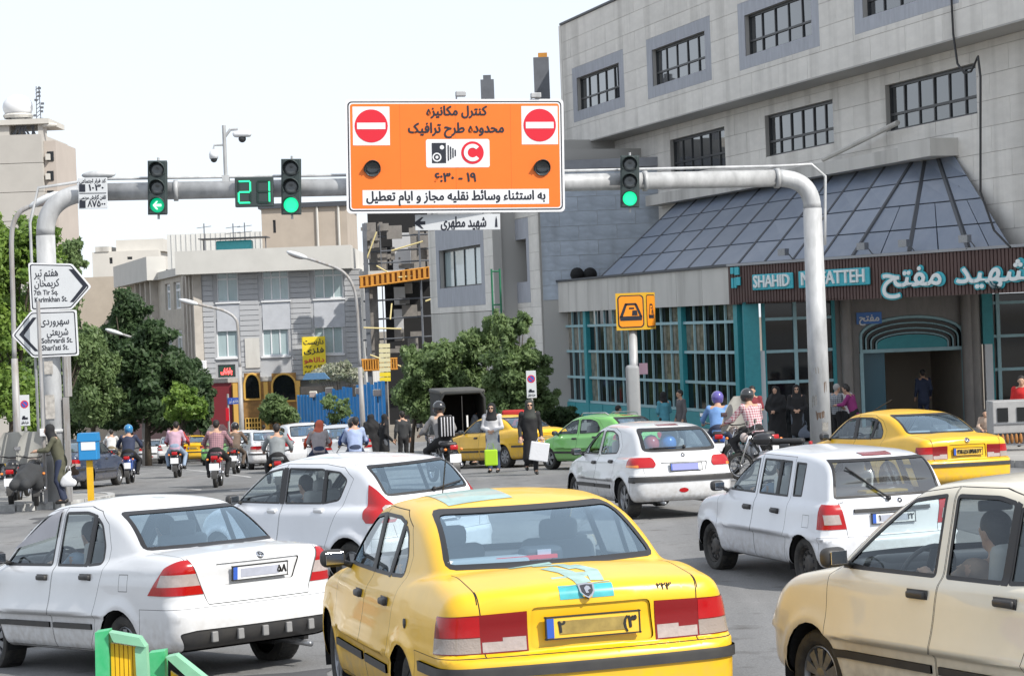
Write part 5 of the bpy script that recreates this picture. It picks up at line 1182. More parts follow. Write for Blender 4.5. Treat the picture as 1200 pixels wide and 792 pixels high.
for (pa, pb, th) in (((421, 331), (507, 319), .62), ((424, 428), (466, 426), .62)):
    a, c = Pc(*pa), Pc(*pb); n = 14; L = c[0] - a[0]
    for z in (-.30, .30): MB().tube([(a[0], -.1, a[1] + z), (c[0], -.1, c[1] + z)], .05, 4, Fc.M).obj('beam_flange', M_ORB, cr)
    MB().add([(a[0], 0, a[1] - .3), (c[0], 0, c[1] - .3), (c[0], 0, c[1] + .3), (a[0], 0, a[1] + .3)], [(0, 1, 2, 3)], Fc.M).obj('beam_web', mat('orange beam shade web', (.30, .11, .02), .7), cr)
    for k in range(n):
        u = a[0] + L * (k + .5) / n; z = a[1] + (c[1] - a[1]) * (k + .5) / n; MB().cbox((u, -.08, z), (L / n * .55, .10, .56), Fc.M).obj('beam_rib', M_ORB, cr)
for k in range(8):
    pa = Vector(Pc(random.uniform(425, 500), random.uniform(292, 420))); q = random.uniform(-.6, 1.6); l = random.uniform(.8, 2.6)
    MB().tube([(pa.x, -.3 + .5 * random.random(), pa.y), (pa.x + l * math.cos(q), .2, pa.y + l * math.sin(q))], .045, 5, Fc.M).obj('scaffold_plank', mat('yellow planks', (.62, .52, .25), .7), cr)
for (a, c, t_, b_) in ((430, 452, 290, 318), (498, 506, 270, 312), (476, 489, 395, 425)): cb('rubble_wall', M_RAW, (a, t_), (c, b_), 1.5, 2)
b = MB()
for k in range(42):
    u, z = Pc(random.uniform(424, 506), random.choice((random.uniform(262, 320), random.uniform(262, 320), random.uniform(336, 426)))); b.cbox((u, random.uniform(.5, 4), z), (random.uniform(.1, .9), .3, random.uniform(.1, .8)))
o = b.obj('site_rubble', M_RAW, cr); o.matrix_local = Fc.M; o['kind'] = 'stuff'
for z in (275, 292, 306, 350, 372, 396): a, c = Pc(424, z + 3), Pc(507, z - 2); MB().tube([(a[0], 1.2, a[1]), (c[0], 1.2, c[1])], .05, 5, Fc.M).obj('rebar_rail', M_STL, cr)
sr = bld('slatted_banner', 'tall hoist mast panel made of yellow slats standing above the blue hoarding', 'sign', 450, 460, 110); Fs_ = Frame((0, 110, 0), 0, sr)
for k in range(8): 
    a, c = Fs_.uz(444 + k * .12, 403 + k * 5.6), Fs_.uz(457 + k * .12, 407.2 + k * 5.6); MB().box((a[0], -.05, c[1]), (c[0], .05, a[1]), Fs_.M).obj('slat', mat('pale yellow slat', (.66, .60, .36), .7) if k < 6 else MATS['banner yellow'], sr)
MB().box((Fs_.uz(449, 410)[0], .06, G(-7, 110)), (Fs_.uz(452, 410)[0], .16, Fs_.uz(450, 402)[1]), Fs_.M).obj('mast', M_STL, sr)
# blue hoarding
hr = empty('blue_hoarding', 'bright blue corrugated metal hoarding in front of the building site', 'fence', (-10, 104, G(-10, 104))); bpy.context.view_layer.update(); hi = hr.matrix_world.inverted()
M_BLUE = mat('blue painted metal', (.04, .34, .80), .45, noise=.25, nscale=2, coat=.2)
pA, pB = at(348, 470, 112), at(452, 470, 101); n = 26; M_GRAF = mat('dark graffiti', (.02, .03, .08), .7)
for k in range(n):
    a, c = pA.lerp(pB, k / n), pA.lerp(pB, (k + .96) / n); f = (k + .5) / n; z0 = G(a.x, a.y) + .1; zt_ = at(348 + 104 * f, 464 - 18 * f, a.y).z + random.uniform(-.08, .08) - (.5 if k in (9, 17) else 0)
    d = (c - a).normalized(); nn = Vector((d.y, -d.x, 0)); v = []
    prof = [(0, 0), (.3, 0), (.36, .05), (.64, .05), (.70, 0), (1, 0)]
    for t_, o_ in prof:
        p = a.lerp(c, t_) + nn * o_
        v += [(p.x, p.y, z0), (p.x, p.y, zt_)]
    MB().add(v, [(2 * i, 2 * i + 2, 2 * i + 3, 2 * i + 1) for i in range(5)], hi).obj('hoarding_panel', M_BLUE, hr)
for k in range(9):
    f = .3 + .07 * k; p = pA.lerp(pB, f); q = []
    for j in range(5): q.append((p.x + random.uniform(-.3, .3), p.y - .35, G(p.x, p.y) + .9 + .25 * j + random.uniform(-.1, .1)))
    MB().tube(q, .05, 4, hi).obj('graffiti_stroke', M_GRAF, hr)
for px, py in ((367, 462), (386, 457.5), (421, 458), (442, 460)):
    f = (px - 348) / 104; p = at(px, py, pA.y + (pB.y - pA.y) * f - .5); r = empty('floodlight', 'small floodlight on the blue hoarding, ' + ('leftmost' if px < 370 else 'second from the left' if px < 390 else 'second from the right' if px < 430 else 'rightmost') + ' of the four', 'floodlight', p, group='floodlights along the blue hoarding')
    MB().rbox((0, 0, 0), (.42, .25, .34), .05).obj('housing', mat('cream housing', (.6, .58, .5), .5), r); MB().cbox((0, -.14, 0), (.34, .02, .26)).obj('lens', M_CLR, r); MB().tube([(0, 0, -.15), (0, .3, -.5)], .03, 5).obj('bracket', M_STL, r)
p = at(372, 441, 113); aw = tag(MB().prism([(-.8, -.15), (.7, -.15), (.4, .2), (-.6, .2)], -.5, 0, 'y').obj('awning', mat('faded blue tarp', (.10, .22, .38), .7, noise=.3), loc=p), 'small faded blue tarpaulin above the blue hoarding', 'tarpaulin')
# blocks behind
def block(name, label, pts, Y, depth, m, zt, wins=(), rim=None, wm=None, cat='building'):
    r = bld(name, label, cat, (pts[0] + pts[1]) / 2, 400, Y); F = Frame((0, Y, 0), 0, r); a, c = F.uz(pts[0], 400)[0], F.uz(pts[1], 400)[0]; z = F.uz((pts[0] + pts[1]) / 2, zt)[1]; g = G(a, Y) - .5; hs = []
    for w in wins: u0, z1 = F.uz(w[0], w[1]); u1, z0 = F.uz(w[2], w[3]); hs.append((u0, u1, z0, z1))
    wall_holes('wall', m, r, F.M, a, c, g, z, hs, th=.3); MB().box((a, .3, g), (c, depth, z), F.M).obj('wall', m, r)
    for h in hs: window(F.M, r, h[0], h[1], h[2], h[3], 2 if h[1] - h[0] > 1.5 else 1, None, y=.12, fr=.09, gm=wm or M_DGL)
    if rim: MB().box((a - .2, -.25, z), (c + .2, depth, z + .35), F.M).obj('roof_edge', rim, r)
    return r, F, a, c, z
M_BEIGE = mat('beige render', (.43, .37, .31), .9, noise=.14, nscale=.8); M_PALE = mat('pale render wall', (.58, .56, .52), .9, noise=.12, nscale=.6)
r, F, a, c, z = block('stair_head_block', 'beige rendered roof block with a narrow window behind the white office building', (312, 412), 150, 10, M_BEIGE, 243, [(319.5, 258, 323.5, 273)], M_LEAD)
for px in (372, 397): u = F.uz(px, 260)[0]; MB().tube([(u, -.1, z - 9), (u, -.1, z)], .10, 6, F.M).obj('downpipe', M_PALE, r)
r = bld('corrugated_wall', 'white ribbed metal wall on a roof behind the aerials', 'wall', 255, 290, 165); F = Frame((0, 165, 0), 0, r); a, c = F.uz(196, 290)[0], F.uz(312, 290)[0]; z0, z1 = F.uz(250, 312)[1] - 9, F.uz(250, 273)[1]
k = a
while k < c: MB().box((k, 0, z0), (k + .34, .1, z1), F.M).obj('ribbed_sheet', mat('white ribbed sheet', (.66, .66, .64), .6, noise=.08, nscale=1), r); MB().cbox((k + .37, .02, (z0 + z1) / 2), (.05, .16, z1 - z0), F.M).obj('rib', MATS['white ribbed sheet'], r); k += .4
for i, (px, t_, s_) in enumerate(((240, 262, 'thin bare'), (274, 262, 'crossed'), (287.5, 261, 'forked'))):
    p = at(px, 292, 140); h = at(px, t_, 140).z - p.z; r = empty('roof_aerial', s_ + ' roof aerial in front of the white ribbed wall', 'aerial', p); MB().tube([(0, 0, -.5), (0, 0, h)], .04, 5).obj('mast', M_STL, r)
    for q in range(i + 1): MB().tube([(-.5, 0, h - .3 - .4 * q), (.5, 0, h - .2 - .4 * q)], .02, 4).obj('crossbar', M_STL, r)
p = at(275, 289, 138); r = empty('roof_tank', 'turquoise water tank under a flat canopy on the white building roof', 'water tank', p); MB().rbox((0, 0, 0), (2.4, 1, .8), .1).obj('tank', M_TEAL, r); MB().cbox((0, 0, .55), (4.6, 2, .06)).obj('canopy', M_LEAD, r)
for s in (-1, 1): MB().tube([(s * 2.1, 0, -.6), (s * 2.1, 0, .5)], .04, 5).obj('post', M_STL, r)
r, F, a, c, z = block('cream_house', 'low cream house with small dark windows seen beyond the left trees', (112, 190), 195, 12, M_PALE, 294, [(128, 302, 132, 309), (149, 301, 155, 304)], None); MB().box((F.uz(112, 300)[0], -.1, z), (F.uz(128, 300)[0], 4, z + .5), F.M).obj('roof_edge', M_CONC, r)
MB().box((F.uz(134, 300)[0], 1, z - .1), (F.uz(190, 300)[0], 9, z + 1.1), F.M).obj('upper_storey', M_PALE, r)
r, F, a, c, z = block('beige_house', 'plain beige house wall behind the dark trees on the left', (90, 168), 180, 12, mat('warm beige render', (.46, .40, .33), .9, noise=.14, nscale=.8), 324, [(147, 329, 156, 335)], None)
r, F, a, c, z = block('corner_house', 'tall narrow cream house with dark tiled canopy left of the office building', (150, 176), 170, 10, M_PALE, 318, [(156, 322, 162, 332)], M_LEAD)
# tower
r = bld('tower_block', 'tall beige tower block with a white radar dome and antennas on its roof', 'tower', 30, 200, 235); F = Frame((0, 235, 0), 0, r); a, c = F.uz(-60, 200)[0], F.uz(50, 200)[0]; z = F.uz(25, 158)[1]; g = G(-60, 235)
M_TOW = mat('tower beige', (.46, .44, .41), .9, noise=.1, nscale=.4)
zc_ = z; rowh = 3.3
for k in range(9): MB().box((a, 0, zc_ - rowh + .06), (c, 14, zc_), F.M).obj('storey', M_TOW, r); zc_ -= rowh
MB().box((a + .2, .3, g - .5), (c - .2, 13, zc_), F.M).obj('lower_wall', M_TOW, r)
c2 = F.uz(64, 200)[0]; z2 = F.uz(60, 164)[1]; MB().box((c + .02, 1, g), (c2, 12, z2), F.M).obj('side_bay', mat('tower side bay', (.45, .40, .36), .9, noise=.1, nscale=.4), r)
for py in (183, 206, 229, 252): u0, zz1 = F.uz(53, py - 6); u1, zz0 = F.uz(61, py + 5); MB().box((u0, .9, zz0), (u1, 1.05, zz1), F.M).obj('balcony_window', M_DGL, r); MB().box((u0 - .1, .4, zz0 + .1), ((u0 + u1) / 2, 1, zz1 - .3), F.M).obj('balcony', M_PALE, r)
zt2 = F.uz(30, 140)[1]
MB().box((a, 1, z), (F.uz(8, 150)[0], 8, zt2), F.M).obj('roof_room', M_TOW, r); MB().box((a, .5, zt2 - .5), (F.uz(56, 150)[0], 9, zt2 + .1), F.M).obj('roof_slab', M_PALE, r); MB().box((F.uz(42, 150)[0], 1, z), (F.uz(48, 150)[0], 3, zt2 - .5), F.M).obj('roof_post', M_TOW, r)
for k in range(10): u = F.uz(6 + k * 3.5, 150)[0]; MB().tube([(u, 1.5, z), (u + random.uniform(-1, 1), 1.5, zt2 - .5)], .12, 4, F.M).obj('antenna', M_STL, r)
u, zz = F.uz(14, 133); MB().sphere((u, 3, zz + 1.0), (1.75, 1.75, 1.45), 20, 12, F.M).obj('radar_dome', mat('radome white', (.72, .73, .75), .6), r, True); MB().lathe([(1.6, zz - .3), (1.75, zz), (1.6, zz + .2)], 20, F.M @ Matrix.Translation((u, 3, 0))).obj('dome_ring', M_CONC, r); 
for s in (-.7, 0, .7): MB().tube([(u + s, 3, zt2), (u + s * 1.4, 3, zz - .2)], .09, 5, F.M).obj('dome_leg', M_STL, r)
u = F.uz(40, 120)[0]; zA, zB = F.uz(40, 140)[1], F.uz(40, 99)[1]; b = MB()
for s in (-.25, .25): b.tube([(u + s, 2, zA), (u + s * .6, 2, zB)], .05, 4, F.M)
for k in range(9): zz = zA + (zB - zA) * k / 9; b.tube([(u - .25, 2, zz), (u + .25, 2, zz + .4)], .04, 4, F.M); b.cbox((u + random.uniform(-.5, .5), 2, zz + .2), (.35, .2, .25), F.M)
o = b.obj('lattice_mast', M_STL, r); o['kind'] = 'stuff'
MB().sphere(tuple(F.M.inverted() @ Vector((0, 0, 0))) if False else (F.uz(56, 146)[0], 1, F.uz(56, 146)[1]), (.9, .4, .3), 10, 6, F.M).obj('satellite_dish', M_PALE, r)
p = at(583, 376, 80); r = empty('green_steel_frame', 'tall narrow green steel frame rising behind the street trees left of the metro', 'frame', (p.x, 80, G(p.x, 80))); h = at(583, 315, 80).z - r.location.z
for s in (-.16, .16): MB().tube([(s, 0, 0), (s, 0, h)], .045, 6).obj('upright', mat('dark green steel', (.02, .16, .08), .5), r)
for z in (h - .1, h - 1.4, h - 2.8): MB().tube([(-.16, 0, z), (.16, 0, z)], .035, 6).obj('crossbar', MATS['dark green steel'], r)
p = at(602, 497, 66); r = empty('red_stand', 'red cloth covered stand behind the old yellow taxi under the trees', 'stand', (p.x, 66, G(p.x, 66) + .14)); h = at(602, 482, 66).z - r.location.z; MB().rbox((0, 0, h - .35), (.75, .4, .8), .08, n=3).obj('red_cover', mat('red cloth cover', (.45, .02, .02), .8, noise=.2, nscale=5), r, True); MB().cbox((0, 0, (h - .75) / 2), (.6, .35, h - .75)).obj('base', M_STL, r)
p = at(234, 428, YW - 2); r = empty('air_conditioner', 'white air conditioner box on the corner of the white office building', 'air conditioner', p); MB().rbox((0, 0, 0), (.8, .35, .55), .04).obj('case', M_WFR, r); MB().lathe([(0, -.19), (.2, -.19), (.22, -.175)], 16, ax='y').obj('fan_grille', M_STL, r)
# dark flues on the roofs behind the big sign
for i, (px, t_, w_) in enumerate(((572, 94, 1.0), (636, 68, 1.15))):
    Y = 92; p = at(px, 125, Y); h = at(px, t_, Y).z - p.z; r = empty('roof_flue', ('short' if i == 0 else 'tall') + ' dark metal flue rising behind the orange sign', 'flue', p); MB().cbox((0, 0, h / 2 - 3), (w_ * .6, .5, h + 6)).obj('duct', M_STL, r); MB().cbox((.08 * i, 0, h + .05), (w_ * .35, .4, .3)).obj('duct_top', M_ORB if i else M_STL, r)
# ------------------------------------------------------------------ gantry, signals, signs, lamps
M_GALV = mat('galvanised steel', (.52, .53, .54), .5, .1, noise=.38, nscale=4, stretch=(1, 1, .35), bump=.1)
M_POST = mat('grey painted post', (.42, .43, .45), .5, noise=.35, nscale=4, stretch=(2, 2, .3), col2=(.25, .22, .19))
M_SIGB = mat('signal housing', (.035, .05, .05), .5); M_LOFF = mat('unlit signal lens', (.06, .07, .075), .25, coat=.5)
M_GRN = mat('green signal light', (.02, .5, .2), .3, emis=(.02, 1., .42), estr=.42); M_GRNW = mat('white green arrow light', (.8, 1, .9), .3, emis=(.75, 1, .88), estr=.6)
M_ORNG = mat('orange sign sheet', (.82, .17, .015), .45, noise=.05, nscale=2); M_SGW = mat('white sign sheet', (.74, .75, .77), .45, noise=.06, nscale=2); M_SGG = mat('light grey sign sheet', (.60, .62, .64), .45, noise=.08, nscale=2)
M_SRED = mat('sign face red', (.62, .012, .03), .4); M_INK = mat('sign face black', (.015, .018, .03), .5); M_NAVY = mat('sign blue', (.04, .10, .42), .5)
YGL, YGR = 47.2, 49.4
def gline(px): return YGL + (YGR - YGL) * (px - 60) / 895
pL = at(66, 590, YGL); pR = at(963, 541, YGR); gl = G(pL.x, YGL) + .14; gr = G(pR.x, YGR)
gan = empty('signal_gantry', 'galvanised steel gantry spanning the street and carrying the signals and the orange sign', 'gantry', (pL.x, YGL, gl)); bpy.context.view_layer.update(); gi = gan.matrix_world.inverted()
a1 = at(88, 226.5, gline(88)); a2 = at(925, 210, gline(925)); xl = at(58, 300, YGL).x; xr = at(957, 300, YGR).x
lp = Vector((pL.x, YGL, gl)); rp = Vector((pR.x, YGR, gr)); lt = Vector((pL.x, YGL, a1.z - .95)); rt = Vector((pR.x, YGR, a2.z - .72))
def arc(a, corner, b, n=8): return [a * (1 - t)**2 + corner * 2 * t * (1 - t) + b * t * t for t in [k / n for k in range(n + 1)]]
MB().tube([lp, lt], [.235, .215], 24, gi).obj('pole', M_GALV, gan, True); MB().tube([rp, rt], [.26, .225], 24, gi).obj('pole', M_GALV, gan, True)
c1 = Vector((pL.x, YGL, a1.z + .02)); c2 = Vector((pR.x, YGR, a2.z + .02)); e1 = c1 + (a2 - a1).normalized() * 1.15; e2 = c2 - (a2 - a1).normalized() * .85
MB().tube(arc(lt + Vector((0, 0, .002)), c1, e1, 12), .21, 24, gi).obj('bend', M_GALV, gan, True); MB().tube(arc(e2, c2, rt + Vector((0, 0, .002)), 12), .21, 24, gi).obj('bend', M_GALV, gan, True)
MB().tube([e1, e2], .205, 24, gi).obj('arm', M_GALV, gan, True)
ad = (e2 - e1).normalized()
def onarm(px, dz=0, dy=0): 
    k = 0.
    x = at(px, 218, gline(px)); f = (x.x - e1.x) / (e2.x - e1.x); p = e1.lerp(e2, f); return p + Vector((0, dy, dz))
for f in (.0, .115, .43, .655, .80, 1.): p = e1.lerp(e2, f); MB().tube([p - ad * .05, p + ad * .05], .245, 20, gi).obj('flange', M_GALV, gan, True)
cp = [lp + Vector((-.32, -.1, 0)), lt + Vector((-.32, -.1, .3)), c1 + Vector((-.1, -.1, .12)), e1 + Vector((.1, -.05, .30)), e1.lerp(e2, .5) + Vector((0, 0, .27)), e2 + Vector((0, 0, .29)), c2 + Vector((.02, 0, .32)), c2 + Vector((.34, 0, .02)), rt + Vector((.30, 0, -.2)), rt + Vector((.27, 0, -.9))]
MB().tube(cp, .035, 6, gi).obj('conduit', M_GALV, gan, True)
for z in (1.6, 3.4, 5.0): MB().tube([lp + Vector((0, 0, z)), lp + Vector((0, 0, z + .08))], .26, 16, gi).obj('pole_band', M_GALV, gan, True)
MB().cbox(lp + Vector((.33, -.05, 1.2)), (.12, .12, 2.4), gi).obj('cable_duct', M_POST, gan)
for i, (z, w, h) in enumerate(((2.2, .22, .55), (3.1, .2, .3), (1.5, .24, .3))): q = Vector((lp.x, lp.y - .245, lp.z + z)); MB().rbox(q, (w, .01, h), .002, gi).obj('torn_poster', mat('torn poster paper', (.55, .52, .48), .9, noise=.5, nscale=9), gan)
for k in range(11):
    z = .5 + 3.4 * k / 11; q = random.uniform(-2.6, -.6); R_ = .262 - .008 * z; v = []
    n = 7; hh = random.uniform(.10, .32); ww = random.uniform(.12, .45)
    for i in range(n): a = q + ww * i / (n - 1) / R_ * .5; v += [(rp.x + R_ * math.cos(a), rp.y + R_ * math.sin(a), rp.z + z + random.uniform(-.04, .04)), (rp.x + R_ * math.cos(a), rp.y + R_ * math.sin(a), rp.z + z + hh + random.uniform(-.05, .05))]
    MB().add(v, [(2 * i, 2 * i + 2, 2 * i + 3, 2 * i + 1) for i in range(n - 1)], gi).obj('peeling_paint', mat(('rust patch', 'old glue patch')[k % 2], ((.16, .11, .08), (.30, .29, .27))[k % 2], .9, noise=.5, nscale=14), gan)
# signals
def signal(px, py0, py1, which, arrow, label):
    p = onarm(px, 0, -.42); zt = at(px, py0, p.y).z; zb = at(px, py1, p.y).z; h = zt - zb; w = h * .34; r = empty('traffic_signal', label, 'traffic light', (p.x, p.y, (zt + zb) / 2), (0, math.radians(2.0), math.radians(-4)), group='traffic signals on the gantry')
    MB().rbox((0, .06, 0), (w, .16, h), .02).obj('housing', M_SIGB, r); MB().rbox((0, .0, 0), (w + .04, .02, h + .03), .008).obj('backplate', M_SIGB, r)
    MB().tube([(0, .1, h / 2), (0, .1, h / 2 + .09)], .03, 6).obj('bracket', M_GALV, r); MB().tube([(0, .1, -h / 2), (0, .1, -h / 2 - .11)], .03, 6).obj('bracket', M_GALV, r); MB().cbox((0, .25, .0), (.1, .34, .1)).obj('clamp', M_GALV, r)
    for k in range(3):
        z = h / 2 - h * (k + .5) / 3; rad = h * .138; m = (M_GRN if not arrow else mat('green arrow ground', (.01, .2, .1), .4, emis=(.0, .35, .16), estr=.5)) if k == which else M_LOFF
        o = MB().lathe([(0, -.015), (rad * .6, -.035 if k != which else -.02), (rad, -.02), (rad, .0)], 24, Matrix.Translation((0, -.01, z)), ax='y').obj('lamp', m, r, True)
        vs = []; fs = []; n = 18
        for i in range(n + 1):
            q = math.radians(-35) + math.radians(250) * i / n; L = .19 * (.45 + .55 * max(0, math.sin(q)))
            for (rr, yy) in ((rad * 1.08, 0), (rad * 1.05, -L), (rad * 1.13, -L), (rad * 1.16, 0)): vs.append((rr * math.cos(q), yy, z + rr * math.sin(q)))
        for i in range(n):
            for j in range(4): a, b = i * 4 + j, i * 4 + (j + 1) % 4; fs.append((a, b, b + 4, a + 4))
        MB().add(vs, fs).obj('visor', M_SIGB, r, True)
        if k == which and arrow:
            pl = [(-.62, 0), (-.08, .58), (.12, .58), (-.22, .16), (.62, .16), (.62, -.16), (-.22, -.16), (.12, -.58), (-.08, -.58)]
            MB().prism([(x * rad * .95, z + y * rad * .95) for x, y in pl], -.055, -.05, 'y').obj('green_arrow', M_GRNW, r)
        if k == which and not arrow:
            for a in range(3):
                for j in range(6 + a * 5): q = 2 * PI * j / (6 + a * 5); MB
    return r
signal(188, 189, 251, 2, True, 'traffic signal with a lit green arrow pointing left, nearest the left pole')
signal(343.5, 187, 251, 2, False, 'traffic signal showing round green just left of the orange sign')
signal(737, 183, 243, 2, False, 'traffic signal showing round green right of the orange sign')
# countdown
p = onarm(300, 0, -.40); zt, zb = at(300, 207.5, p.y).z, at(300, 242.5, p.y).z; xa, xb = at(277, 225, p.y).x, at(322, 225, p.y).x
r = empty('countdown_timer', 'black countdown display showing 21 in green digits on the gantry', 'display', (p.x, p.y, (zt + zb) / 2), (0, math.radians(1), 0)); w, h = xb - xa, zt - zb
MB().rbox((0, .05, 0), (w, .14, h), .02).obj('housing', M_SIGB, r); MB().cbox((0, .2, 0), (.3, .22, .14)).obj('bracket', M_GALV, r)
def seg(cx, on):
    a, b_, t = .15, .26, .045
    S = {'a': ((0, b_), (a * 2, t)), 'g': ((0, 0), (a * 2, t)), 'd': ((0, -b_), (a * 2, t)), 'b': ((a, b_ / 2), (t, b_)), 'c': ((a, -b_ / 2), (t, b_)), 'f': ((-a, b_ / 2), (t, b_)), 'e': ((-a, -b_ / 2), (t, b_))}
    for k in 'abcdefg': (c, d) = S[k]; MB().cbox((cx + c[0] * .9, -.03, c[1] * .95), (max(.03, d[0] * .85), .012, max(.03, d[1] * .85))).obj('digit_segment', M_GRN if k in on else mat('dim digit segment', (.01, .03, .025), .5), r)
seg(-.22, 'abged'); seg(.22, 'bc')
# big orange sign
pc = onarm(534, 0, -.40); YS = pc.y; tl, tr, brr, bll = [at(x, y, YS) for x, y in ((401.5, 118.5), (659, 114.5), (666, 245), (410, 253.5))]
wS = ((tr - tl).length + (brr - bll).length) / 2; hS = ((tl - bll).length + (tr - brr).length) / 2; cS = (tl + tr + brr + bll) / 4; rotS = -math.atan2(tr.z - tl.z, tr.x - tl.x)
sg = empty('orange_traffic_sign', 'large orange traffic restriction sign with Persian writing and two no entry discs over the street', 'traffic sign', cS, (0, rotS, math.atan2(YGR - YGL, 18.))); 
def rpl(cx, cz, w, h, r, y0, y1, name, m, par=None, n=5):
    pts = []
    for sx, sz, q0 in ((1, 1, 0), (-1, 1, PI / 2), (-1, -1, PI), (1, -1, 1.5 * PI)):
        for k in range(n + 1): q = q0 + PI / 2 * k / n; pts.append((cx + sx * (w / 2 - r) + r * math.cos(q), cz + sz * (h / 2 - r) + r * math.sin(q)))
    return MB().prism(pts, y0, y1, 'y').obj(name, m, par or sg)
rpl(0, 0, wS, hS, .10, 0, .06, 'white_border', M_SGW); rpl(0, 0, wS - .10, hS - .10, .10, -.004, .0, 'black_border', M_INK); rpl(0, 0, wS - .16, hS - .16, .08, -.008, -.0041, 'white_line', M_SGW); rpl(0, 0, wS - .22, hS - .22, .06, -.012, -.0081, 'orange_panel', M_ORNG)
sx_ = lambda px: (px - 533.75) / 254.3 * wS; sz_ = lambda py: (184 - py) / 132.5 * hS
def zr(px, py): return sx_(px), sz_(py - (px - 533) * -.026)
def roll(px, py): return sx_(px - (py - 184) * .052), (184 - (py + (px - 533.75) * .022)) / 132.5 * hS
def disc(cx, cz, r, y, name, m, par, n=36, r0=0):
    if r0: b = MB().lathe([(r0, y), (r, y), (r, y + .004), (r0, y + .004)], n, Matrix.Translation((cx, 0, cz)), ax='y')
    else: b = MB().lathe([(0, y), (r, y), (r, y + .004)], n, Matrix.Translation((cx, 0, cz)), ax='y')
    return b.obj(name, m, par)
for px, py in ((434.5, 151), (630.5, 146.5)):
    cx, cz = roll(px, py); o = rpl(cx, cz, .86, .90, .01, -.018, -.0125, 'no_entry_panel', M_SGW); disc(cx, cz, .385, -.024, 'no_entry_disc', M_SRED, o); MB().cbox((cx, -.027, cz), (.66, .004, .15)).obj('white_bar', M_SGW, o)
for px, py in ((437.5, 201), (635, 197)):
    cx, cz = roll(px, py); MB().lathe([(0, -.02), (.15, -.02), (.16, -.06), (.175, -.06), (.18, -.0125)], 24, Matrix.Translation((cx, 0, cz)), ax='y').obj('flasher_lamp', M_LOFF, sg, True)
    vs = []; fs = []; n = 16
    for i in range(n + 1):
        q = math.radians(-20) + math.radians(220) * i / n; L = .24 * (.3 + .7 * max(0, math.sin(q)))
        for rr, yy in ((.185, -.01), (.18, -.02 - L), (.195, -.02 - L), (.2, -.01)): vs.append((cx + rr * math.cos(q), yy, cz + rr * math.sin(q)))
    for i in range(n):
        for j in range(4): a, b = i * 4 + j, i * 4 + (j + 1) % 4; fs.append((a, b, b + 4, a + 4))
    MB().add(vs, fs).obj('lamp_hood', M_SIGB, sg, True)
def stext(s, px, py, size, width, m=M_INK, bold=.010): cx, cz = roll(px, py); text(s, size, m, sg, (cx, -.022, cz), width=width / 254.3 * wS, bold=bold)
stext(fa('کنترل مکانیزه'), 533, 132, .30, 70); stext(fa('محدوده طرح ترافیک'), 533, 152, .32, 111)
cx, cz = roll(536, 181); pn = rpl(cx, cz, 74 / 254.3 * wS, 33 / 132.5 * hS, .05, -.018, -.0125, 'pictogram_panel', M_SGW)
cx, cz = roll(514, 181); MB().rbox((cx, -.024, cz), (.33, .008, .47), .003).obj('camera_body', M_INK, pn); disc(cx - .05, cz - .10, .105, -.032, 'camera_lens', M_SGW, pn, 24, .075); disc(cx - .05, cz - .10, .035, -.032, 'camera_lens', M_SGW, pn, 16); disc(cx + .07, cz + .13, .05, -.032, 'camera_flash', M_SGW, pn, 20)
for k in range(4): MB().cbox((cx + .22 + k * .055, -.024, cz), (.028, .008, .36 - k * .07)).obj('bellows_line', M_INK, pn)
cx, cz = roll(553, 180); disc(cx, cz, .265, -.024, 'charge_disc', M_SRED, pn)
q0 = [math.radians(a) for a in np.linspace(42, 318, 28)]; pl = [(cx + .205 * math.cos(q), cz + .205 * math.sin(q)) for q in q0] + [(cx + .115 * math.cos(q), cz + .115 * math.sin(q)) for q in reversed(q0)]
vs = [(x, y_, z) for y_ in (-.033, -.028) for x, z in pl]; n = len(q0); fs = [(i, i + 1, 2 * n - 2 - i, 2 * n - 1 - i) for i in range(n - 1)]; MB().add([(x, -.033, z) for x, z in pl], fs).obj('letter_c', M_SGW, pn)
stext('۱۹-۶:۳۰' if False else '۶:۳۰ - ۱۹', 534, 209.5, .29, 48)
cx, cz = roll(536, 232); rpl(cx, cz, 217 / 254.3 * wS, 17.5 / 132.5 * hS, .01, -.018, -.0125, 'white_strip', M_SGW); stext(fa('به استثناء وسائط نقلیه مجاز و ایام تعطیل'), 536, 231, .30, 208)
for s in (-1.3, 0, 1.3): MB().cbox((s, -.0122, 0), (.012, .001, hS - .24)).obj('sheet_seam', mat('orange seam', (.62, .12, .01), .5), sg)
for s in (-1.7, 0, 1.7): MB().cbox((s, .12, 0), (.08, .08, hS * .9)).obj('back_rail', M_GALV, sg); MB().cbox((s, .25, -(cS.z - pc.z)), (.1, .5, .12)).obj('clamp', M_GALV, sg)
for px in (532, 620): cx, cz = roll(px, 111); MB().rbox((cx + .1, .05, cz - .01), (.24, .2, .12), .02).obj('sign_lamp', M_GALV, sg); MB().tube([(cx, .08, cz - .18), (cx, .05, cz)], .02, 5).obj('lamp_arm', M_GALV, sg)
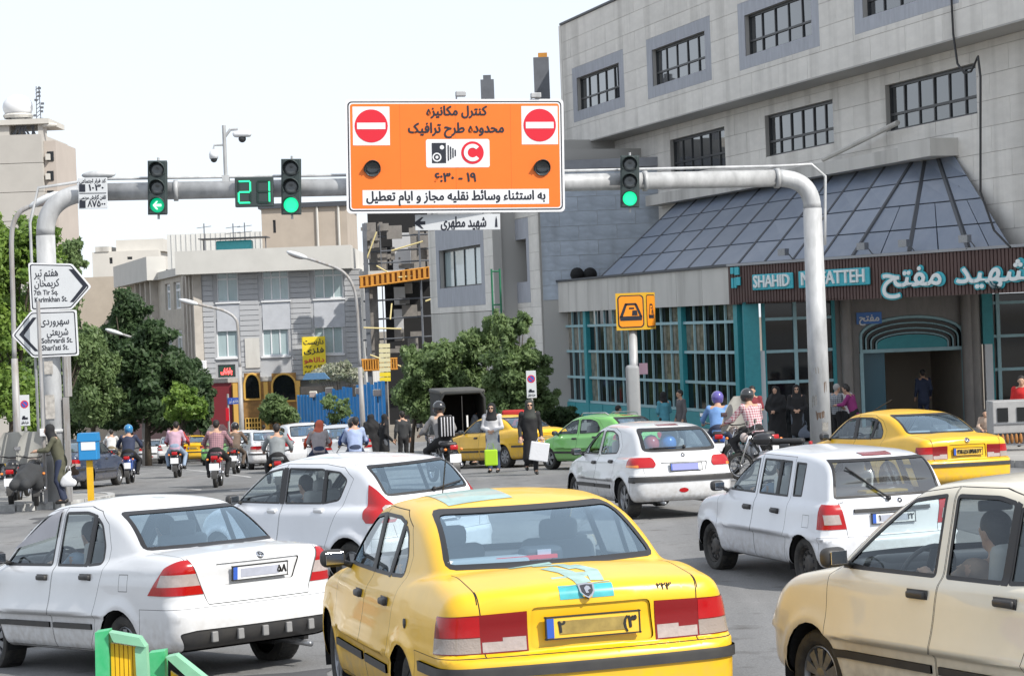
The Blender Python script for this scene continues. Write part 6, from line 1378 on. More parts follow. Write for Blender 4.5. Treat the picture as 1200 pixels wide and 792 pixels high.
# street name plate under it
a, c = at(486, 261, YS - .1), at(586, 259, YS - .1); r = empty('street_name_plate', 'long grey street name plate with a left arrow hanging below the orange sign', 'street sign', ((a.x + c.x) / 2, YS + .12, (a.z + c.z) / 2), (0, rotS * 1.2, 0)); w = c.x - a.x
MB().rbox((0, 0, 0), (w, .03, .37), .008).obj('board', M_SGG, r); text(fa('شهید مطهری'), .34, M_INK, r, (.14, -.02, -.01), width=w * .53, bold=.008)
MB().prism([(-.30, 0), (-.06, .17), (0, .17), (-.10, .05), (.05, .05), (.05, -.05), (-.10, -.05), (0, -.17), (-.06, -.17)], -.022, -.016, 'y', Matrix.Translation((-w * .40, 0, -.01)) @ Matrix.Scale(.8, 4)).obj('arrow', M_INK, r)
MB().prism([(-.03, -.12), (.03, -.12), (.02, .05), (.0, .13), (-.02, .05)], -.022, -.016, 'y', Matrix.Translation((w * .455, 0, 0))).obj('street_symbol', M_INK, r)
for s in (-.6, .6): MB().cbox((s * w / 2, .02, .3), (.03, .02, .35)).obj('hanger', M_GALV, r)
# info plate 1030 / 87500
a, c = at(91, 209, YGL - .3), at(126.5, 244, YGL - .3); r = empty('information_plate', 'small grey information plate with numbers on the left end of the gantry', 'sign', ((a.x + c.x) / 2, YGL - .28, (a.z + c.z) / 2), (0, math.radians(1.2), 0)); w, h = c.x - a.x, a.z - c.z
MB().rbox((0, 0, 0), (w, .03, h), .01).obj('board', M_SGG, r); MB().cbox((0, -.02, .0), (w * .92, .008, .012)).obj('divider', M_INK, r)
text(fa('کد فرار اجتماعی'), .12, M_INK, r, (0, -.02, h * .39), width=w * .9, bold=.003); text('۱۰۳۰', .20, M_INK, r, (.08, -.02, h * .17), width=w * .5, bold=.006); text(fa('تلفن گزارش مردمی'), .12, M_INK, r, (0, -.02, -h * .14), width=w * .9, bold=.003); text('۸۷۵۰۰', .20, M_INK, r, (.08, -.02, -h * .35), width=w * .6, bold=.006)
for z in (.17, -.35): MB().rbox((-w * .36, -.02, h * z), (.14, .01, .17), .004).obj('pictogram', M_INK, r)
# lamp on the arm top
p = onarm(116, .36, 0); r = empty('gantry_lamp', 'small oval street lamp head lying on the left end of the gantry arm', 'lamp', p); MB().sphere((0, 0, .04), (.40, .16, .10), 16, 8).obj('lamp_head', M_GALV, r, True); MB().tube([(0, 0, 0), (-.1, 0, -.18)], .03, 6).obj('stub', M_GALV, r)
# cameras
p = onarm(265, .2, 0); h = at(265, 147, p.y).z - p.z; r = empty('camera_mast', 'short mast with two dome cameras standing on the gantry arm', 'camera', p)
MB().tube([(0, 0, 0), (0, 0, h)], .045, 8).obj('mast', M_GALV, r); MB().cbox((0, 0, .05), (.16, .16, .16)).obj('base', M_GALV, r)
MB().tube([(0, 0, h * .78), (.15, 0, h * .92), (.32, 0, h * .92)], .035, 8).obj('bracket', M_GALV, r); MB().rbox((.42, -.02, h * .83), (.42, .26, .14), .06, TR(0, 0, 0), 3).obj('camera_housing', M_SGW, r, True); MB().sphere((.42, -.02, h * .745), (.09, .09, .09), 14, 8).obj('camera_dome', M_DFR, r, True)
MB().tube([(0, 0, h * .65), (-.24, 0, h * .65), (-.26, 0, h * .58)], .025, 8).obj('bracket', M_GALV, r); MB().lathe([(.0, .12), (.08, .12), (.11, .02), (.10, -.08), (.0, -.08)], 16, Matrix.Translation((-.26, 0, h * .47))).obj('camera_housing', M_SGW, r, True); MB().sphere((-.26, 0, h * .40), (.08, .08, .08), 14, 8).obj('camera_dome', M_DFR, r, True)
# two direction signs on the left pole
def dirsign(pts, label, lines, chev, Y):
    P = [at(x, y, Y) for x, y in pts]; c = sum(P, Vector()) / len(P); r = empty('direction_sign', label, 'direction sign', c, group='white direction signs on the left gantry pole')
    pl = ccw([(q.x - c.x, q.z - c.z) for q in P]); 
    MB().prism(fillet(pl, .05, 3), 0, .03, 'y').obj('board', M_SGW, r); p2 = offset_poly(pl, -.035); MB().prism(fillet(p2, .05, 3), -.004, -.0005, 'y').obj('border', M_INK, r); MB().prism(fillet(offset_poly(pl, -.06), .04, 3), -.008, -.0045, 'y').obj('face', M_SGG, r)
    for s, px, py, sz, wd in lines: q = at(px, py, Y) - c; text(s, sz, M_INK, r, (q.x, -.012, q.z), rot=(PI / 2, math.radians(2.2) * 0 + .0, 0), width=wd / 2400 * Y, bold=.003)
    C_ = [at(x, y, Y) - c for x, y in chev]; MB().prism([(q.x, q.z) for q in C_], -.012, -.0085, 'y').obj('chevron', M_INK, r)
    for z in (-.2, .2): MB().tube([(at(64, 390, Y).x - c.x + .23 * math.cos(q), .30 - .0 + .23 * math.sin(q) * 1, z) for q in np.linspace(0, 2 * PI, 14)], .02, 4).obj('pole_clamp', M_GALV, r)
YD = YGL - .31
dirsign([(33, 308), (84, 309), (107, 336), (84, 362.5), (36, 364.5)], 'white direction sign pointing right with Persian and English street names, upper of the pair', [(fa('هفتم تیر'), 54, 320, .26, 28), (fa('کریمخان'), 55, 332, .24, 29), ('7th Tir Sq.', 54, 343, .16, 28), ('Karimkhan St.', 60, 351, .17, 38)], [(80.5, 315.5), (85.5, 315.5), (102.5, 335), (86.5, 354), (82, 354), (97, 335)], YD)
dirsign([(13.5, 393), (36, 364.8), (89.5, 363), (92.5, 416.5), (38.5, 419)], 'white direction sign pointing left with Persian and English street names, lower of the pair', [(fa('سهروردی'), 64, 376.5, .24, 34), (fa('شریعتی'), 67.5, 389, .24, 25), ('Sohrvardi St.', 67, 399, .17, 36), ("Shari'ati St.", 65, 407.5, .17, 31)], [(38.5, 372), (43, 372), (28, 393), (45.5, 411.5), (41, 411.5), (22.5, 392)], YD + .0)
# slim posts and box next to the left pole
p = at(82, 590, 48.3); r = empty('slim_post', 'slim grey post with a narrow dark sign edge beside the left gantry pole', 'post', (p.x, 48.3, G(p.x, 48.3) + .14)); h = at(82, 415, 48.3).z - G(p.x, 48.3) - .14; MB().tube([(0, 0, 0), (0, 0, h)], .05, 8).obj('post', M_POST, r); MB().rbox((.07, 0, h - .5), (.09, .4, 1.0), .01).obj('sign_edge', M_POST, r)
p = at(54, 590, 46.6); r = empty('utility_box_post', 'thin post with a small white box at head height left of the gantry pole', 'post', (p.x, 46.6, G(p.x, 46.6) + .14)); MB().tube([(0, 0, 0), (0, 0, 4.6)], .045, 8).obj('post', M_POST, r); MB().rbox((.03, -.08, 1.62), (.16, .12, .17), .01).obj('box', M_SGW, r)
# donation box
p = at(106.5, 580, 46.0); r = empty('donation_box', 'blue and white charity box on a yellow post at the left corner', 'donation box', (p.x, 46.0, G(p.x, 46) + .02)); zz = at(106, 541, 46).z - p.z - .05; g0 = G(p.x, 46); zb = at(106, 540, 46).z - g0; zt = at(106, 508, 46).z - g0
M_BLB = mat('charity box blue', (.02, .22, .50), .45); MB().cbox((0, 0, zb / 2), (.13, .10, zb)).obj('post', mat('yellow post paint', (.80, .46, .01), .5, noise=.15, nscale=6), r); MB().rbox((0, 0, (zb + zt) / 2 - .06), (.42, .34, (zt - zb) - .14), .02).obj('box', M_BLB, r)
MB().prism([(-.23, zt - .18), (.23, zt - .18), (.21, zt), (-.21, zt)], -.19, .19, 'y').obj('lid', M_BLB, r); MB().cbox((.02, -.175, (zb + zt) / 2 + .02), (.32, .012, .18)).obj('white_label', M_SGW, r); MB().cbox((-.215, 0, (zb + zt) / 2 - .06), (.012, .3, .4)).obj('side_panel', mat('wooden box side', (.35, .22, .10), .6), r)
# no parking signs
def nopark(px0, py0, px1, py1, Y, label, base_py):
    a, c = at(px0, py0, Y), at(px1, py1, Y); g = G(a.x, Y); r = empty('no_parking_sign', label, 'road sign', ((a.x + c.x) / 2, Y, g)); w, h = c.x - a.x, a.z - c.z; z = (a.z + c.z) / 2 - g
    MB().tube([(0, .04, 0), (0, .04, z + h * .4)], .035, 8).obj('post', M_POST, r); MB().rbox((0, 0, z), (w, .02, h), .006).obj('board', M_SGG, r); cz = z + h * .20
    disc(0, cz, w * .40, -.014, 'red_ring', M_SRED, r); disc(0, cz, w * .30, -.018, 'blue_disc', M_NAVY, r); MB().cbox((0, -.020, 0), (w * .62, .003, w * .09), TR(0, 0, cz, ry=PI / 4)).obj('slash', M_SRED, r)
    MB().cbox((0, -.014, z - h * .26), (w * .6, .004, h * .07)).obj('tow_symbol', M_INK, r); MB().cbox((-w * .1, -.014, z - h * .21), (w * .25, .004, h * .07)).obj('tow_symbol', M_INK, r); text(fa('حمل با جرثقیل'), .09, M_INK, r, (0, -.014, z - h * .39), width=w * .75, bold=.002)
nopark(22.5, 463, 35.5, 498.5, 52, 'no parking sign on its own post at the far left edge under the trees', 0)
nopark(616.3, 434.5, 629, 466, 57, 'no parking sign on a thin post beside the small tree left of the metro', 0)
# metro cube sign and its grey pillar
Y = 62; a, c = at(721, 344, Y), at(757.5, 386, Y); r = empty('metro_cube_sign', 'yellow and orange metro cube sign with a train symbol on a tall pole', 'sign', (at(746, 500, Y).x, Y, G(4, Y) + .14)); bpy.context.view_layer.update(); Mi = r.matrix_world.inverted()
w, h = c.x - a.x, a.z - c.z; cxx = (a.x + c.x) / 2; czz = (a.z + c.z) / 2; T = Mi @ Matrix.Translation((cxx, Y, czz)) @ Matrix.Rotation(0, 4, 'Z')
bb = MB(); qv = [(a.x, Y), (c.x, Y), (c.x + .36, Y + 1.0), (a.x + .36, Y + 1.0)]; bb.add([(x, y, z) for z in (c.z, a.z) for x, y in qv], [(0, 3, 2, 1), (4, 5, 6, 7), (0, 1, 5, 4), (1, 2, 6, 5), (2, 3, 7, 6), (3, 0, 4, 7)], Mi); bb.obj('cube', mat('sign yellow ochre', (.66, .38, .02), .5, noise=.1, nscale=4), r)
pn = rpl(0, 0, w * .80, h * .82, .10, -.018, -.008, 'orange_face', mat('metro orange', (.85, .28, .01), .45), r); pn.matrix_local = T; bd = rpl(0, 0, w * .88, h * .88, .12, -.008, -.002, 'black_outline', M_INK, r); bd.matrix_local = T
def glyph(par, T2, k=1.):
    S = Matrix.Scale(k, 4)
    for pl in ([(-.32, -.27), (.32, -.27), (.34, -.14), (-.34, -.14)], [(-.34, -.16), (-.25, -.16), (-.10, .22), (-.17, .25)], [(-.16, .25), (.17, .25), (.17, .19), (-.16, .19)], [(.11, .22), (.19, .22), (.34, -.16), (.27, -.16)], [(-.05, .12), (.10, .12), (.10, .07), (-.05, .07)], [(.03, -.12), (.20, -.12), (.18, .03), (.05, .03)]):
        o = MB().prism(pl, -.026, -.020, 'y').obj('train_symbol', M_INK, par); o.matrix_local = T2 @ S
glyph(r, T, w * 1.12)
T2 = Mi @ Matrix.Translation((c.x + .18, Y + .5, czz)) @ Matrix.Rotation(math.atan2(1.0, .36), 4, 'Z'); bd = rpl(0, 0, .92, h * .88, .12, -.012, -.004, 'black_outline', M_INK, r); bd.matrix_local = T2; pn = rpl(0, 0, .84, h * .82, .10, -.020, -.0125, 'orange_face', MATS['metro orange'], r); pn.matrix_local = T2; glyph(r, T2, w * .95)
MB().tube([(0, .2, 0), (0, .2, c.z - G(4, Y) - .14)], .13, 14).obj('pole', M_GALV, r, True)
Y = 60.5; g = G(4, Y) + .14; a, c = at(733, 428, Y), at(751, 490, Y); r = tag(MB().rbox((0, 0, (a.z - g) / 2), (c.x - a.x, .45, a.z - g), .10, n=3).obj('grey_pillar', mat('pillar grey', (.30, .31, .32), .5, noise=.12, nscale=4), smooth=True, loc=((a.x + c.x) / 2, Y, g)), 'rounded grey metal pillar standing in front of the metro cube pole', 'pillar')
a = at(754, 432, 62.5); r = empty('pink_notice', 'small pink notice board fixed by the metro sign pole', 'notice', a); MB().rbox((0, 0, 0), (.26, .02, .34), .005).obj('board', mat('pink notice paper', (.65, .42, .50), .7), r)
# small blue street name sign and pennant
Y = 105; a, c = at(267, 466, Y), at(281, 473, Y); r = empty('blue_street_sign', 'small blue street name sign on a pole by the restaurant corner', 'street sign', (a.x, Y, G(a.x, Y))); MB().tube([(0, 0, 0), (0, 0, a.z - G(a.x, Y) + .2)], .06, 6).obj('post', M_POST, r); MB().cbox(((c.x - a.x) / 2, -.07, (a.z + c.z) / 2 - G(a.x, Y)), (c.x - a.x, .03, a.z - c.z)).obj('board', M_NAVY, r); text(fa('هفتم تیر'), .28, M_SGW, r, ((c.x - a.x) / 2, -.09, (a.z + c.z) / 2 - G(a.x, Y)), width=(c.x - a.x) * .8)
a, c = at(264.5, 478, Y), at(269, 493, Y); MB().rbox(((a.x + c.x) / 2 - r.location.x, -.06, (a.z + c.z) / 2 - r.location.z), (c.x - a.x, .03, a.z - c.z), .005).obj('red_notice', M_SRED, r)
# street lamps
def lamp(label, base, Y, pts, hd):
    b = at(*base, Y); r = empty('street_lamp', label, 'street lamp', (b.x, Y, G(b.x, Y)), group='curved arm street lamps'); bpy.context.view_layer.update(); i = r.matrix_world.inverted(); P = [at(x, y, Y) for x, y in pts]
    MB().tube([Vector((b.x, Y, G(b.x, Y))), P[0]], [.13, .09], 12, i).obj('pole', M_POST, r, True)
    # smooth arm
    C_ = []; 
    for k in range(len(P) - 1):
        p0, p1, p2, p3 = P[max(k - 1, 0)], P[k], P[k + 1], P[min(k + 2, len(P) - 1)]
        for t in [j / 5 for j in range(5)]: C_.append(.5 * ((2 * p1) + (p2 - p0) * t + (2 * p0 - 5 * p1 + 4 * p2 - p3) * t * t + (3 * p1 - p0 - 3 * p2 + p3) * t**3))
    C_.append(P[-1]); MB().tube(C_, .065, 10, i).obj('curved_arm', M_POST, r, True); e = P[-1]; d = (P[-1] - P[-2]).normalized()
    T = i @ Matrix.Translation(e + d * .35) @ d.to_track_quat('X', 'Z').to_matrix().to_4x4(); MB().sphere((0, 0, 0), (.48, .17, .11), 16, 8, T).obj('lamp_head', M_SGG, r, True); MB().sphere((.05, 0, -.06), (.34, .12, .09), 12, 6, T).obj('lamp_glass', M_CLR, r, True)
lamp('street lamp with its arm reaching left in front of the white building, nearest the hoarding', (426, 510), 84, [(422, 430), (418.5, 362), (413.5, 335), (401, 318), (380, 309), (358, 302)], 0)
lamp('street lamp with its arm reaching left in front of the restaurant corner', (283, 505), 92, [(281, 430), (279, 388), (275.5, 373), (262, 364), (242, 359), (230, 356)], 0)
lamp('far street lamp whose head peeks out of the dark trees', (168, 500), 100, [(168, 440), (168, 410), (166, 402), (160, 397), (150, 394), (142, 391.5)], 0)
lamp('street lamp at the far left edge among the bright trees', (21, 520), 56, [(17, 420), (15, 340), (13.5, 285), (16, 262), (24, 248), (38, 241)], 0)
# green and yellow barrier in the near left corner
Y = 8.6; p = at(150, 800, Y); r = empty('street_barrier', 'green metal street barrier with yellow ribbed panels in the near left corner', 'barrier', (p.x, Y, G(p.x, Y))); bpy.context.view_layer.update(); i = r.matrix_world.inverted(); g = G(p.x, Y)
M_BG = mat('barrier green', (.02, .38, .13), .45, noise=.3, nscale=12, col2=(.10, .45, .22)); M_BGL = mat('barrier pale green', (.24, .52, .34), .5, noise=.2, nscale=8); M_BY = mat('barrier yellow', (.80, .48, .01), .5, noise=.15, nscale=8)
def bpoly(pts, Y0, Y1, nm, m):
    A = [at(x, y, Y0) for x, y in pts]; c = sum(A, Vector()) / len(A); B = [q + Vector((0, Y1 - Y0, 0)) for q in A]; n = len(A)
    MB().add(A + B, [tuple(range(n)), tuple(range(2 * n - 1, n - 1, -1))] + [(k, k + n, (k + 1) % n + n, (k + 1) % n) for k in range(n)], i).obj(nm, m, r)
zb_ = 1010
bpoly([(111, 741), (127, 738.5), (131, zb_), (116, zb_)], Y, Y + .08, 'post', M_BG); bpoly([(127.5, 740.5), (163, 747), (170, 758), (133, 752)], Y - .02, Y + .05, 'top_rail', M_BGL); bpoly([(163.5, 747.5), (171, 757.5), (186, zb_), (172, zb_), (158, 760)], Y + .0, Y + .06, 'post', M_BGL)
for k in range(6): bpoly([(129.5 + k * 5.2, 753 + k * .8), (133.6 + k * 5.2, 753.6 + k * .8), (139 + k * 5.2, 930), (134.5 + k * 5.2, 930)], Y + .02, Y + .045 + .012 * (k % 2), 'yellow_rib', M_BY)
bpoly([(174, 765), (193, 762.5), (196, zb_), (178, zb_)], Y + .35, Y + .43, 'post', M_BG); bpoly([(194, 770), (206, 767.5), (262, 812), (250, 822)], Y + .30, Y + .38, 'top_rail', M_BGL); bpoly([(200, 786), (240, 815), (246, 930), (206, 930)], Y + .34, Y + .36, 'yellow_panel', M_BY)
bpoly([(116, 925), (250, 925), (250, 937), (116, 937)], Y - .02, Y + .03, 'bottom_rail', M_BG)
# food stall at the right edge
Y = 50; a = at(1163, 474, Y); c = at(1203, 507, Y); g = G(a.x, Y) + .14; r = empty('food_stall', 'white food cart with dark windows and roasted corn on its shelf at the right edge', 'food cart', (a.x, Y, g)); w = 1.6; h = a.z - g
MB().rbox((w / 2, .35, (h + .3) / 2 + .1), (w, .7, h - .35), .02).obj('cabinet', mat('cart white', (.36, .36, .36), .5, noise=.2, nscale=5), r); MB().cbox((w / 2, -.02, h - .47), (w, .02, .03)).obj('trim', M_STEEL, r)
for x in (.24, .72): MB().cbox((x, -.01, h - .26), (.26, .03, .34)).obj('dark_window', M_DGL, r)
MB().cbox((w / 2, -.12, h - .98), (w, .26, .03)).obj('shelf', M_STEEL, r)
for k in range(14): MB().lathe([(0, 0), (.04, .03), (.045, .12), (.03, .22), (0, .25)], 8, Matrix.Translation((.08 + k * .11, -.14, h - .96))).obj('corn_cob', mat('roasted corn', (.40, .17, .04), .7, noise=.5, nscale=60), r, True)
for x in (.1, 1.5): MB().cbox((x, .3, .15), (.06, .06, .3)).obj('leg', M_STEEL, r)
# ------------------------------------------------------------------ people (one continuous body each, clothes over it) and motorcycles
def caps(L, k=.03):
    A = [(np.array(a, float), np.array(b, float), ra, rb, lat) for a, b, ra, rb, lat in L]
    def fn(x, y, z):
        d = None
        for a, b, ra, rb, lat in A:
            ab = b - a; n = max(1e-9, ab @ ab); px, py, pz = x - a[0], y - a[1], z - a[2]
            t = np.clip((px * ab[0] + py * ab[1] + pz * ab[2]) / n, 0, 1); vx, vy, vz = px - t * ab[0], py - t * ab[1], pz - t * ab[2]
            q = vx * vx * (lat * lat) + vy * vy + vz * vz
            e = np.sqrt(q) - (ra + (rb - ra) * t); d = e if d is None else smin(d, e, k)
        return d
    return fn
def capmesh(L, h, k=.03, cut=None, fold=0.):
    P = np.array([p for a, b, *_ in L for p in (a, b)]); R = max(max(c[2], c[3]) / min(1, c[4]) for c in L) + h * 2
    f0 = caps(L, k); f = (lambda x, y, z: f0(x, y, z) + fold * np.sin(30 * x + 5 * z + 2 * np.sin(9 * z)) * np.sin(17 * y + 7 * z + 1.3)) if fold else f0; fn = (lambda x, y, z: np.maximum(f(x, y, z), cut(x, y, z))) if cut else f
    return surf(fn, P.min(0) - R, P.max(0) + R, h, 1)
SK = mat('skin', (.48, .29, .20), .55, noise=.1, nscale=20); SKD = mat('tanned skin', (.36, .20, .13), .55, noise=.1, nscale=20); HAIRM = mat('dark hair', (.015, .012, .011), .6, bump=.6, bscale=120); GREYH = mat('grey hair', (.35, .34, .33), .7, bump=.6, bscale=120)
def cloth(name, c, **k): return mat(name, c, .85, noise=.22, nscale=7, bump=.35, bscale=18, **k)
BLACKC = cloth('black cloth', (.014, .014, .016)); DENIM = cloth('dark denim', (.035, .05, .10)); NAVYC = cloth('navy cloth', (.03, .04, .08)); SHOE = mat('black shoe', (.015, .014, .013), .4)
def check_mat(name, a, b, sc=16):
    m = mat(name, a, .85); t = m.node_tree; tc = t.nodes.new('ShaderNodeTexCoord'); bs = t.nodes['Principled BSDF']; sep = t.nodes.new('ShaderNodeSeparateXYZ'); t.links.new(tc.outputs['Object'], sep.inputs[0]); outs = []
    for ax in ('X', 'Z'):
        mu = t.nodes.new('ShaderNodeMath'); mu.operation = 'MULTIPLY'; mu.inputs[1].default_value = sc; t.links.new(sep.outputs[ax], mu.inputs[0]); fr = t.nodes.new('ShaderNodeMath'); fr.operation = 'FRACT'; t.links.new(mu.outputs[0], fr.inputs[0]); g = t.nodes.new('ShaderNodeMath'); g.operation = 'GREATER_THAN'; g.inputs[1].default_value = .62; t.links.new(fr.outputs[0], g.inputs[0]); outs.append(g.outputs[0])
    ad = t.nodes.new('ShaderNodeMath'); ad.operation = 'ADD'; t.links.new(outs[0], ad.inputs[0]); t.links.new(outs[1], ad.inputs[1]); h = t.nodes.new('ShaderNodeMath'); h.operation = 'MULTIPLY'; h.inputs[1].default_value = .5; t.links.new(ad.outputs[0], h.inputs[0])
    mx = t.nodes.new('ShaderNodeMix'); mx.data_type = 'RGBA'; mx.inputs[6].default_value = (*a, 1); mx.inputs[7].default_value = (*b, 1); t.links.new(h.outputs[0], mx.inputs[0]); t.links.new(mx.outputs[2], bs.inputs['Base Color']); return m
POSES = {
 'stand': dict(pel=(0, 0, .95), che=(0, .0, 1.32), nek=(0, .01, 1.47), hed=(0, .04, 1.62), sh=(.185, 0, 1.42), el=(.25, -.02, 1.13), wr=(.25, .07, .88), hip=(.09, 0, .92), kn=(.10, .02, .50), an=(.11, -.02, .09)),
 'arms_in': dict(pel=(0, 0, .95), che=(0, .0, 1.32), nek=(0, .01, 1.47), hed=(0, .05, 1.62), sh=(.185, 0, 1.42), el=(.24, .02, 1.14), wr=(.06, .22, 1.06), hip=(.09, 0, .92), kn=(.10, .02, .50), an=(.10, -.02, .09)),
 'reach': dict(pel=(0, -.05, .95), che=(0, .06, 1.31), nek=(0, .11, 1.45), hed=(0, .18, 1.59), sh=(.185, .06, 1.40), el=(.22, .20, 1.18), wr=(.14, .42, 1.16), hip=(.09, -.04, .92), kn=(.11, .02, .50), an=(.12, -.10, .09)),
 'walk': dict(pel=(0, 0, .93), che=(0, .03, 1.30), nek=(0, .05, 1.45), hed=(0, .09, 1.60), sh=(.185, .03, 1.40), el=(.24, -.04, 1.11), wr=(.25, .08, .87), hip=(.09, 0, .91), kn=(.09, .16, .52), an=(.09, .20, .10), asym=.34),
 'ride': dict(pel=(0, -.20, .88), che=(0, -.06, 1.22), nek=(0, -.01, 1.38), hed=(0, .05, 1.53), sh=(.19, -.05, 1.33), el=(.33, .12, 1.10), wr=(.33, .38, 1.02), hip=(.11, -.16, .86), kn=(.26, .24, .66), an=(.22, .02, .32)),
 'pillion': dict(pel=(0, -.55, .93), che=(0, -.44, 1.27), nek=(0, -.41, 1.42), hed=(.04, -.36, 1.57), sh=(.18, -.44, 1.38), el=(.26, -.30, 1.14), wr=(.18, -.05, 1.06), hip=(.10, -.50, .90), kn=(.27, -.16, .70), an=(.24, -.36, .36)),
 'sit': dict(pel=(0, 0, .50), che=(0, .06, .86), nek=(0, .12, 1.0), hed=(0, .20, 1.12), sh=(.185, .06, .95), el=(.25, .16, .70), wr=(.12, .36, .62), hip=(.10, .02, .50), kn=(.16, .42, .48), an=(.14, .36, .09)),
 'drive': dict(pel=(0, -.05, .48), che=(0, -.15, .82), nek=(0, -.15, .97), hed=(0, -.10, 1.12), sh=(.19, -.14, .93), el=(.25, .08, .78), wr=(.18, .30, .86), hip=(.10, 0, .48), kn=(.16, .42, .55), an=(.14, .70, .30)),
}
def J(p, key, s):
    x, y, z = p[key]
    if 'asym' in p and s > 0:
        if key == 'kn': y = .02
        if key == 'an': y -= p['asym'] * 1.2; z += .07
        if key == 'wr': y += .12
    return (x * s, y, z)
def person(name, label, pose, loc, rz, top, bottom=DENIM, skin=SK, hair='short', hairm=None, sc=1., longsleeve=True, coat=0., helmet=None, scarf=None, chador=None, h=.026, parent_rot=None, group=None, glasses=False, face=False, lean=0., tilt=(0, 0), shoe=SHOE):
    p = POSES[pose]; r = empty('person', label, 'person', loc, (tilt[0], tilt[1], rz), group); r.scale = (sc,) * 3
    V = lambda *a: np.array(a)
    hd = V(*p['hed']); nk = V(*p['nek']); ch = V(*p['che']); pe = V(*p['pel'])
    def limb(pts, rad, lat=1.): return [(pts[i], pts[i + 1], rad[i], rad[i + 1], lat) for i in range(len(pts) - 1)]
    L = [(hd + V(0, -.012, .035), hd + V(0, .0, .03), .085, .085, 1.12), (hd + V(0, .035, -.055), hd + V(0, .02, -.01), .052, .068, 1.), (hd + V(0, .088, -.01), hd + V(0, .098, -.025), .011, .014, 1.), (nk, hd + V(0, -.01, -.05), .058, .055, 1.)]
    for s in (-1, 1): L.append((hd + V(s * .078, -.01, .005), hd + V(s * .082, -.01, -.02), .014, .012, 1.)); L.append((hd + V(s * .03, .075, .02), hd + V(s * .04, .07, .02), .012, .012, 1.))
    L += [(pe, ch, .105, .12, .76), (ch, nk, .12, .06, .8)]
    for s in (-1, 1):
        sh, el, wr = J(p, 'sh', s), J(p, 'el', s), J(p, 'wr', s); hip, kn, an = J(p, 'hip', s), J(p, 'kn', s), J(p, 'an', s)
        L += limb([tuple(ch + V(0, 0, .08)), sh], [.08, .06]) + limb([sh, el, wr], [.052, .040, .027]) + limb([hip, kn, an], [.082, .055, .038]); L.append((an, (an[0], an[1] + .13, an[2] - .05), .038, .03, 1.))
        w = V(*wr); d = w - V(*el); d /= np.linalg.norm(d); L.append((w, w + d * .075, .028, .034, 1.))
    P, Q = capmesh(L, h * .8, .025); b = MB(); b.add(P.tolist(), Q.tolist())
    for s in (-1, 1):
        w = V(*J(p, 'wr', s)); d = w - V(*J(p, 'el', s)); d /= np.linalg.norm(d); side = np.cross(d, V(0, 0, 1.)); side = side / max(.2, np.linalg.norm(side)); dn = np.cross(side, d)
        for k in range(4):
            o = w + d * .085 + side * (k - 1.5) * .018; ln = (.072, .085, .08, .06)[k]; m1 = o + d * ln * .5 - V(0, 0, .004); e = m1 + d * ln * .38 - V(0, 0, ln * .28)
            b.tube([o - d * .02, o, m1, e], [.0105, .0105, .0095, .007], 6)
        t = w + d * .03 - side * s * .03; b.tube([t, t + d * .03 - side * s * .03, t + d * .065 - side * s * .036], [.013, .012, .009], 6)
    me = b.mesh('body', fix=False); o = link('body', me, r, [skin], True)
    # clothes
    if not chador:
        T = [(pe + V(0, 0, -.04), ch, .122, .140, .74), (ch, nk + V(0, 0, -.04), .135, .075, .80)]
        if coat:
            T.append((pe, pe + V(0, .0, -coat), .125, .155, .80))
            if hair == 'scarf': T[0] = (pe + V(0, 0, -.04), ch, .135, .135, .78)
        for s in (-1, 1):
            sh, el, wr = J(p, 'sh', s), J(p, 'el', s), J(p, 'wr', s); T += limb([tuple(ch + V(0, 0, .06)), sh], [.085, .060]) + ([(sh, el, .060, .052, 1.), (el, tuple(V(*el) + (V(*wr) - V(*el)) * .92), .054, .040, 1.)] if longsleeve else [(sh, tuple(V(*sh) + (V(*el) - V(*sh)) * .85), .070, .062, 1.)])
        P, Q = capmesh(T, h, .032, fold=.007); link('coat' if coat else 'shirt', me_from(P, Q, 'shirt'), r, [top], True)
        B = [(pe + V(0, 0, .03), pe + V(0, 0, -.06), .118, .12, .76)]
        for s in (-1, 1): hip, kn, an = J(p, 'hip', s), J(p, 'kn', s), J(p, 'an', s); B += limb([hip, kn, (an[0], an[1], an[2] + .02)], [.094, .070, .056])
        P, Q = capmesh(B, h, .03, fold=.007); link('trousers', me_from(P, Q, 'trousers'), r, [bottom], True)
    else:
        zb = .06; an = (0, 0, zb + .18)
        T = [(hd + V(0, -.02, .03), nk, .112, .105, .95), (nk, ch, .105, .185, .72), (ch, pe, .185, .19, .78), (pe, V(0, pe[1], zb + .2), .19, .25, .82)]
        for s in (-1, 1): T += limb([J(p, 'sh', s), J(p, 'el', s), J(p, 'wr', s)], [.075, .085, .05])
        face_cut = lambda x, y, z: .082 - np.sqrt((x - hd[0])**2 + ((y - hd[1] - .12))**2 * .8 + (z - hd[2] + .005)**2 * .8)
        P, Q = capmesh(T, h, .07, lambda x, y, z: np.maximum(face_cut(x, y, z), zb - z), fold=.012); link('chador', me_from(P, Q, 'chador'), r, [chador], True)
    for s in (-1, 1):
        an = J(p, 'an', s); P, Q = capmesh([((an[0], an[1] - .03, an[2] - .035), (an[0] * 1.05, an[1] + .15, an[2] - .055), .048, .036, 1.)], h * .8, .02, lambda x, y, z, a=an: (a[2] - .095) - z); link('shoe', me_from(P, Q, 'shoe'), r, [shoe], True)
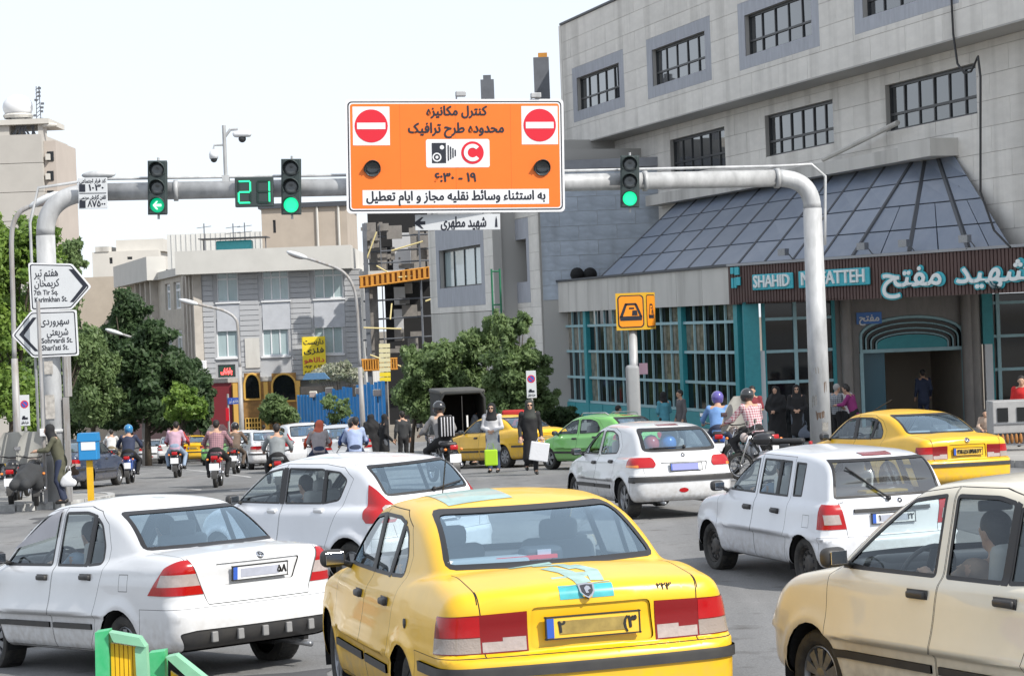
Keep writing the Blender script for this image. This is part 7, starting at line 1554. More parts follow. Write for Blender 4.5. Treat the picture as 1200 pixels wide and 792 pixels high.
    if helmet:
        P, Q = capmesh([(hd + V(0, -.015, .04), hd + V(0, .01, .0), .135, .13, 1.03)], h * .7, .02, lambda x, y, z: np.maximum(hd[2] - .09 - z, .078 - np.sqrt((x - hd[0])**2 * .7 + (y - hd[1] - .14)**2 + (z - hd[2] + .02)**2))); o = link('helmet', me_from(P, Q, 'helmet'), r, [helmet], True)
        MB().sphere(tuple(hd + V(0, .035, .0)), (.108, .10, .06), 14, 8).obj('visor', M_DGL, o, True)
    elif hair == 'scarf' or scarf:
        P, Q = capmesh([(hd + V(0, -.03, .045), hd + V(0, -.02, -.02), .107, .10, 1.02), (hd + V(0, -.02, -.03), nk + V(0, 0, .0), .095, .09, .95), (nk, ch + V(0, .03, .03), .10, .12, .75)], h * .8, .04, lambda x, y, z: .07 - np.sqrt((x - hd[0])**2 + (y - hd[1] - .105)**2 * .7 + (z - hd[2] + .01)**2 * .75)); link('headscarf', me_from(P, Q, 'headscarf'), r, [scarf or BLACKC], True)
    elif not chador:
        P, Q = capmesh([(hd + V(0, -.03, .045), hd + V(0, -.015, .05), .092, .093, 1.08), (hd + V(0, -.045, -.0), hd + V(0, -.04, -.05), .075, .05, 1.1)], h * .7, .02, lambda x, y, z: np.maximum((y - hd[1]) * .9 - (z - hd[2]) * .6 - .035, -1)); link('hair', me_from(P, Q, 'hair'), r, [hairm or HAIRM], True)
    if glasses:
        g = MB(); [g.sphere(tuple(hd + V(s * .034, .092, .017)), (.028, .012, .022), 10, 6) for s in (-1, 1)]; g.tube([tuple(hd + V(-.085, .0, .02)), tuple(hd + V(-.06, .085, .02)), tuple(hd + V(.06, .085, .02)), tuple(hd + V(.085, .0, .02))], .004, 4); g.obj('sunglasses', M_DGL, r, True)
    elif not helmet:
        for s in (-1, 1): MB().sphere(tuple(hd + V(s * .034, .082, .017)), (.012, .008, .009), 8, 6).obj('eye', HAIRM, r, True)
    MB().sphere(tuple(hd + V(0, .083, -.055)), (.022, .008, .006), 8, 5).obj('mouth', mat('lips', (.35, .12, .10), .5), r, True) if not helmet else None
    return r
def put(px, Y, dz=0.): p = at(px, 500, Y); return (p.x, Y, G(p.x, Y) + dz)
BIKE = {}
def motorcycle(label, loc, rz, col, screen=None, plate=True, lamp=M_RED, sc=1., box=None, group='motorcycles in the street', scooter=False):
    key = (col.name, bool(screen), plate, bool(box), scooter)
    if key in BIKE:
        c = copy_tree(BIKE[key]); c.location = loc; c.rotation_euler = (0, 0, rz); c['label'] = label; c.scale = (sc,) * 3; return c
    r = empty('motorcycle', label, 'motorcycle', loc, (0, 0, rz), group); r.scale = (sc,) * 3; BIKE[key] = r
    R = .29 if not scooter else .25
    for y in (-.60, .66):
        t = MB(); t.lathe([(R - .075, -.03), (R - .02, -.052), (R, -.03), (R, .03), (R - .02, .052), (R - .075, .03)], 28, Matrix.Translation((0, y, R)), ax='x'); w = t.obj('wheel', M_TYRE, r, True)
        q = MB(); q.lathe([(R - .07, -.022), (R - .085, 0), (R - .07, .022)], 24, Matrix.Translation((0, y, R)), ax='x'); q.obj('rim', M_CHR, w, True); q = MB()
        q.lathe([(0, -.06), (.05, -.055), (.05, .055), (0, .06)], 14, Matrix.Translation((0, y, R)), ax='x')
        for k in range(9): a = 2 * PI * k / 9; q.tube([(0, y, R), (0, y + (R - .07) * math.cos(a), R + (R - .07) * math.sin(a))], .006, 4)
        q.obj('hub', M_STEEL, w, True)
    b = MB()
    for s in (-1, 1):
        b.tube([(s * .06, .66, R), (s * .07, .50, .72), (s * .07, .44, .92)], .022, 8)
    b.obj('front_fork', M_CHR, r, True); b = MB()
    for s in (-1, 1): b.tube([(s * .10, -.60, R), (s * .11, -.42, .62)], .03, 8)
    b.obj('rear_shock', M_CHR, r, True)
    b = MB(); b.tube([(0, .44, .85), (0, .20, .50), (0, -.1, .36), (0, -.35, .42), (0, -.62, .68)], .03, 8); b.tube([(0, .42, .80), (0, .1, .74), (0, -.65, .72)], .025, 8); b.obj('frame', M_PLA, r, True)
    MB().rbox((0, .08, .45), (.24, .34, .30), .05, n=2).obj('engine', M_STEEL, r, True)
    if scooter: MB().rbox((0, .34, .55), (.42, .08, .62), .035).obj('leg_shield', col, r, True); MB().rbox((0, -.45, .55), (.30, .62, .34), .09, n=3).obj('rear_cowl', col, r, True); MB().cbox((0, .05, .27), (.30, .5, .05)).obj('foot_board', M_PLA, r)
    else: MB().sphere((0, .16, .84), (.14, .24, .13), 16, 10).obj('fuel_tank', col, r, True); MB().rbox((0, -.30, .68), (.26, .24, .16), .04).obj('side_cover', col, r, True)
    MB().rbox((0, -.36, .80), (.25, .66, .10), .045, n=3).obj('seat', M_RUB, r, True)
    pts = [(0, -.60 + (R + .05) * math.cos(a), R + (R + .05) * math.sin(a)) for a in np.linspace(math.radians(40), math.radians(190), 10)]; m = MB(); vs = []; fs = []
    for k, q in enumerate(pts): vs += [(-.075, q[1], q[2]), (.075, q[1], q[2])]
    for k in range(9): fs.append((2 * k, 2 * k + 1, 2 * k + 3, 2 * k + 2))
    MB().add(vs, fs).obj('rear_mudguard', M_PLA, r, True)
    pts = [(0, .66 + (R + .04) * math.cos(a), R + (R + .04) * math.sin(a)) for a in np.linspace(math.radians(10), math.radians(150), 9)]; vs = []; fs = []
    for k, q in enumerate(pts): vs += [(-.06, q[1], q[2]), (.06, q[1], q[2])]
    for k in range(8): fs.append((2 * k, 2 * k + 1, 2 * k + 3, 2 * k + 2))
    MB().add(vs, fs).obj('front_mudguard', col, r, True)
    MB().tube([(-.36, .36, 1.04), (-.30, .38, 1.03), (-.10, .46, .98), (.10, .46, .98), (.30, .38, 1.03), (.36, .36, 1.04)], .016, 8).obj('handlebar', M_PLA, r, True)
    MB().sphere((0, .56, .88), (.10, .09, .10), 14, 8).obj('headlight', M_CLR, r, True)
    for s in (-1, 1):
        o = MB().rbox((s * .33, .40, 1.20), (.14, .03, .09), .012).obj('mirror', M_PLA, r, True); MB().tube([(s * .27, .40, 1.03), (s * .32, .40, 1.16)], .007, 5).obj('mirror_stem', M_CHR, o)
        MB().cbox((s * .33, .382, 1.20), (.12, .004, .07)).obj('mirror_glass', M_CHR, o)
    MB().tube([(.14, .05, .34), (.17, -.3, .33), (.18, -.72, .38)], [.022, .03, .045], 10).obj('exhaust', M_CHR, r, True)
    MB().rbox((0, -.82, .74), (.17, .06, .10), .02).obj('tail_light', lamp, r, True)
    for s in (-1, 1): MB().sphere((s * .17, -.78, .70), (.035, .03, .03), 8, 6).obj('indicator', M_ORG, r, True)
    if plate: MB().rbox((0, -.90, .52), (.24, .012, .17), .004, TR(0, 0, 0)).obj('number_plate', M_WHITEP, r)
    if screen:
        n = 8; vs = []; fs = []
        for j in range(7):
            zz = .85 + .70 * j / 6; ww = .36 * (1 - (.55 * (j / 6)**3))
            for i in range(n + 1): t = -1 + 2 * i / n; vs.append((ww * t, .62 - .12 * t * t - .22 * j / 6, zz))
        for j in range(6):
            for i in range(n): a = j * (n + 1) + i; fs.append((a, a + 1, a + n + 2, a + n + 1))
        MB().add(vs, fs).obj('windscreen', screen, r, True)
    if box: MB().rbox((0, -.68, 1.0), (.42, .38, .36), .04).obj('top_box', box, r, True)
    return r
SCR = glassmat('plastic windscreen', (.75, .78, .78), base=.12, body=(.5, .52, .52), bodyw=.45)
def bikeman(px, Y, rz, blabel, col, plabel, top, sc=1.05, bottom=BLACKC, screen=None, helmet=None, pill=None, dz=0., scooter=False, **k):
    p = put(px, Y, dz); a = math.radians(rz); slope = math.atan(.025 + .0003 * Y)
    b = motorcycle(blabel, p, a, col, screen=screen, sc=sc, scooter=scooter); b.rotation_euler = (-slope * math.cos(a), 0, a)
    r = person('person', plabel, 'ride', p, a, top, bottom, sc=sc, helmet=helmet, **k); r.rotation_euler = b.rotation_euler
    if pill: q = person('person', pill[0], 'pillion', p, a, pill[1], pill[2] if len(pill) > 2 else DENIM, sc=sc, **(pill[3] if len(pill) > 3 else {})); q.rotation_euler = b.rotation_euler
M_BKR = mat('red motorcycle paint', (.35, .01, .015), .3, coat=.6); M_BKB = mat('black motorcycle paint', (.015, .015, .018), .3, coat=.6); M_BKU = mat('blue motorcycle paint', (.03, .08, .30), .3, coat=.6)
C = cloth
bikeman(130, 88, 6, 'motorcycle ridden by the man in white, farthest of the riders on the left', M_BKR, 'man in a white shirt riding away on the farthest motorcycle', C('white shirt', (.66, .66, .66)), screen=SCR, bottom=C('khaki trousers', (.22, .18, .12)))
bikeman(150, 64, 5, 'scooter with a white plate under the rider in a blue helmet', M_BKU, 'rider in a navy jacket and blue helmet on a scooter', NAVYC, helmet=mat('blue helmet', (.03, .20, .42), .25, coat=1.), scooter=True, sc=1.08)
bikeman(206, 69, 4, 'black scooter carrying two people in front of the yellow taxi far down the street', M_BKB, 'front rider in red sharing the scooter with the man in pink', C('red shirt', (.45, .05, .05)), pill=('man in a pale pink shirt and light jeans sitting behind on the black scooter', C('pink shirt', (.55, .36, .46)), C('light jeans', (.28, .36, .48))), scooter=True, sc=1.1)
bikeman(253, 57, 3, 'motorcycle with a plastic windscreen under the man in a checked shirt', M_BKR, 'man in a red and grey checked shirt riding with a plastic windscreen ahead', check_mat('plum checked shirt', (.36, .20, .22), (.12, .07, .10), 22), screen=SCR, sc=1.12)
bikeman(275, 71, 2, 'small motorcycle under the man in a brown shirt', M_BKB, 'man in a brown shirt and black helmet riding a small motorcycle', C('brown shirt', (.17, .12, .09)), helmet=mat('black helmet', (.015, .015, .017), .25, coat=1.), sc=1.05, bottom=C('brown trousers', (.12, .09, .07)))
bikeman(324, 49, 6, 'motorcycle mostly hidden behind the roof of the white hatchback under the striped shirt', M_BKB, 'man in a grey and olive striped shirt riding behind the white hatchback', C('grey olive shirt', (.24, .26, .27)), sc=1.0)
bikeman(372, 53, 8, 'motorcycle carrying the two riders in orange and grey', M_BKR, 'front rider in an orange red top before the white car', C('orange red top', (.62, .08, .03)), pill=('passenger in a grey and red hooded jacket behind the orange rider', C('grey hooded jacket', (.33, .30, .31)), DENIM, dict(hair='scarf', scarf=C('orange scarf', (.60, .14, .08)))), sc=.98)
bikeman(414, 50, 8, 'motorcycle carrying the pair in blue shirts', M_BKB, 'front rider in a dark blue shirt and helmet beside the man in light blue', C('royal blue shirt', (.04, .08, .24)), helmet=MATS['black helmet'], pill=('man in a light blue shirt sitting behind the dark blue rider', C('light blue shirt', (.36, .44, .66))), sc=1.0)
# rider with backpack
bikeman(517, 48, 20, 'motorcycle with a round red tail light under the backpack rider', M_BKB, 'rider in a black helmet and grey jacket with a striped backpack', C('grey jacket', (.30, .29, .29)), helmet=MATS['black helmet'], sc=1.13, dz=.02)
p = put(517, 48, .02); bp = empty('backpack', 'black and white striped backpack worn by the rider in the black helmet', 'backpack', p, (0, 0, math.radians(20))); bp.scale = (1.13,) * 3
MB().rbox((0, -.32, 1.18), (.34, .20, .46), .08, n=3).obj('bag', BLACKC, bp, True)
for k in range(5): MB().rbox((-.13 + k * .065, -.425, 1.18), (.022, .03, .40), .01).obj('white_stripe', mat('backpack white', (.6, .6, .62), .7), bp, True)
# rider in blue and rider in check by the metro
bikeman(842, 48, -6, 'motorcycle of the rider in the purple helmet near the metro', M_BKU, 'rider in a light blue shirt and purple helmet near the metro entrance', C('sky blue shirt', (.16, .30, .58)), helmet=mat('purple helmet', (.10, .08, .32), .25, coat=1.), sc=1.1, bottom=NAVYC)
bikeman(880, 45, 28, 'motorcycle with a tall grey windscreen under the man in a checked shirt near the metro', M_BKB, 'rider in a red and white checked shirt and black helmet near the metro', check_mat('red checked shirt', (.55, .45, .46), (.28, .04, .07), 20), helmet=MATS['black helmet'], sc=1.12, screen=mat('grey plastic screen', (.50, .50, .47), .4))
motorcycle('black motorcycle standing behind the roof of the square white hatchback', put(903, 42), math.radians(70), M_BKB, sc=1.0, plate=False)
# parked bikes under grey covers at the left edge
for px, Y, rz, lb in ((38, 46.5, 15, 'parked motorcycle with a grey windscreen nearest the left gantry pole'), (12, 47.5, 10, 'parked motorcycle at the far left edge of the island'), (24, 50, 5, 'parked motorcycle behind the two others at the left edge')): motorcycle(lb, put(px, Y, .14), math.radians(rz), M_BKB, screen=mat('grey plastic screen', (.5, .5, .47), .4), sc=1.05)
p = put(28, 45.4, .14); 
P, Q = capmesh([((-.22, .45, .90), (.22, .45, .90), .09, .09, 1.), ((0, .4, .9), (0, -.4, .75), .13, .12, 1.), ((-.22, .4, .75), (-.16, -.6, .55), .15, .13, 1.), ((.22, .4, .75), (.16, -.6, .55), .15, .13, 1.), ((-.25, .3, .5), (.25, .2, .5), .18, .18, 1.)], .03, .16, lambda x, y, z: .34 + .07 * np.sin(9 * x + 5 * y) - z); P[:, 0] *= .8; P[:, 2] = .3 + (P[:, 2] - .3) * .85; tag(link('bike_cover', me_from(P, Q, 'cover'), None, [C('dark grey cover', (.035, .037, .04))], True, loc=p), 'dark grey cloth thrown over the parked motorcycle at the left', 'cover')
# pedestrians
r = person('person', 'woman in a black headscarf and olive coat leaning towards the left gantry pole', 'reach', put(66.5, 46.2, .14), math.radians(95), C('olive coat', (.10, .10, .065)), NAVYC, hair='scarf', coat=.42, sc=1.04)
def bag(label, px, py, Y, w, h, m, name='bag', d=.12):
    p = at(px, py, Y); r = empty(name, label, 'bag', p); P, Q = capmesh([((-w * .3, 0, -h * .35), (w * .3, 0, -h * .35), .0 + h * .2, h * .2, 1.), ((-w * .1, 0, -h * .1), (w * .1, 0, h * .2), h * .22, h * .10, 1.)], .015, .12); P[:, 1] *= .5; link('bag_body', me_from(P, Q, 'bag'), r, [m], True); MB().tube([(-w * .2, 0, h * .25), (-w * .1, 0, h * .55), (w * .1, 0, h * .55), (w * .2, 0, h * .25)], .008, 5).obj('handle', m, r, True); return r
WB = mat('white plastic bag', (.66, .67, .70), .35, bump=.4, bscale=30)
bag('crumpled white plastic bag held by the woman leaning at the left pole', 80, 558, 46.0, .34, .42, WB); bag('small brown shoulder bag hanging behind the leaning woman', 86, 549, 46.3, .26, .26, C('brown leather', (.10, .065, .045)))
r = person('person', 'woman in a black headscarf and white tunic holding a bright green bag', 'arms_in', put(577, 53.5), math.radians(170), C('white tunic', (.60, .60, .62)), C('blue jeans', (.06, .09, .18)), hair='scarf', glasses=True, coat=.34, sc=1.03, h=.022)
p = at(575.5, 536, 53.2); g = empty('shopping_bag', 'bright green shopping bag held by the woman in the white tunic', 'bag', p); MB().rbox((0, 0, 0), (.34, .12, .42), .03).obj('bag_body', mat('lime green bag', (.36, .60, .02), .5), g); MB().tube([(-.09, 0, .2), (-.06, 0, .36), (.06, 0, .36), (.09, 0, .2)], .01, 5).obj('handle', MATS['lime green bag'], g)
person('person', 'woman in sunglasses and a long black coat carrying a large white bag', 'walk', put(621, 50.5), math.radians(185), C('long black coat', (.02, .02, .022)), BLACKC, hair='scarf', scarf=C('dark green scarf', (.05, .055, .05)), glasses=True, coat=.55, sc=1.06, h=.022)
p = at(632, 529, 50.0); g = empty('paper_bag', 'large flat white carrier bag held by the woman in sunglasses', 'bag', p, (0, math.radians(10), 0)); MB().rbox((0, 0, 0), (.46, .10, .46), .02).obj('bag_body', WB, g); MB().tube([(-.1, 0, .22), (-.07, 0, .34), (.07, 0, .34), (.1, 0, .22)], .008, 5).obj('handle', WB, g)
person('person', 'man in a pale blue shirt leaning over the bonnet of the old yellow taxi', 'reach', put(556, 62.5, .0), math.radians(-100), C('white blue shirt', (.50, .56, .66)), NAVYC, longsleeve=False, sc=1.05)
person('person', 'woman in a long black chador walking near the blue hoarding', 'stand', put(435, 70), math.radians(10), BLACKC, chador=C('black chador', (.012, .012, .014)), sc=1.02)
person('person', 'person in black with a pale bag to the right of the chador woman', 'walk', put(449, 66), math.radians(-60), BLACKC, C('grey trousers', (.12, .13, .15)), hair='scarf', coat=.4)
person('person', 'person in dark grey clothes standing in the shade of the central tree', 'stand', put(472, 68), math.radians(20), C('dark grey top', (.04, .042, .045)), BLACKC, sc=1.03)
person('person', 'woman in dark clothes walking behind the white cars near the hoarding', 'walk', put(379, 80), math.radians(70), BLACKC, BLACKC, hair='scarf', coat=.4)
person('person', 'person in a dark blue top by the parked white cars far left', 'stand', put(366, 82), 0, NAVYC, BLACKC)
person('person', 'man in a brown red shirt on the pavement by the restaurant', 'stand', put(309, 96), 0, C('brown red shirt', (.25, .07, .06)), BLACKC)
person('person', 'person in a white top by the street sign at the restaurant corner', 'reach', put(278, 96), 1.2, C('white top', (.6, .6, .6)), BLACKC)
person('person', 'young man in a white shirt bending over beside the grey pillar', 'reach', put(720, 63.5, -.12), math.radians(-60), C('white work shirt', (.58, .60, .66)), NAVYC, sc=1.0)
person('person', 'woman in a turquoise blouse standing by the teal windows', 'arms_in', put(779, 67, .14), math.radians(30), C('turquoise blouse', (.10, .36, .46)), BLACKC, hair='scarf', coat=.3, sc=1.05)
person('person', 'bearded man in a grey suit talking by the teal windows', 'stand', put(799, 66.5, .14), math.radians(110), C('grey suit', (.13, .125, .13)), C('grey suit trousers', (.12, .12, .125)), coat=.2, sc=1.08)
person('person', 'man in a maroon shirt facing the street between the motorcycles and the black clad women', 'arms_in', put(883, 57, .14), math.radians(170), C('maroon shirt', (.22, .03, .04)), NAVYC, sc=1.06, longsleeve=False)
person('person', 'woman in a black chador standing left of the other at the right gantry pole', 'arms_in', put(911, 61, .14), math.radians(150), BLACKC, chador=MATS['black chador'], sc=1.06)
person('person', 'woman in black with sunglasses and a grey bag next to the right gantry pole', 'arms_in', put(935, 60, .14), math.radians(170), BLACKC, C('grey blue trousers', (.10, .12, .15)), hair='scarf', coat=.5, sc=1.06, glasses=True)
bag('grey blue bag hanging at the side of the woman in sunglasses at the pole', 943, 503, 59.6, .35, .45, C('slate bag', (.11, .13, .17)))
person('person', 'old grey haired man in a checked shirt behind the right gantry pole', 'arms_in', put(981, 62, .14), math.radians(-60), check_mat('grey checked shirt', (.30, .32, .34), (.08, .09, .11), 18), BLACKC, hairm=GREYH, sc=1.06, longsleeve=False)
person('person', 'man in a magenta shirt bending over by the station door', 'reach', put(1000, 61.5, .14), math.radians(60), C('magenta shirt', (.26, .03, .16)), BLACKC, sc=1.04)
person('person', 'man in a white top half hidden behind the man in magenta', 'stand', put(993, 63.5, .14), math.radians(40), C('plain white top', (.60, .58, .60)), BLACKC, sc=1.06)
person('person', 'man in a dark blue suit walking into the station doorway', 'walk', (at(1082, 450, 69.6).x, 69.6, GE + .45), math.radians(0), C('dark blue suit', (.025, .035, .07)), NAVYC, coat=.2, sc=1.06)
person('person', 'food seller in a red top behind the cart at the right edge', 'arms_in', put(1199, 53, .14), math.radians(160), C('bright red top', (.55, .02, .02)), BLACKC, sc=1.05)
person('person', 'child in a beige top sitting beside the food cart', 'sit', put(1156, 53, .14), math.radians(160), C('beige top', (.50, .38, .30)), DENIM, sc=.8)
# ------------------------------------------------------------------ trees
def leafmat(name, c, c2):
    m = bpy.data.materials.new(name); m.use_nodes = True; t = m.node_tree; b = t.nodes['Principled BSDF']; b.inputs['Roughness'].default_value = .5; b.inputs['Specular IOR Level'].default_value = .35
    tc = t.nodes.new('ShaderNodeTexCoord'); n = t.nodes.new('ShaderNodeTexNoise'); n.inputs['Scale'].default_value = 1.3; n.inputs['Detail'].default_value = 8; n.inputs['Roughness'].default_value = .75; t.links.new(tc.outputs['Object'], n.inputs[0])
    r = t.nodes.new('ShaderNodeValToRGB'); r.color_ramp.elements[0].position = .35; r.color_ramp.elements[1].position = .65; r.color_ramp.elements[0].color = (*c2, 1); r.color_ramp.elements[1].color = (*c, 1); t.links.new(n.outputs[0], r.inputs[0]); t.links.new(r.outputs[0], b.inputs['Base Color'])
    tr = t.nodes.new('ShaderNodeBsdfTranslucent'); t.links.new(r.outputs[0], tr.inputs[0]); mx = t.nodes.new('ShaderNodeMixShader'); mx.inputs[0].default_value = .42; t.links.new(b.outputs[0], mx.inputs[1]); t.links.new(tr.outputs[0], mx.inputs[2]); t.links.new(mx.outputs[0], t.nodes['Material Output'].inputs[0]); return m
L_DARK = leafmat('dark leaves', (.09, .145, .06), (.035, .07, .03)); L_MID = leafmat('mid leaves', (.23, .32, .13), (.085, .14, .055)); L_BRT = leafmat('bright leaves', (.26, .38, .07), (.08, .16, .035)); L_FLW = leafmat('white flowers and leaves', (.62, .60, .50), (.08, .14, .05))
M_BARK = mat('bark', (.10, .08, .06), .9, noise=.5, nscale=6, bump=1, bscale=20)
def leaves(cs, rs, n, size, rng, droop=.3, asp=2.):
    cs = np.array(cs); rs = np.array(rs); w = rs.prod(1)**.62; k = rng.choice(len(cs), n, p=w / w.sum()); d = rng.normal(size=(n, 3)); d /= np.linalg.norm(d, axis=1)[:, None]; rad = rng.uniform(.08, 1.35, n)**.75
    C = cs[k] + d * rs[k] * rad[:, None]; nm = d * .6 + rng.normal(size=(n, 3)) * .6 + np.array([0, 0, .35]); nm /= np.linalg.norm(nm, axis=1)[:, None]
    a = np.cross(nm, rng.normal(size=(n, 3))); a /= np.linalg.norm(a, axis=1)[:, None]; a[:, 2] -= droop; b = np.cross(nm, a); b /= np.linalg.norm(b, axis=1)[:, None]
    s = size * rng.uniform(.6, 1.3, n)[:, None]; V = np.stack([C - a * s * asp * .5, C + b * s * .5 - a * s * .1, C + a * s * asp * .5, C - b * s * .5 - a * s * .1], 1).reshape(-1, 3)
    return V, np.arange(n * 4).reshape(-1, 4)
def tree(label, px, Y, clumps, m, n, size, trunk=None, seed=1, cat='tree', group=None, name='tree', dz=0., name2='crown', sub=5):
    """clumps: (photo x, photo y, half width px, half height px, depth metres)"""
    rng = np.random.default_rng(seed); base = put(px, Y, dz); r = empty(name, label, cat, base, group=group); B = np.array(base); cs = []; rs = []; s = 2400 / Y
    for (cx, cy, w, h, dp) in clumps:
        c = np.array(at(cx, cy, Y)) - B; R = np.array([w / s, dp, h / s])
        cs.append(c); rs.append(R * .72)
        for k in range(sub * 3):
            d = rng.normal(size=3); d /= np.linalg.norm(d); cs.append(c + d * R * rng.uniform(.3, 1.15)); rs.append(R * rng.uniform(.12, .42) * np.array([1, 1, rng.uniform(.6, 1.1)]))
    V, F = leaves(cs, rs, n, size, rng); link(name2, me_from(V, F, 'crown'), r, [m])
    t = MB(); top = np.mean(cs, 0); w = trunk or .12
    zt = max(.3, top[2] * .75); t.tube([(0, 0, -.1), (top[0] * .15, top[1] * .1, zt * .4), (top[0] * .5, top[1] * .4, zt)], [w, w * .8, w * .55], 8)
    for k in range(0, len(cs), max(1, len(cs) // 14)):
        c = cs[k]; st = np.array([top[0] * .4, top[1] * .3, zt * rng.uniform(.45, .95)]); mid = (st + c) / 2 + np.array([0, 0, -.1]); t.tube([tuple(st), tuple(mid), tuple(c)], [w * .4, w * .25, w * .08], 5)
    t.obj('trunk', M_BARK, r, True); return r
tree('tall bright green tree at the far left edge behind the street lamp', 14, 62, [(10, 300, 26, 40, 1.6), (38, 280, 22, 26, 1.4), (15, 380, 26, 46, 1.8), (12, 455, 30, 46, 1.8), (52, 305, 28, 28, 1.4), (-20, 340, 40, 80, 2.0)], L_BRT, 41325, 0.094, .16, 1)
tree('leafy tree showing between the two direction sign poles at the left', 60, 72, [(85, 300, 12, 18, 1.), (62, 345, 40, 46, 1.6), (50, 430, 40, 60, 2.), (98, 410, 14, 22, 1.)], L_MID, 33060, 0.094, .16, 2)
tree('dark tall tree with a peaked crown in front of the cream side wing', 152, 106, [(152, 365, 22, 26, 1.8), (145, 400, 36, 26, 2.2), (150, 440, 46, 34, 2.4), (140, 480, 46, 24, 2.)], L_DARK, 44080, 0.122, .2, 3)
tree('dark leafy tree right of the direction signs with bright lower leaves', 108, 98, [(106, 395, 16, 16, 1.4), (112, 430, 26, 30, 2.), (110, 470, 32, 34, 2.2)], L_MID, 30305, 0.115, .16, 4)
tree('dark rounded tree before the corner of the white office building', 205, 104, [(205, 435, 30, 24, 2.), (215, 468, 34, 34, 2.2), (190, 475, 34, 30, 2.)], L_DARK, 35815, 0.115, .16, 5)
tree('sunlit young tree with yellow green leaves among the dark trees', 213, 94, [(212, 462, 14, 14, .9), (222, 480, 20, 14, 1.), (205, 486, 14, 10, .8)], L_BRT, 7163, 0.122, .07, 6)
tree('dark tree at the right end of the left tree row beside the red wall', 236, 112, [(236, 448, 14, 20, 1.2), (234, 480, 18, 24, 1.4)], L_DARK, 16530, 0.108, .12, 7)
tree('tall dark tree between the direction signs and the cream side wing', 172, 100, [(172, 420, 34, 34, 2.4), (125, 470, 40, 28, 2.2), (165, 470, 40, 30, 2.2), (180, 395, 18, 22, 1.4), (232, 470, 20, 28, 1.4)], L_DARK, 21750, .16, .2, 21)
tree('broad dark tree filling the background behind the left signs', 80, 118, [(75, 430, 34, 44, 3), (95, 470, 40, 40, 3), (40, 460, 50, 50, 3)], L_DARK, 33060, 0.144, .2, 8)
tree('small young street tree in front of the carved restaurant wall', 328, 97, [(322, 473, 18, 12, .9), (334, 486, 18, 12, .9), (315, 486, 10, 9, .7)], L_MID, 8816, 0.101, .06, 9)
tree('thin young tree with sparse twigs in front of the blue hoarding', 391, 92, [(384, 470, 10, 8, .7), (402, 477, 10, 9, .7), (393, 488, 12, 7, .6)], L_MID, 1500, 0.094, .05, 10)
tree('white flowering bush spilling over the wall behind the blue hoarding', 402, 114, [(392, 436, 22, 13, 1.2), (415, 440, 12, 10, 1.), (375, 441, 12, 8, .9)], L_FLW, 10469, 0.108, .06, 11, 'bush', name='flowering_bush')
tree('full green street tree left of the dark van, with the woman in shade under it', 480, 74, [(492, 440, 22, 22, 1.3), (506, 428, 26, 26, 1.4), (474, 462, 16, 16, 1.1), (492, 468, 28, 20, 1.3), (522, 440, 20, 26, 1.2), (530, 412, 12, 14, .8), (478, 415, 10, 12, .7)], L_MID, 38570, 0.090, .09, 12, sub=8)
tree('tall green street tree directly behind the dark van', 560, 76, [(556, 408, 24, 20, 1.2), (575, 385, 9, 14, .7), (545, 440, 32, 24, 1.3), (575, 400, 16, 18, 1.), (560, 460, 34, 18, 1.3)], L_MID, 27550, 0.090, .09, 13, sub=8)
tree('leafy street tree with drooping branches beside the metro window wall', 606, 72, [(596, 396, 13, 24, 1.), (612, 380, 9, 14, .7), (585, 382, 8, 16, .6), (620, 420, 18, 20, 1.1), (600, 435, 30, 26, 1.3), (628, 448, 18, 16, 1.), (610, 470, 26, 18, 1.2), (588, 460, 18, 24, 1.1), (640, 470, 14, 14, .9)], L_MID, 35815, 0.090, .09, 14, sub=8)
tree('low hedge bush under the left end of the metro windows', 655, 74, [(655, 487, 22, 10, .8), (672, 491, 14, 7, .6), (638, 484, 14, 10, .8)], L_DARK, 9918, 0.086, .05, 15, 'bush', name='hedge_bush')
tree('large dark street tree out at the left side of the far street', -60, 125, [(-60, 420, 70, 60, 5), (-40, 380, 50, 50, 4)], L_DARK, 24795, 0.216, .3, 16)
tree('dark street tree on the far left pavement beyond the others', 30, 140, [(30, 420, 50, 50, 4), (60, 400, 40, 40, 4)], L_DARK, 22040, 0.216, .3, 17)
# ------------------------------------------------------------------ the cars in the picture
def ground_matrix(X, Y, yaw, dz=0., sc=1.):
    a = math.radians(yaw); f = Vector((-math.sin(a), math.cos(a), 0)); s = Vector((math.cos(a), math.sin(a), 0))
    hf = G(X + f.x * 1.3, Y + f.y * 1.3) - G(X - f.x * 1.3, Y - f.y * 1.3); hs = G(X + s.x * .7, Y + s.y * .7) - G(X - s.x * .7, Y - s.y * .7)
    f = (f * 2.6 + Vector((0, 0, hf))).normalized(); s = (s * 1.4 + Vector((0, 0, hs))).normalized(); u = s.cross(f).normalized(); s = f.cross(u).normalized()
    return Matrix(((s.x, f.x, u.x, X), (s.y, f.y, u.y, Y), (s.z, f.z, u.z, G(X, Y) + dz), (0, 0, 0, 1))) @ Matrix.Scale(sc, 4)
def new_car(name, label, S, pm, X, Y, yaw, dz=0., group=None, hero=True, h=.040, cat='car', sc=1.):
    r = empty(name, label, cat, group=group); r.matrix_world = ground_matrix(X, Y, yaw, dz, sc); bpy.context.view_layer.update(); fn, ob = build_car(S, r, pm, hero, h); return r, fn, ob
def repaint(o, a, b):
    for ch in o.children:
        for sl in getattr(ch, 'material_slots', []):
            if sl.material is a: sl.link = 'OBJECT'; sl.material = b
        repaint(ch, a, b)
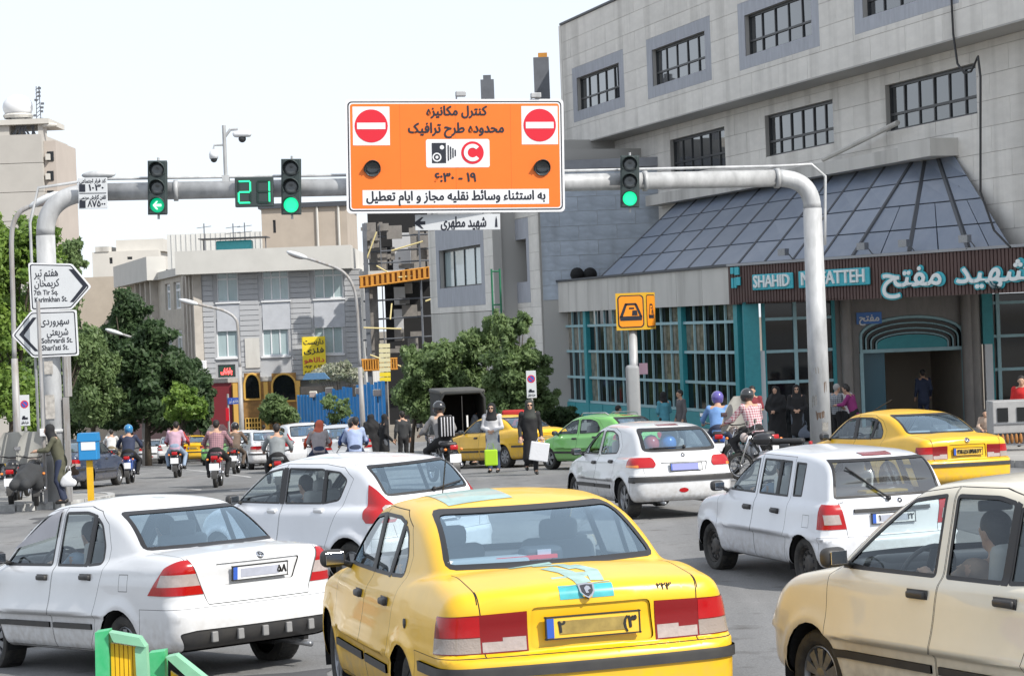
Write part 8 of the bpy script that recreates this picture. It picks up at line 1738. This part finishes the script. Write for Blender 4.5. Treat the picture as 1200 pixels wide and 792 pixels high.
def copy_car(src, label, X, Y, yaw, pa=None, pb=None, dz=0., sc=1., drop=(), group=None, name=None):
    c = copy_tree(src); c.matrix_world = ground_matrix(X, Y, yaw, dz, sc); c['label'] = label
    if name: c.name = name
    if group: c['group'] = group
    for ch in list(c.children):
        if any(ch.name.startswith(d) for d in drop):
            for g in list(ch.children_recursive): bpy.data.objects.remove(g)
            bpy.data.objects.remove(ch)
    if pb: repaint(c, pa, pb)
    return c
def patch(root, fn, kind, u0, u1, v0, v1, m, name, nu=14, nv=6, off=.003, shape=None):
    vs = []; fs = []
    for j in range(nv + 1):
        for i in range(nu + 1):
            u, v = u0 + (u1 - u0) * i / nu, v0 + (v1 - v0) * j / nv
            if shape: u, v = shape(i / nu, j / nv)
            if kind == 'rear': p = (u, end_y(fn, u, v) - off, v)
            elif kind == 'top': p = (u, v, top_z(fn, u, v) + off)
            else: p = (side_x(fn, u, v) - off, u, v)
            vs.append(p)
    for j in range(nv):
        for i in range(nu): a = j * (nu + 1) + i; fs.append((a, a + 1, a + nu + 2, a + nu + 1))
    o = link(name, me_from(vs, fs, name), root, [m], True); return o
def strip(root, fn, kind, pts, w, m, name, off=.003):
    vs = []; fs = []; P = [Vector(p) for p in pts]; n = 24; L = []
    for k in range(n + 1):
        t = k / n * (len(P) - 1); i = min(int(t), len(P) - 2); L.append(P[i].lerp(P[i + 1], t - i))
    for k, c in enumerate(L):
        d = (L[min(k + 1, n)] - L[max(k - 1, 0)]).normalized(); q = Vector((-d.y, d.x)) * w / 2
        for s in (-1, 1):
            e = c + q * s; vs.append((e.x, e.y, top_z(fn, e.x, e.y) + off) if kind == 'top' else (e.x, end_y(fn, e.x, e.y) - off, e.y))
    for k in range(n): fs.append((2 * k, 2 * k + 1, 2 * k + 3, 2 * k + 2))
    return link(name, me_from(vs, fs, name), root, [m], True)
def wiper(root, fn, a, b):
    q = []
    for t in (0, .25, .5, .75, 1): x, z = a[0] + (b[0] - a[0]) * t, a[1] + (b[1] - a[1]) * t; q.append((x, end_y(fn, x, z) - .03, z))
    o = MB().tube(q, [.012, .010, .009, .008, .007], 6).obj('rear_wiper', M_RUB, root, True); m = q[2]; d = Vector(q[4]) - Vector(q[2])
    MB().tube([Vector(q[1]) + Vector((0, .018, 0)), Vector(q[4]) + d * .25 + Vector((0, .018, 0))], .010, 5).obj('wiper_blade', M_RUB, o); MB().sphere(q[0], (.028, .03, .028), 10, 6).obj('wiper_pivot', M_RUB, o, True)
def sit_in(car, x, y, label, top, **k):
    r = person('person', label, 'drive', (0, 0, 0), 0, top, DENIM, **k); r.matrix_world = car.matrix_world @ Matrix.Translation((x, y + .15, .09)) @ Matrix.Scale(.97, 4); return r
def emblem(root, fn, x, z, r, m=M_CHR, kind='disc'):
    y = end_y(fn, x, z); y2 = end_y(fn, x, z + .03); t = math.atan2(y2 - y, .03); T = TR(x, y - .004, z, rx=-t)
    if kind == 'disc': o = MB().lathe([(0, -.008), (r, -.006), (r, .004)], 20, T, ax='y').obj('emblem', m, root, True); MB().lathe([(r * .45, -.012), (r * .7, -.011), (r * .45, -.010)], 16, T, ax='y').obj('emblem_ring', M_DARK, o)
    else:
        sh = [(-.5, .5), (.0, .56), (.5, .5), (.46, -.1), (.25, -.42), (0, -.6), (-.25, -.42), (-.46, -.1)]
        o = MB().prism([(u * r * 2, v * r * 2) for u, v in sh], -.010, .002, 'y', T).obj('shield_emblem', m, root); MB().prism([(u * r * 1.5, v * r * 1.5) for u, v in sh], -.013, -.0105, 'y', T).obj('shield_face', M_INK, o)
        MB().prism([(-.25 * r, -.5 * r), (.1 * r, -.5 * r), (.05 * r, -.1 * r), (.45 * r, .1 * r), (.3 * r, .5 * r), (0, .6 * r), (-.35 * r, .25 * r)], -.016, -.0135, 'y', T).obj('shield_figure', m, o)
# --- near yellow taxi
taxi, fn, ob = new_car('taxi', 'near yellow taxi with a turquoise stripe on its boot in the centre foreground', SAMAND, P_YEL, -.15, 13.0, 14.3, .01, 'yellow taxis', h=.034)
TB = []
P_WSED = paint('white sedan paint', (.73, .74, .76)); P_SIL = paint('silver car paint', (.42, .44, .47)); P_NAV = paint('navy car paint', (.03, .045, .09)); 
# copies made before the taxi's own decals are added
TG = 'yellow taxis'
t2 = copy_car(taxi, 'yellow taxi at the right in front of the station door, bright in the sun', 6.40, 34.3, 19.2, group=TG)
t3 = copy_car(taxi, 'yellow taxi far down the street beyond the pair on the black scooter', put(226, 108)[0], 108, 8, group=TG)
t4 = copy_car(taxi, 'yellow taxi seen beyond the parked motorcycles at the far left edge', put(8, 78)[0], 78, 40, group=TG)
t5 = copy_car(taxi, 'old yellow taxi standing behind the two women near the dark van', put(592, 58.5)[0], 58.5, 33, group=TG)
w1 = copy_car(taxi, 'white sedan half hidden behind the riders before the white hatch with the dark rear window', put(310, 78)[0], 78, 14, P_YEL, P_WSED, group='white cars in the queue', name='parked_sedan')
w2 = copy_car(taxi, 'dark blue sedan just behind the left gantry pole', put(88, 61)[0], 61, -8, P_YEL, P_NAV, name='dark_sedan'); 
if 'group' in w2: del w2['group']
plate(taxi, fn, 0, .785, .52, .115, True, '۲', '(۳'); emblem(taxi, fn, -.02, .965, .045, kind='shield')
patch(taxi, fn, 'rear', -.17, .13, .93, 1.0, M_TURQ, 'turquoise_band', off=.0025); 
for pts, w in (([(-.17, -1.62), (-.02, -1.66), (.02, -1.80)], .05), ([(-.12, -1.72), (-.05, -1.86), (-.02, -2.12)], .07), ([(.03, -1.70), (.10, -1.86), (.06, -2.10)], .06), ([(-.30, -1.60), (-.05, -1.57)], .035), ([(-.16, -2.06), (.12, -2.04)], .13), ([(-.08, -1.92), (.08, -1.94)], .05)): strip(taxi, fn, 'top', pts, w * 1.25, mat('faded turquoise decal', (.36, .56, .50), .4, coat=.4, noise=.4, nscale=9), 'turquoise_calligraphy')
patch(taxi, fn, 'top', -.42, -.02, -.66, .30, mat('faded turquoise roof paint', (.38, .60, .56), .4, coat=.4, noise=.35, nscale=5), 'turquoise_roof_band', 8, 10)
text('۲۲۳', .055, M_INK, taxi, (.42, end_y(fn, .42, .955) - .004, .955), bold=.001)
MB().cbox((-.13, -1.345, 1.105), (.36, .03, .022)).obj('high_brake_light', mat('brake strip', (.6, .02, .03), .3, emis=(.9, .05, .05), estr=.25), taxi)
MB().tube([(-.22, .42, 1.43), (-.20, .36, 1.66)], .005, 5).obj('antenna', M_RUB, taxi)
sx0 = side_x(fn, -1.25, .76); MB().lathe([(0, -.006), (.028, -.005), (.028, .004)], 16, TR(sx0, -1.25, .78), ax='x').obj('fuel_lock', M_PLA, taxi, True)
for x in (-.36,): MB().rbox((x, -1.28, 1.09), (.50, .18, .06), .03, n=3).obj('parcel_shelf_speaker', M_SEATC, taxi, True)
MB().rbox((-.02, -1.24, 1.10), (.24, .16, .12), .03).obj('dark_box', M_DASH, taxi); MB().cbox((-.02, -1.33, 1.11), (.08, .006, .07)).obj('label_tag', M_WHITEP, taxi)
sit_in(taxi, -.37, .02, 'driver of the near yellow taxi in a blue grey shirt', C('taxi driver shirt', (.10, .14, .22)))
plate(t2, fn, 0, .785, .52, .115, True, '', ''); text('۳۸ ت ۵۹۸ ۲۲', .085, M_PLTXT, t2, (.02, end_y(fn, 0, .785) - .034, .785), width=.44, bold=.003, name='digits'); emblem(t2, fn, 0, .965, .045)
MB().tube([(-.25, .35, 1.44), (-.02, .10, 1.62)], .008, 5).obj('antenna', M_RUB, t2); MB().rbox((-.35, -1.25, 1.09), (.4, .16, .05), .02).obj('parcel_shelf_speaker', M_SEATC, t2); MB().rbox((.35, -1.25, 1.09), (.4, .16, .05), .02).obj('parcel_shelf_speaker', M_SEATC, t2)
sit_in(t2, -.37, .02, 'driver of the yellow taxi by the station door', C('plain grey shirt', (.2, .2, .2)))
for t_ in (t3, t5): plate(t_, fn, 0, .785, .52, .115, True, '۴', '')
# --- white sedan at the left
tiba, fn, ob = new_car('white_sedan', 'white sedan at the lower left with grey cloth over its front window', TIBA, P_WHITE, -3.40, 18.1, 40.0, -.03, h=.034)
CRM = copy_car(tiba, 'cream white sedan with a brown chrome mirror cut by the right edge of the picture', 3.0, 11.5, 24.2, P_WHITE, P_CREAM, name='cream_sedan')
w3 = copy_car(tiba, 'white sedan with red round tail light in the queue behind the rider in brown', put(288, 86)[0], 86, 10, group='white cars in the queue', name='queued_sedan')
w4 = copy_car(tiba, 'white car far down the street left of the pair on the black scooter', put(201, 113)[0], 113, 9, group='white cars in the queue', name='queued_sedan')
w5 = copy_car(tiba, 'silver grey car behind the pair in blue shirts', put(396, 66)[0], 66, 14, P_WHITE, P_SIL, name='silver_sedan')
plate(tiba, fn, 0, .865, .52, .11, False, '', '۵۸'); emblem(tiba, fn, .02, .995, .035); 
patch(tiba, fn, 'side', .10, .98, 1.16, 1.42, mat('grey cloth', (.40, .40, .43), .85, noise=.1, nscale=3, bump=.2), 'window_shade_cloth', 12, 6, off=.02, shape=lambda a, b: (.10 + .86 * a - .34 * a * b, 1.21 + b * (.23 - .12 * a * a) - .13 * a))
for k in range(5): x = -.46 + k * .23; MB().rbox((x, end_y(fn, x, .39) - .004, .385), (.055, .03, .085), .008).obj('grey_grille_bar', mat('grille grey', (.22, .22, .22), .5), tiba)
text('TIBA' if False else 'ST', .03, M_CHR, tiba, (.5, end_y(fn, .5, .86) - .004, .86)) if False else None
sit_in(tiba, -.37, .02, 'driver of the white sedan at the lower left in a pale blue shirt', C('pale blue shirt', (.30, .40, .52))); sit_in(tiba, .36, .0, 'passenger in dark clothes in the white sedan at the lower left', BLACKC)
for z_ in (.97,): pass
sit_in(CRM, -.37, -.02, 'young man with black hair driving the cream white sedan at the right edge', C('sand shirt', (.34, .24, .18)))
# --- white hatchback in the middle
sand, fn, ob = new_car('white_hatchback', 'white hatchback with tall red corner lamps and tinted windows behind the near taxi', SANDERO, P_BLUE, -2.15, 24.3, 41.4, 0)
w6 = copy_car(sand, 'white car with a large dark rear window beyond the hatchback, beside the orange riders', put(352, 70)[0], 70, 16, P_BLUE, P_WSED, sc=1.08, group='white cars in the queue', name='queued_hatchback')
wiper(sand, fn, (.02, 1.13), (.46, 1.17)); plate(sand, fn, 0, .84, .52, .11, False, '۱', '۷۷'); MB().tube([(0, -.1, 1.53), (.0, -.18, 1.60)], .006, 5).obj('antenna', M_RUB, sand)
for i, (x, col) in enumerate(((-.37, C('grey top', (.2, .2, .22))), (.36, C('pale top', (.45, .45, .45))))): sit_in(sand, x, 0, ('driver' if i == 0 else 'front passenger') + ' dimly seen through the tinted glass of the white hatchback', col)
# --- white hatch with the balloons
p206, fn, ob = new_car('small_white_hatchback', 'white rounded hatchback with a red and a blue balloon behind its rear window', P206, P_WHITE, 2.02, 32.6, 16.0, .02)
w7 = copy_car(p206, 'small white hatchback farthest down the street at the left of the queue', put(179, 119)[0], 119, 8, group='white cars in the queue', name='queued_hatchback')
gr_ = copy_car(p206, 'light green estate car with a roof rack standing left of the balloon hatchback', put(702, 53)[0], 53, 38, P_WHITE, P_GREEN, sc=.98, name='green_car')
for s in (-1, 1): MB().tube([(s * .50, .1, 1.41), (s * .52, .0, 1.47), (s * .52, -.9, 1.46), (s * .50, -1.0, 1.40)], .018, 6).obj('roof_rail', M_GALV, gr_, True)
g2 = copy_car(p206, 'pale green car partly hidden behind the checked and brown riders', put(258, 93)[0], 93, 6, P_WHITE, P_GREEN, name='green_car')
wiper(p206, fn, (.05, 1.055), (-.42, 1.045)); plate(p206, fn, .02, .755, .50, .11, False, '', '')
for ch in p206.children:
    if ch.name.startswith('number_plate'):
        MB().cbox((-.02, -.012, 0), (.42, .004, .10)).obj('blue_blur_panel', mat('plate violet panel', (.22, .24, .50), .6), ch)
emblem(p206, fn, 0, .93, .035)
for x, col, nm in ((-.30, (.75, .09, .08), 'red balloon'), (-.02, (.06, .25, .65), 'blue balloon')):
    b = empty('balloon', nm + ' inside the rear window of the white rounded hatchback', 'balloon'); b.matrix_world = p206.matrix_world @ Matrix.Translation((x, -1.22, 1.09)); MB().sphere((0, 0, 0), (.13, .13, .15), 20, 14).obj('rubber_skin', mat(nm, col, .25, coat=.6), b, True); MB().sphere((0, 0, -.155), (.015, .015, .012), 8, 5).obj('knot', mat(nm, col), b)
sit_in(p206, -.36, -.02, 'driver of the white rounded hatchback with balloons', C('teal driver shirt', (.10, .25, .25)))
# --- white square hatchback
pride, fn, ob = new_car('square_hatchback', 'white square hatchback with one long rear wiper and black steel wheels at the right', PRIDE, paint('cool white paint', (.70, .72, .76)), 3.30, 22.8, 19.1, -.01)
wiper(pride, fn, (-.03, .955), (-.40, 1.25)); plate(pride, fn, .0, .755, .50, .105, False, '۱', '۲۲'); emblem(pride, fn, .10, .925, .03)
text('SAIPA', .035, M_CHR, pride, (-.55, end_y(fn, -.55, .93) - .004, .93))
pst = MB(); pst.rbox((.1, -1.36, 1.0), (.5, .2, .03), .01); pst.obj('yellow_cloth_on_shelf', C('yellow cloth', (.6, .4, .05)), pride)
sit_in(pride, -.36, -.04, 'driver of the white square hatchback in a light blue shirt', C('driver light blue', (.30, .42, .58)))
# --- dark canvas van
Y = 61; p = put(543, Y); v = empty('canvas_van', 'black jeep with an open square canvas back standing under the street trees', 'jeep', p, (0, 0, math.radians(9))); M_CANV = mat('black canvas', (.02, .022, .022), .75, noise=.2, nscale=3, bump=.3, bscale=6)
W, H, D = 1.34, 2.28, 2.6
b = MB()
for s in (-1, 1): b.rbox((s * (W / 2 - .03), D / 2, 1.45), (.06, D, 1.6), .02)
b.obj('canvas_side', M_CANV, v); MB().rbox((0, D / 2, H - .06), (W + .06, D, .14), .06, n=3).obj('canvas_roof', mat('dusty canvas roof', (.09, .09, .085), .8, noise=.3, nscale=3), v, True)
fr = MB(); fr.tube([(-W / 2 + .02, -.02, .7), (-W / 2 + .02, -.02, H - .25), (-W / 2 + .14, -.02, H - .08), (W / 2 - .14, -.02, H - .08), (W / 2 - .02, -.02, H - .25), (W / 2 - .02, -.02, .7)], .05, 8); fr.obj('rear_hoop', M_CANV, v, True)
MB().rbox((0, .05, .78), (W + .06, .10, .50), .03).obj('tailgate', M_BKB, v); MB().rbox((0, 1.3, .62), (W + .1, D, .35), .06).obj('body', M_BKB, v); MB().cbox((0, 1.9, 1.45), (W - .1, .05, 1.5)).obj('inner_curtain', M_DARK, v); MB().cbox((0, .0, .48), (W + .1, .12, .12)).obj('rear_bumper', M_PLA, v)
MB().rbox((0, 3.3, .85), (W + .1, 1.4, .6), .12, n=3).obj('bonnet', M_BKB, v, True); MB().cbox((.12, -.06, 1.35), (.05, .02, .35)).obj('white_mark', M_SGW, v); MB().tube([(-.02, -.02, .95), (-.02, -.02, 2.1)], .015, 5).obj('centre_stay', M_PLA, v)
for s in (-1, 1):
    MB().cbox((s * .58, -.03, .72), (.12, .04, .10)).obj('tail_light', M_RED, v)
    for y in (.55, 3.2): wheel(v, s * (W / 2 + .02), y, .36, 'steel')
bpy.context.view_layer.update()
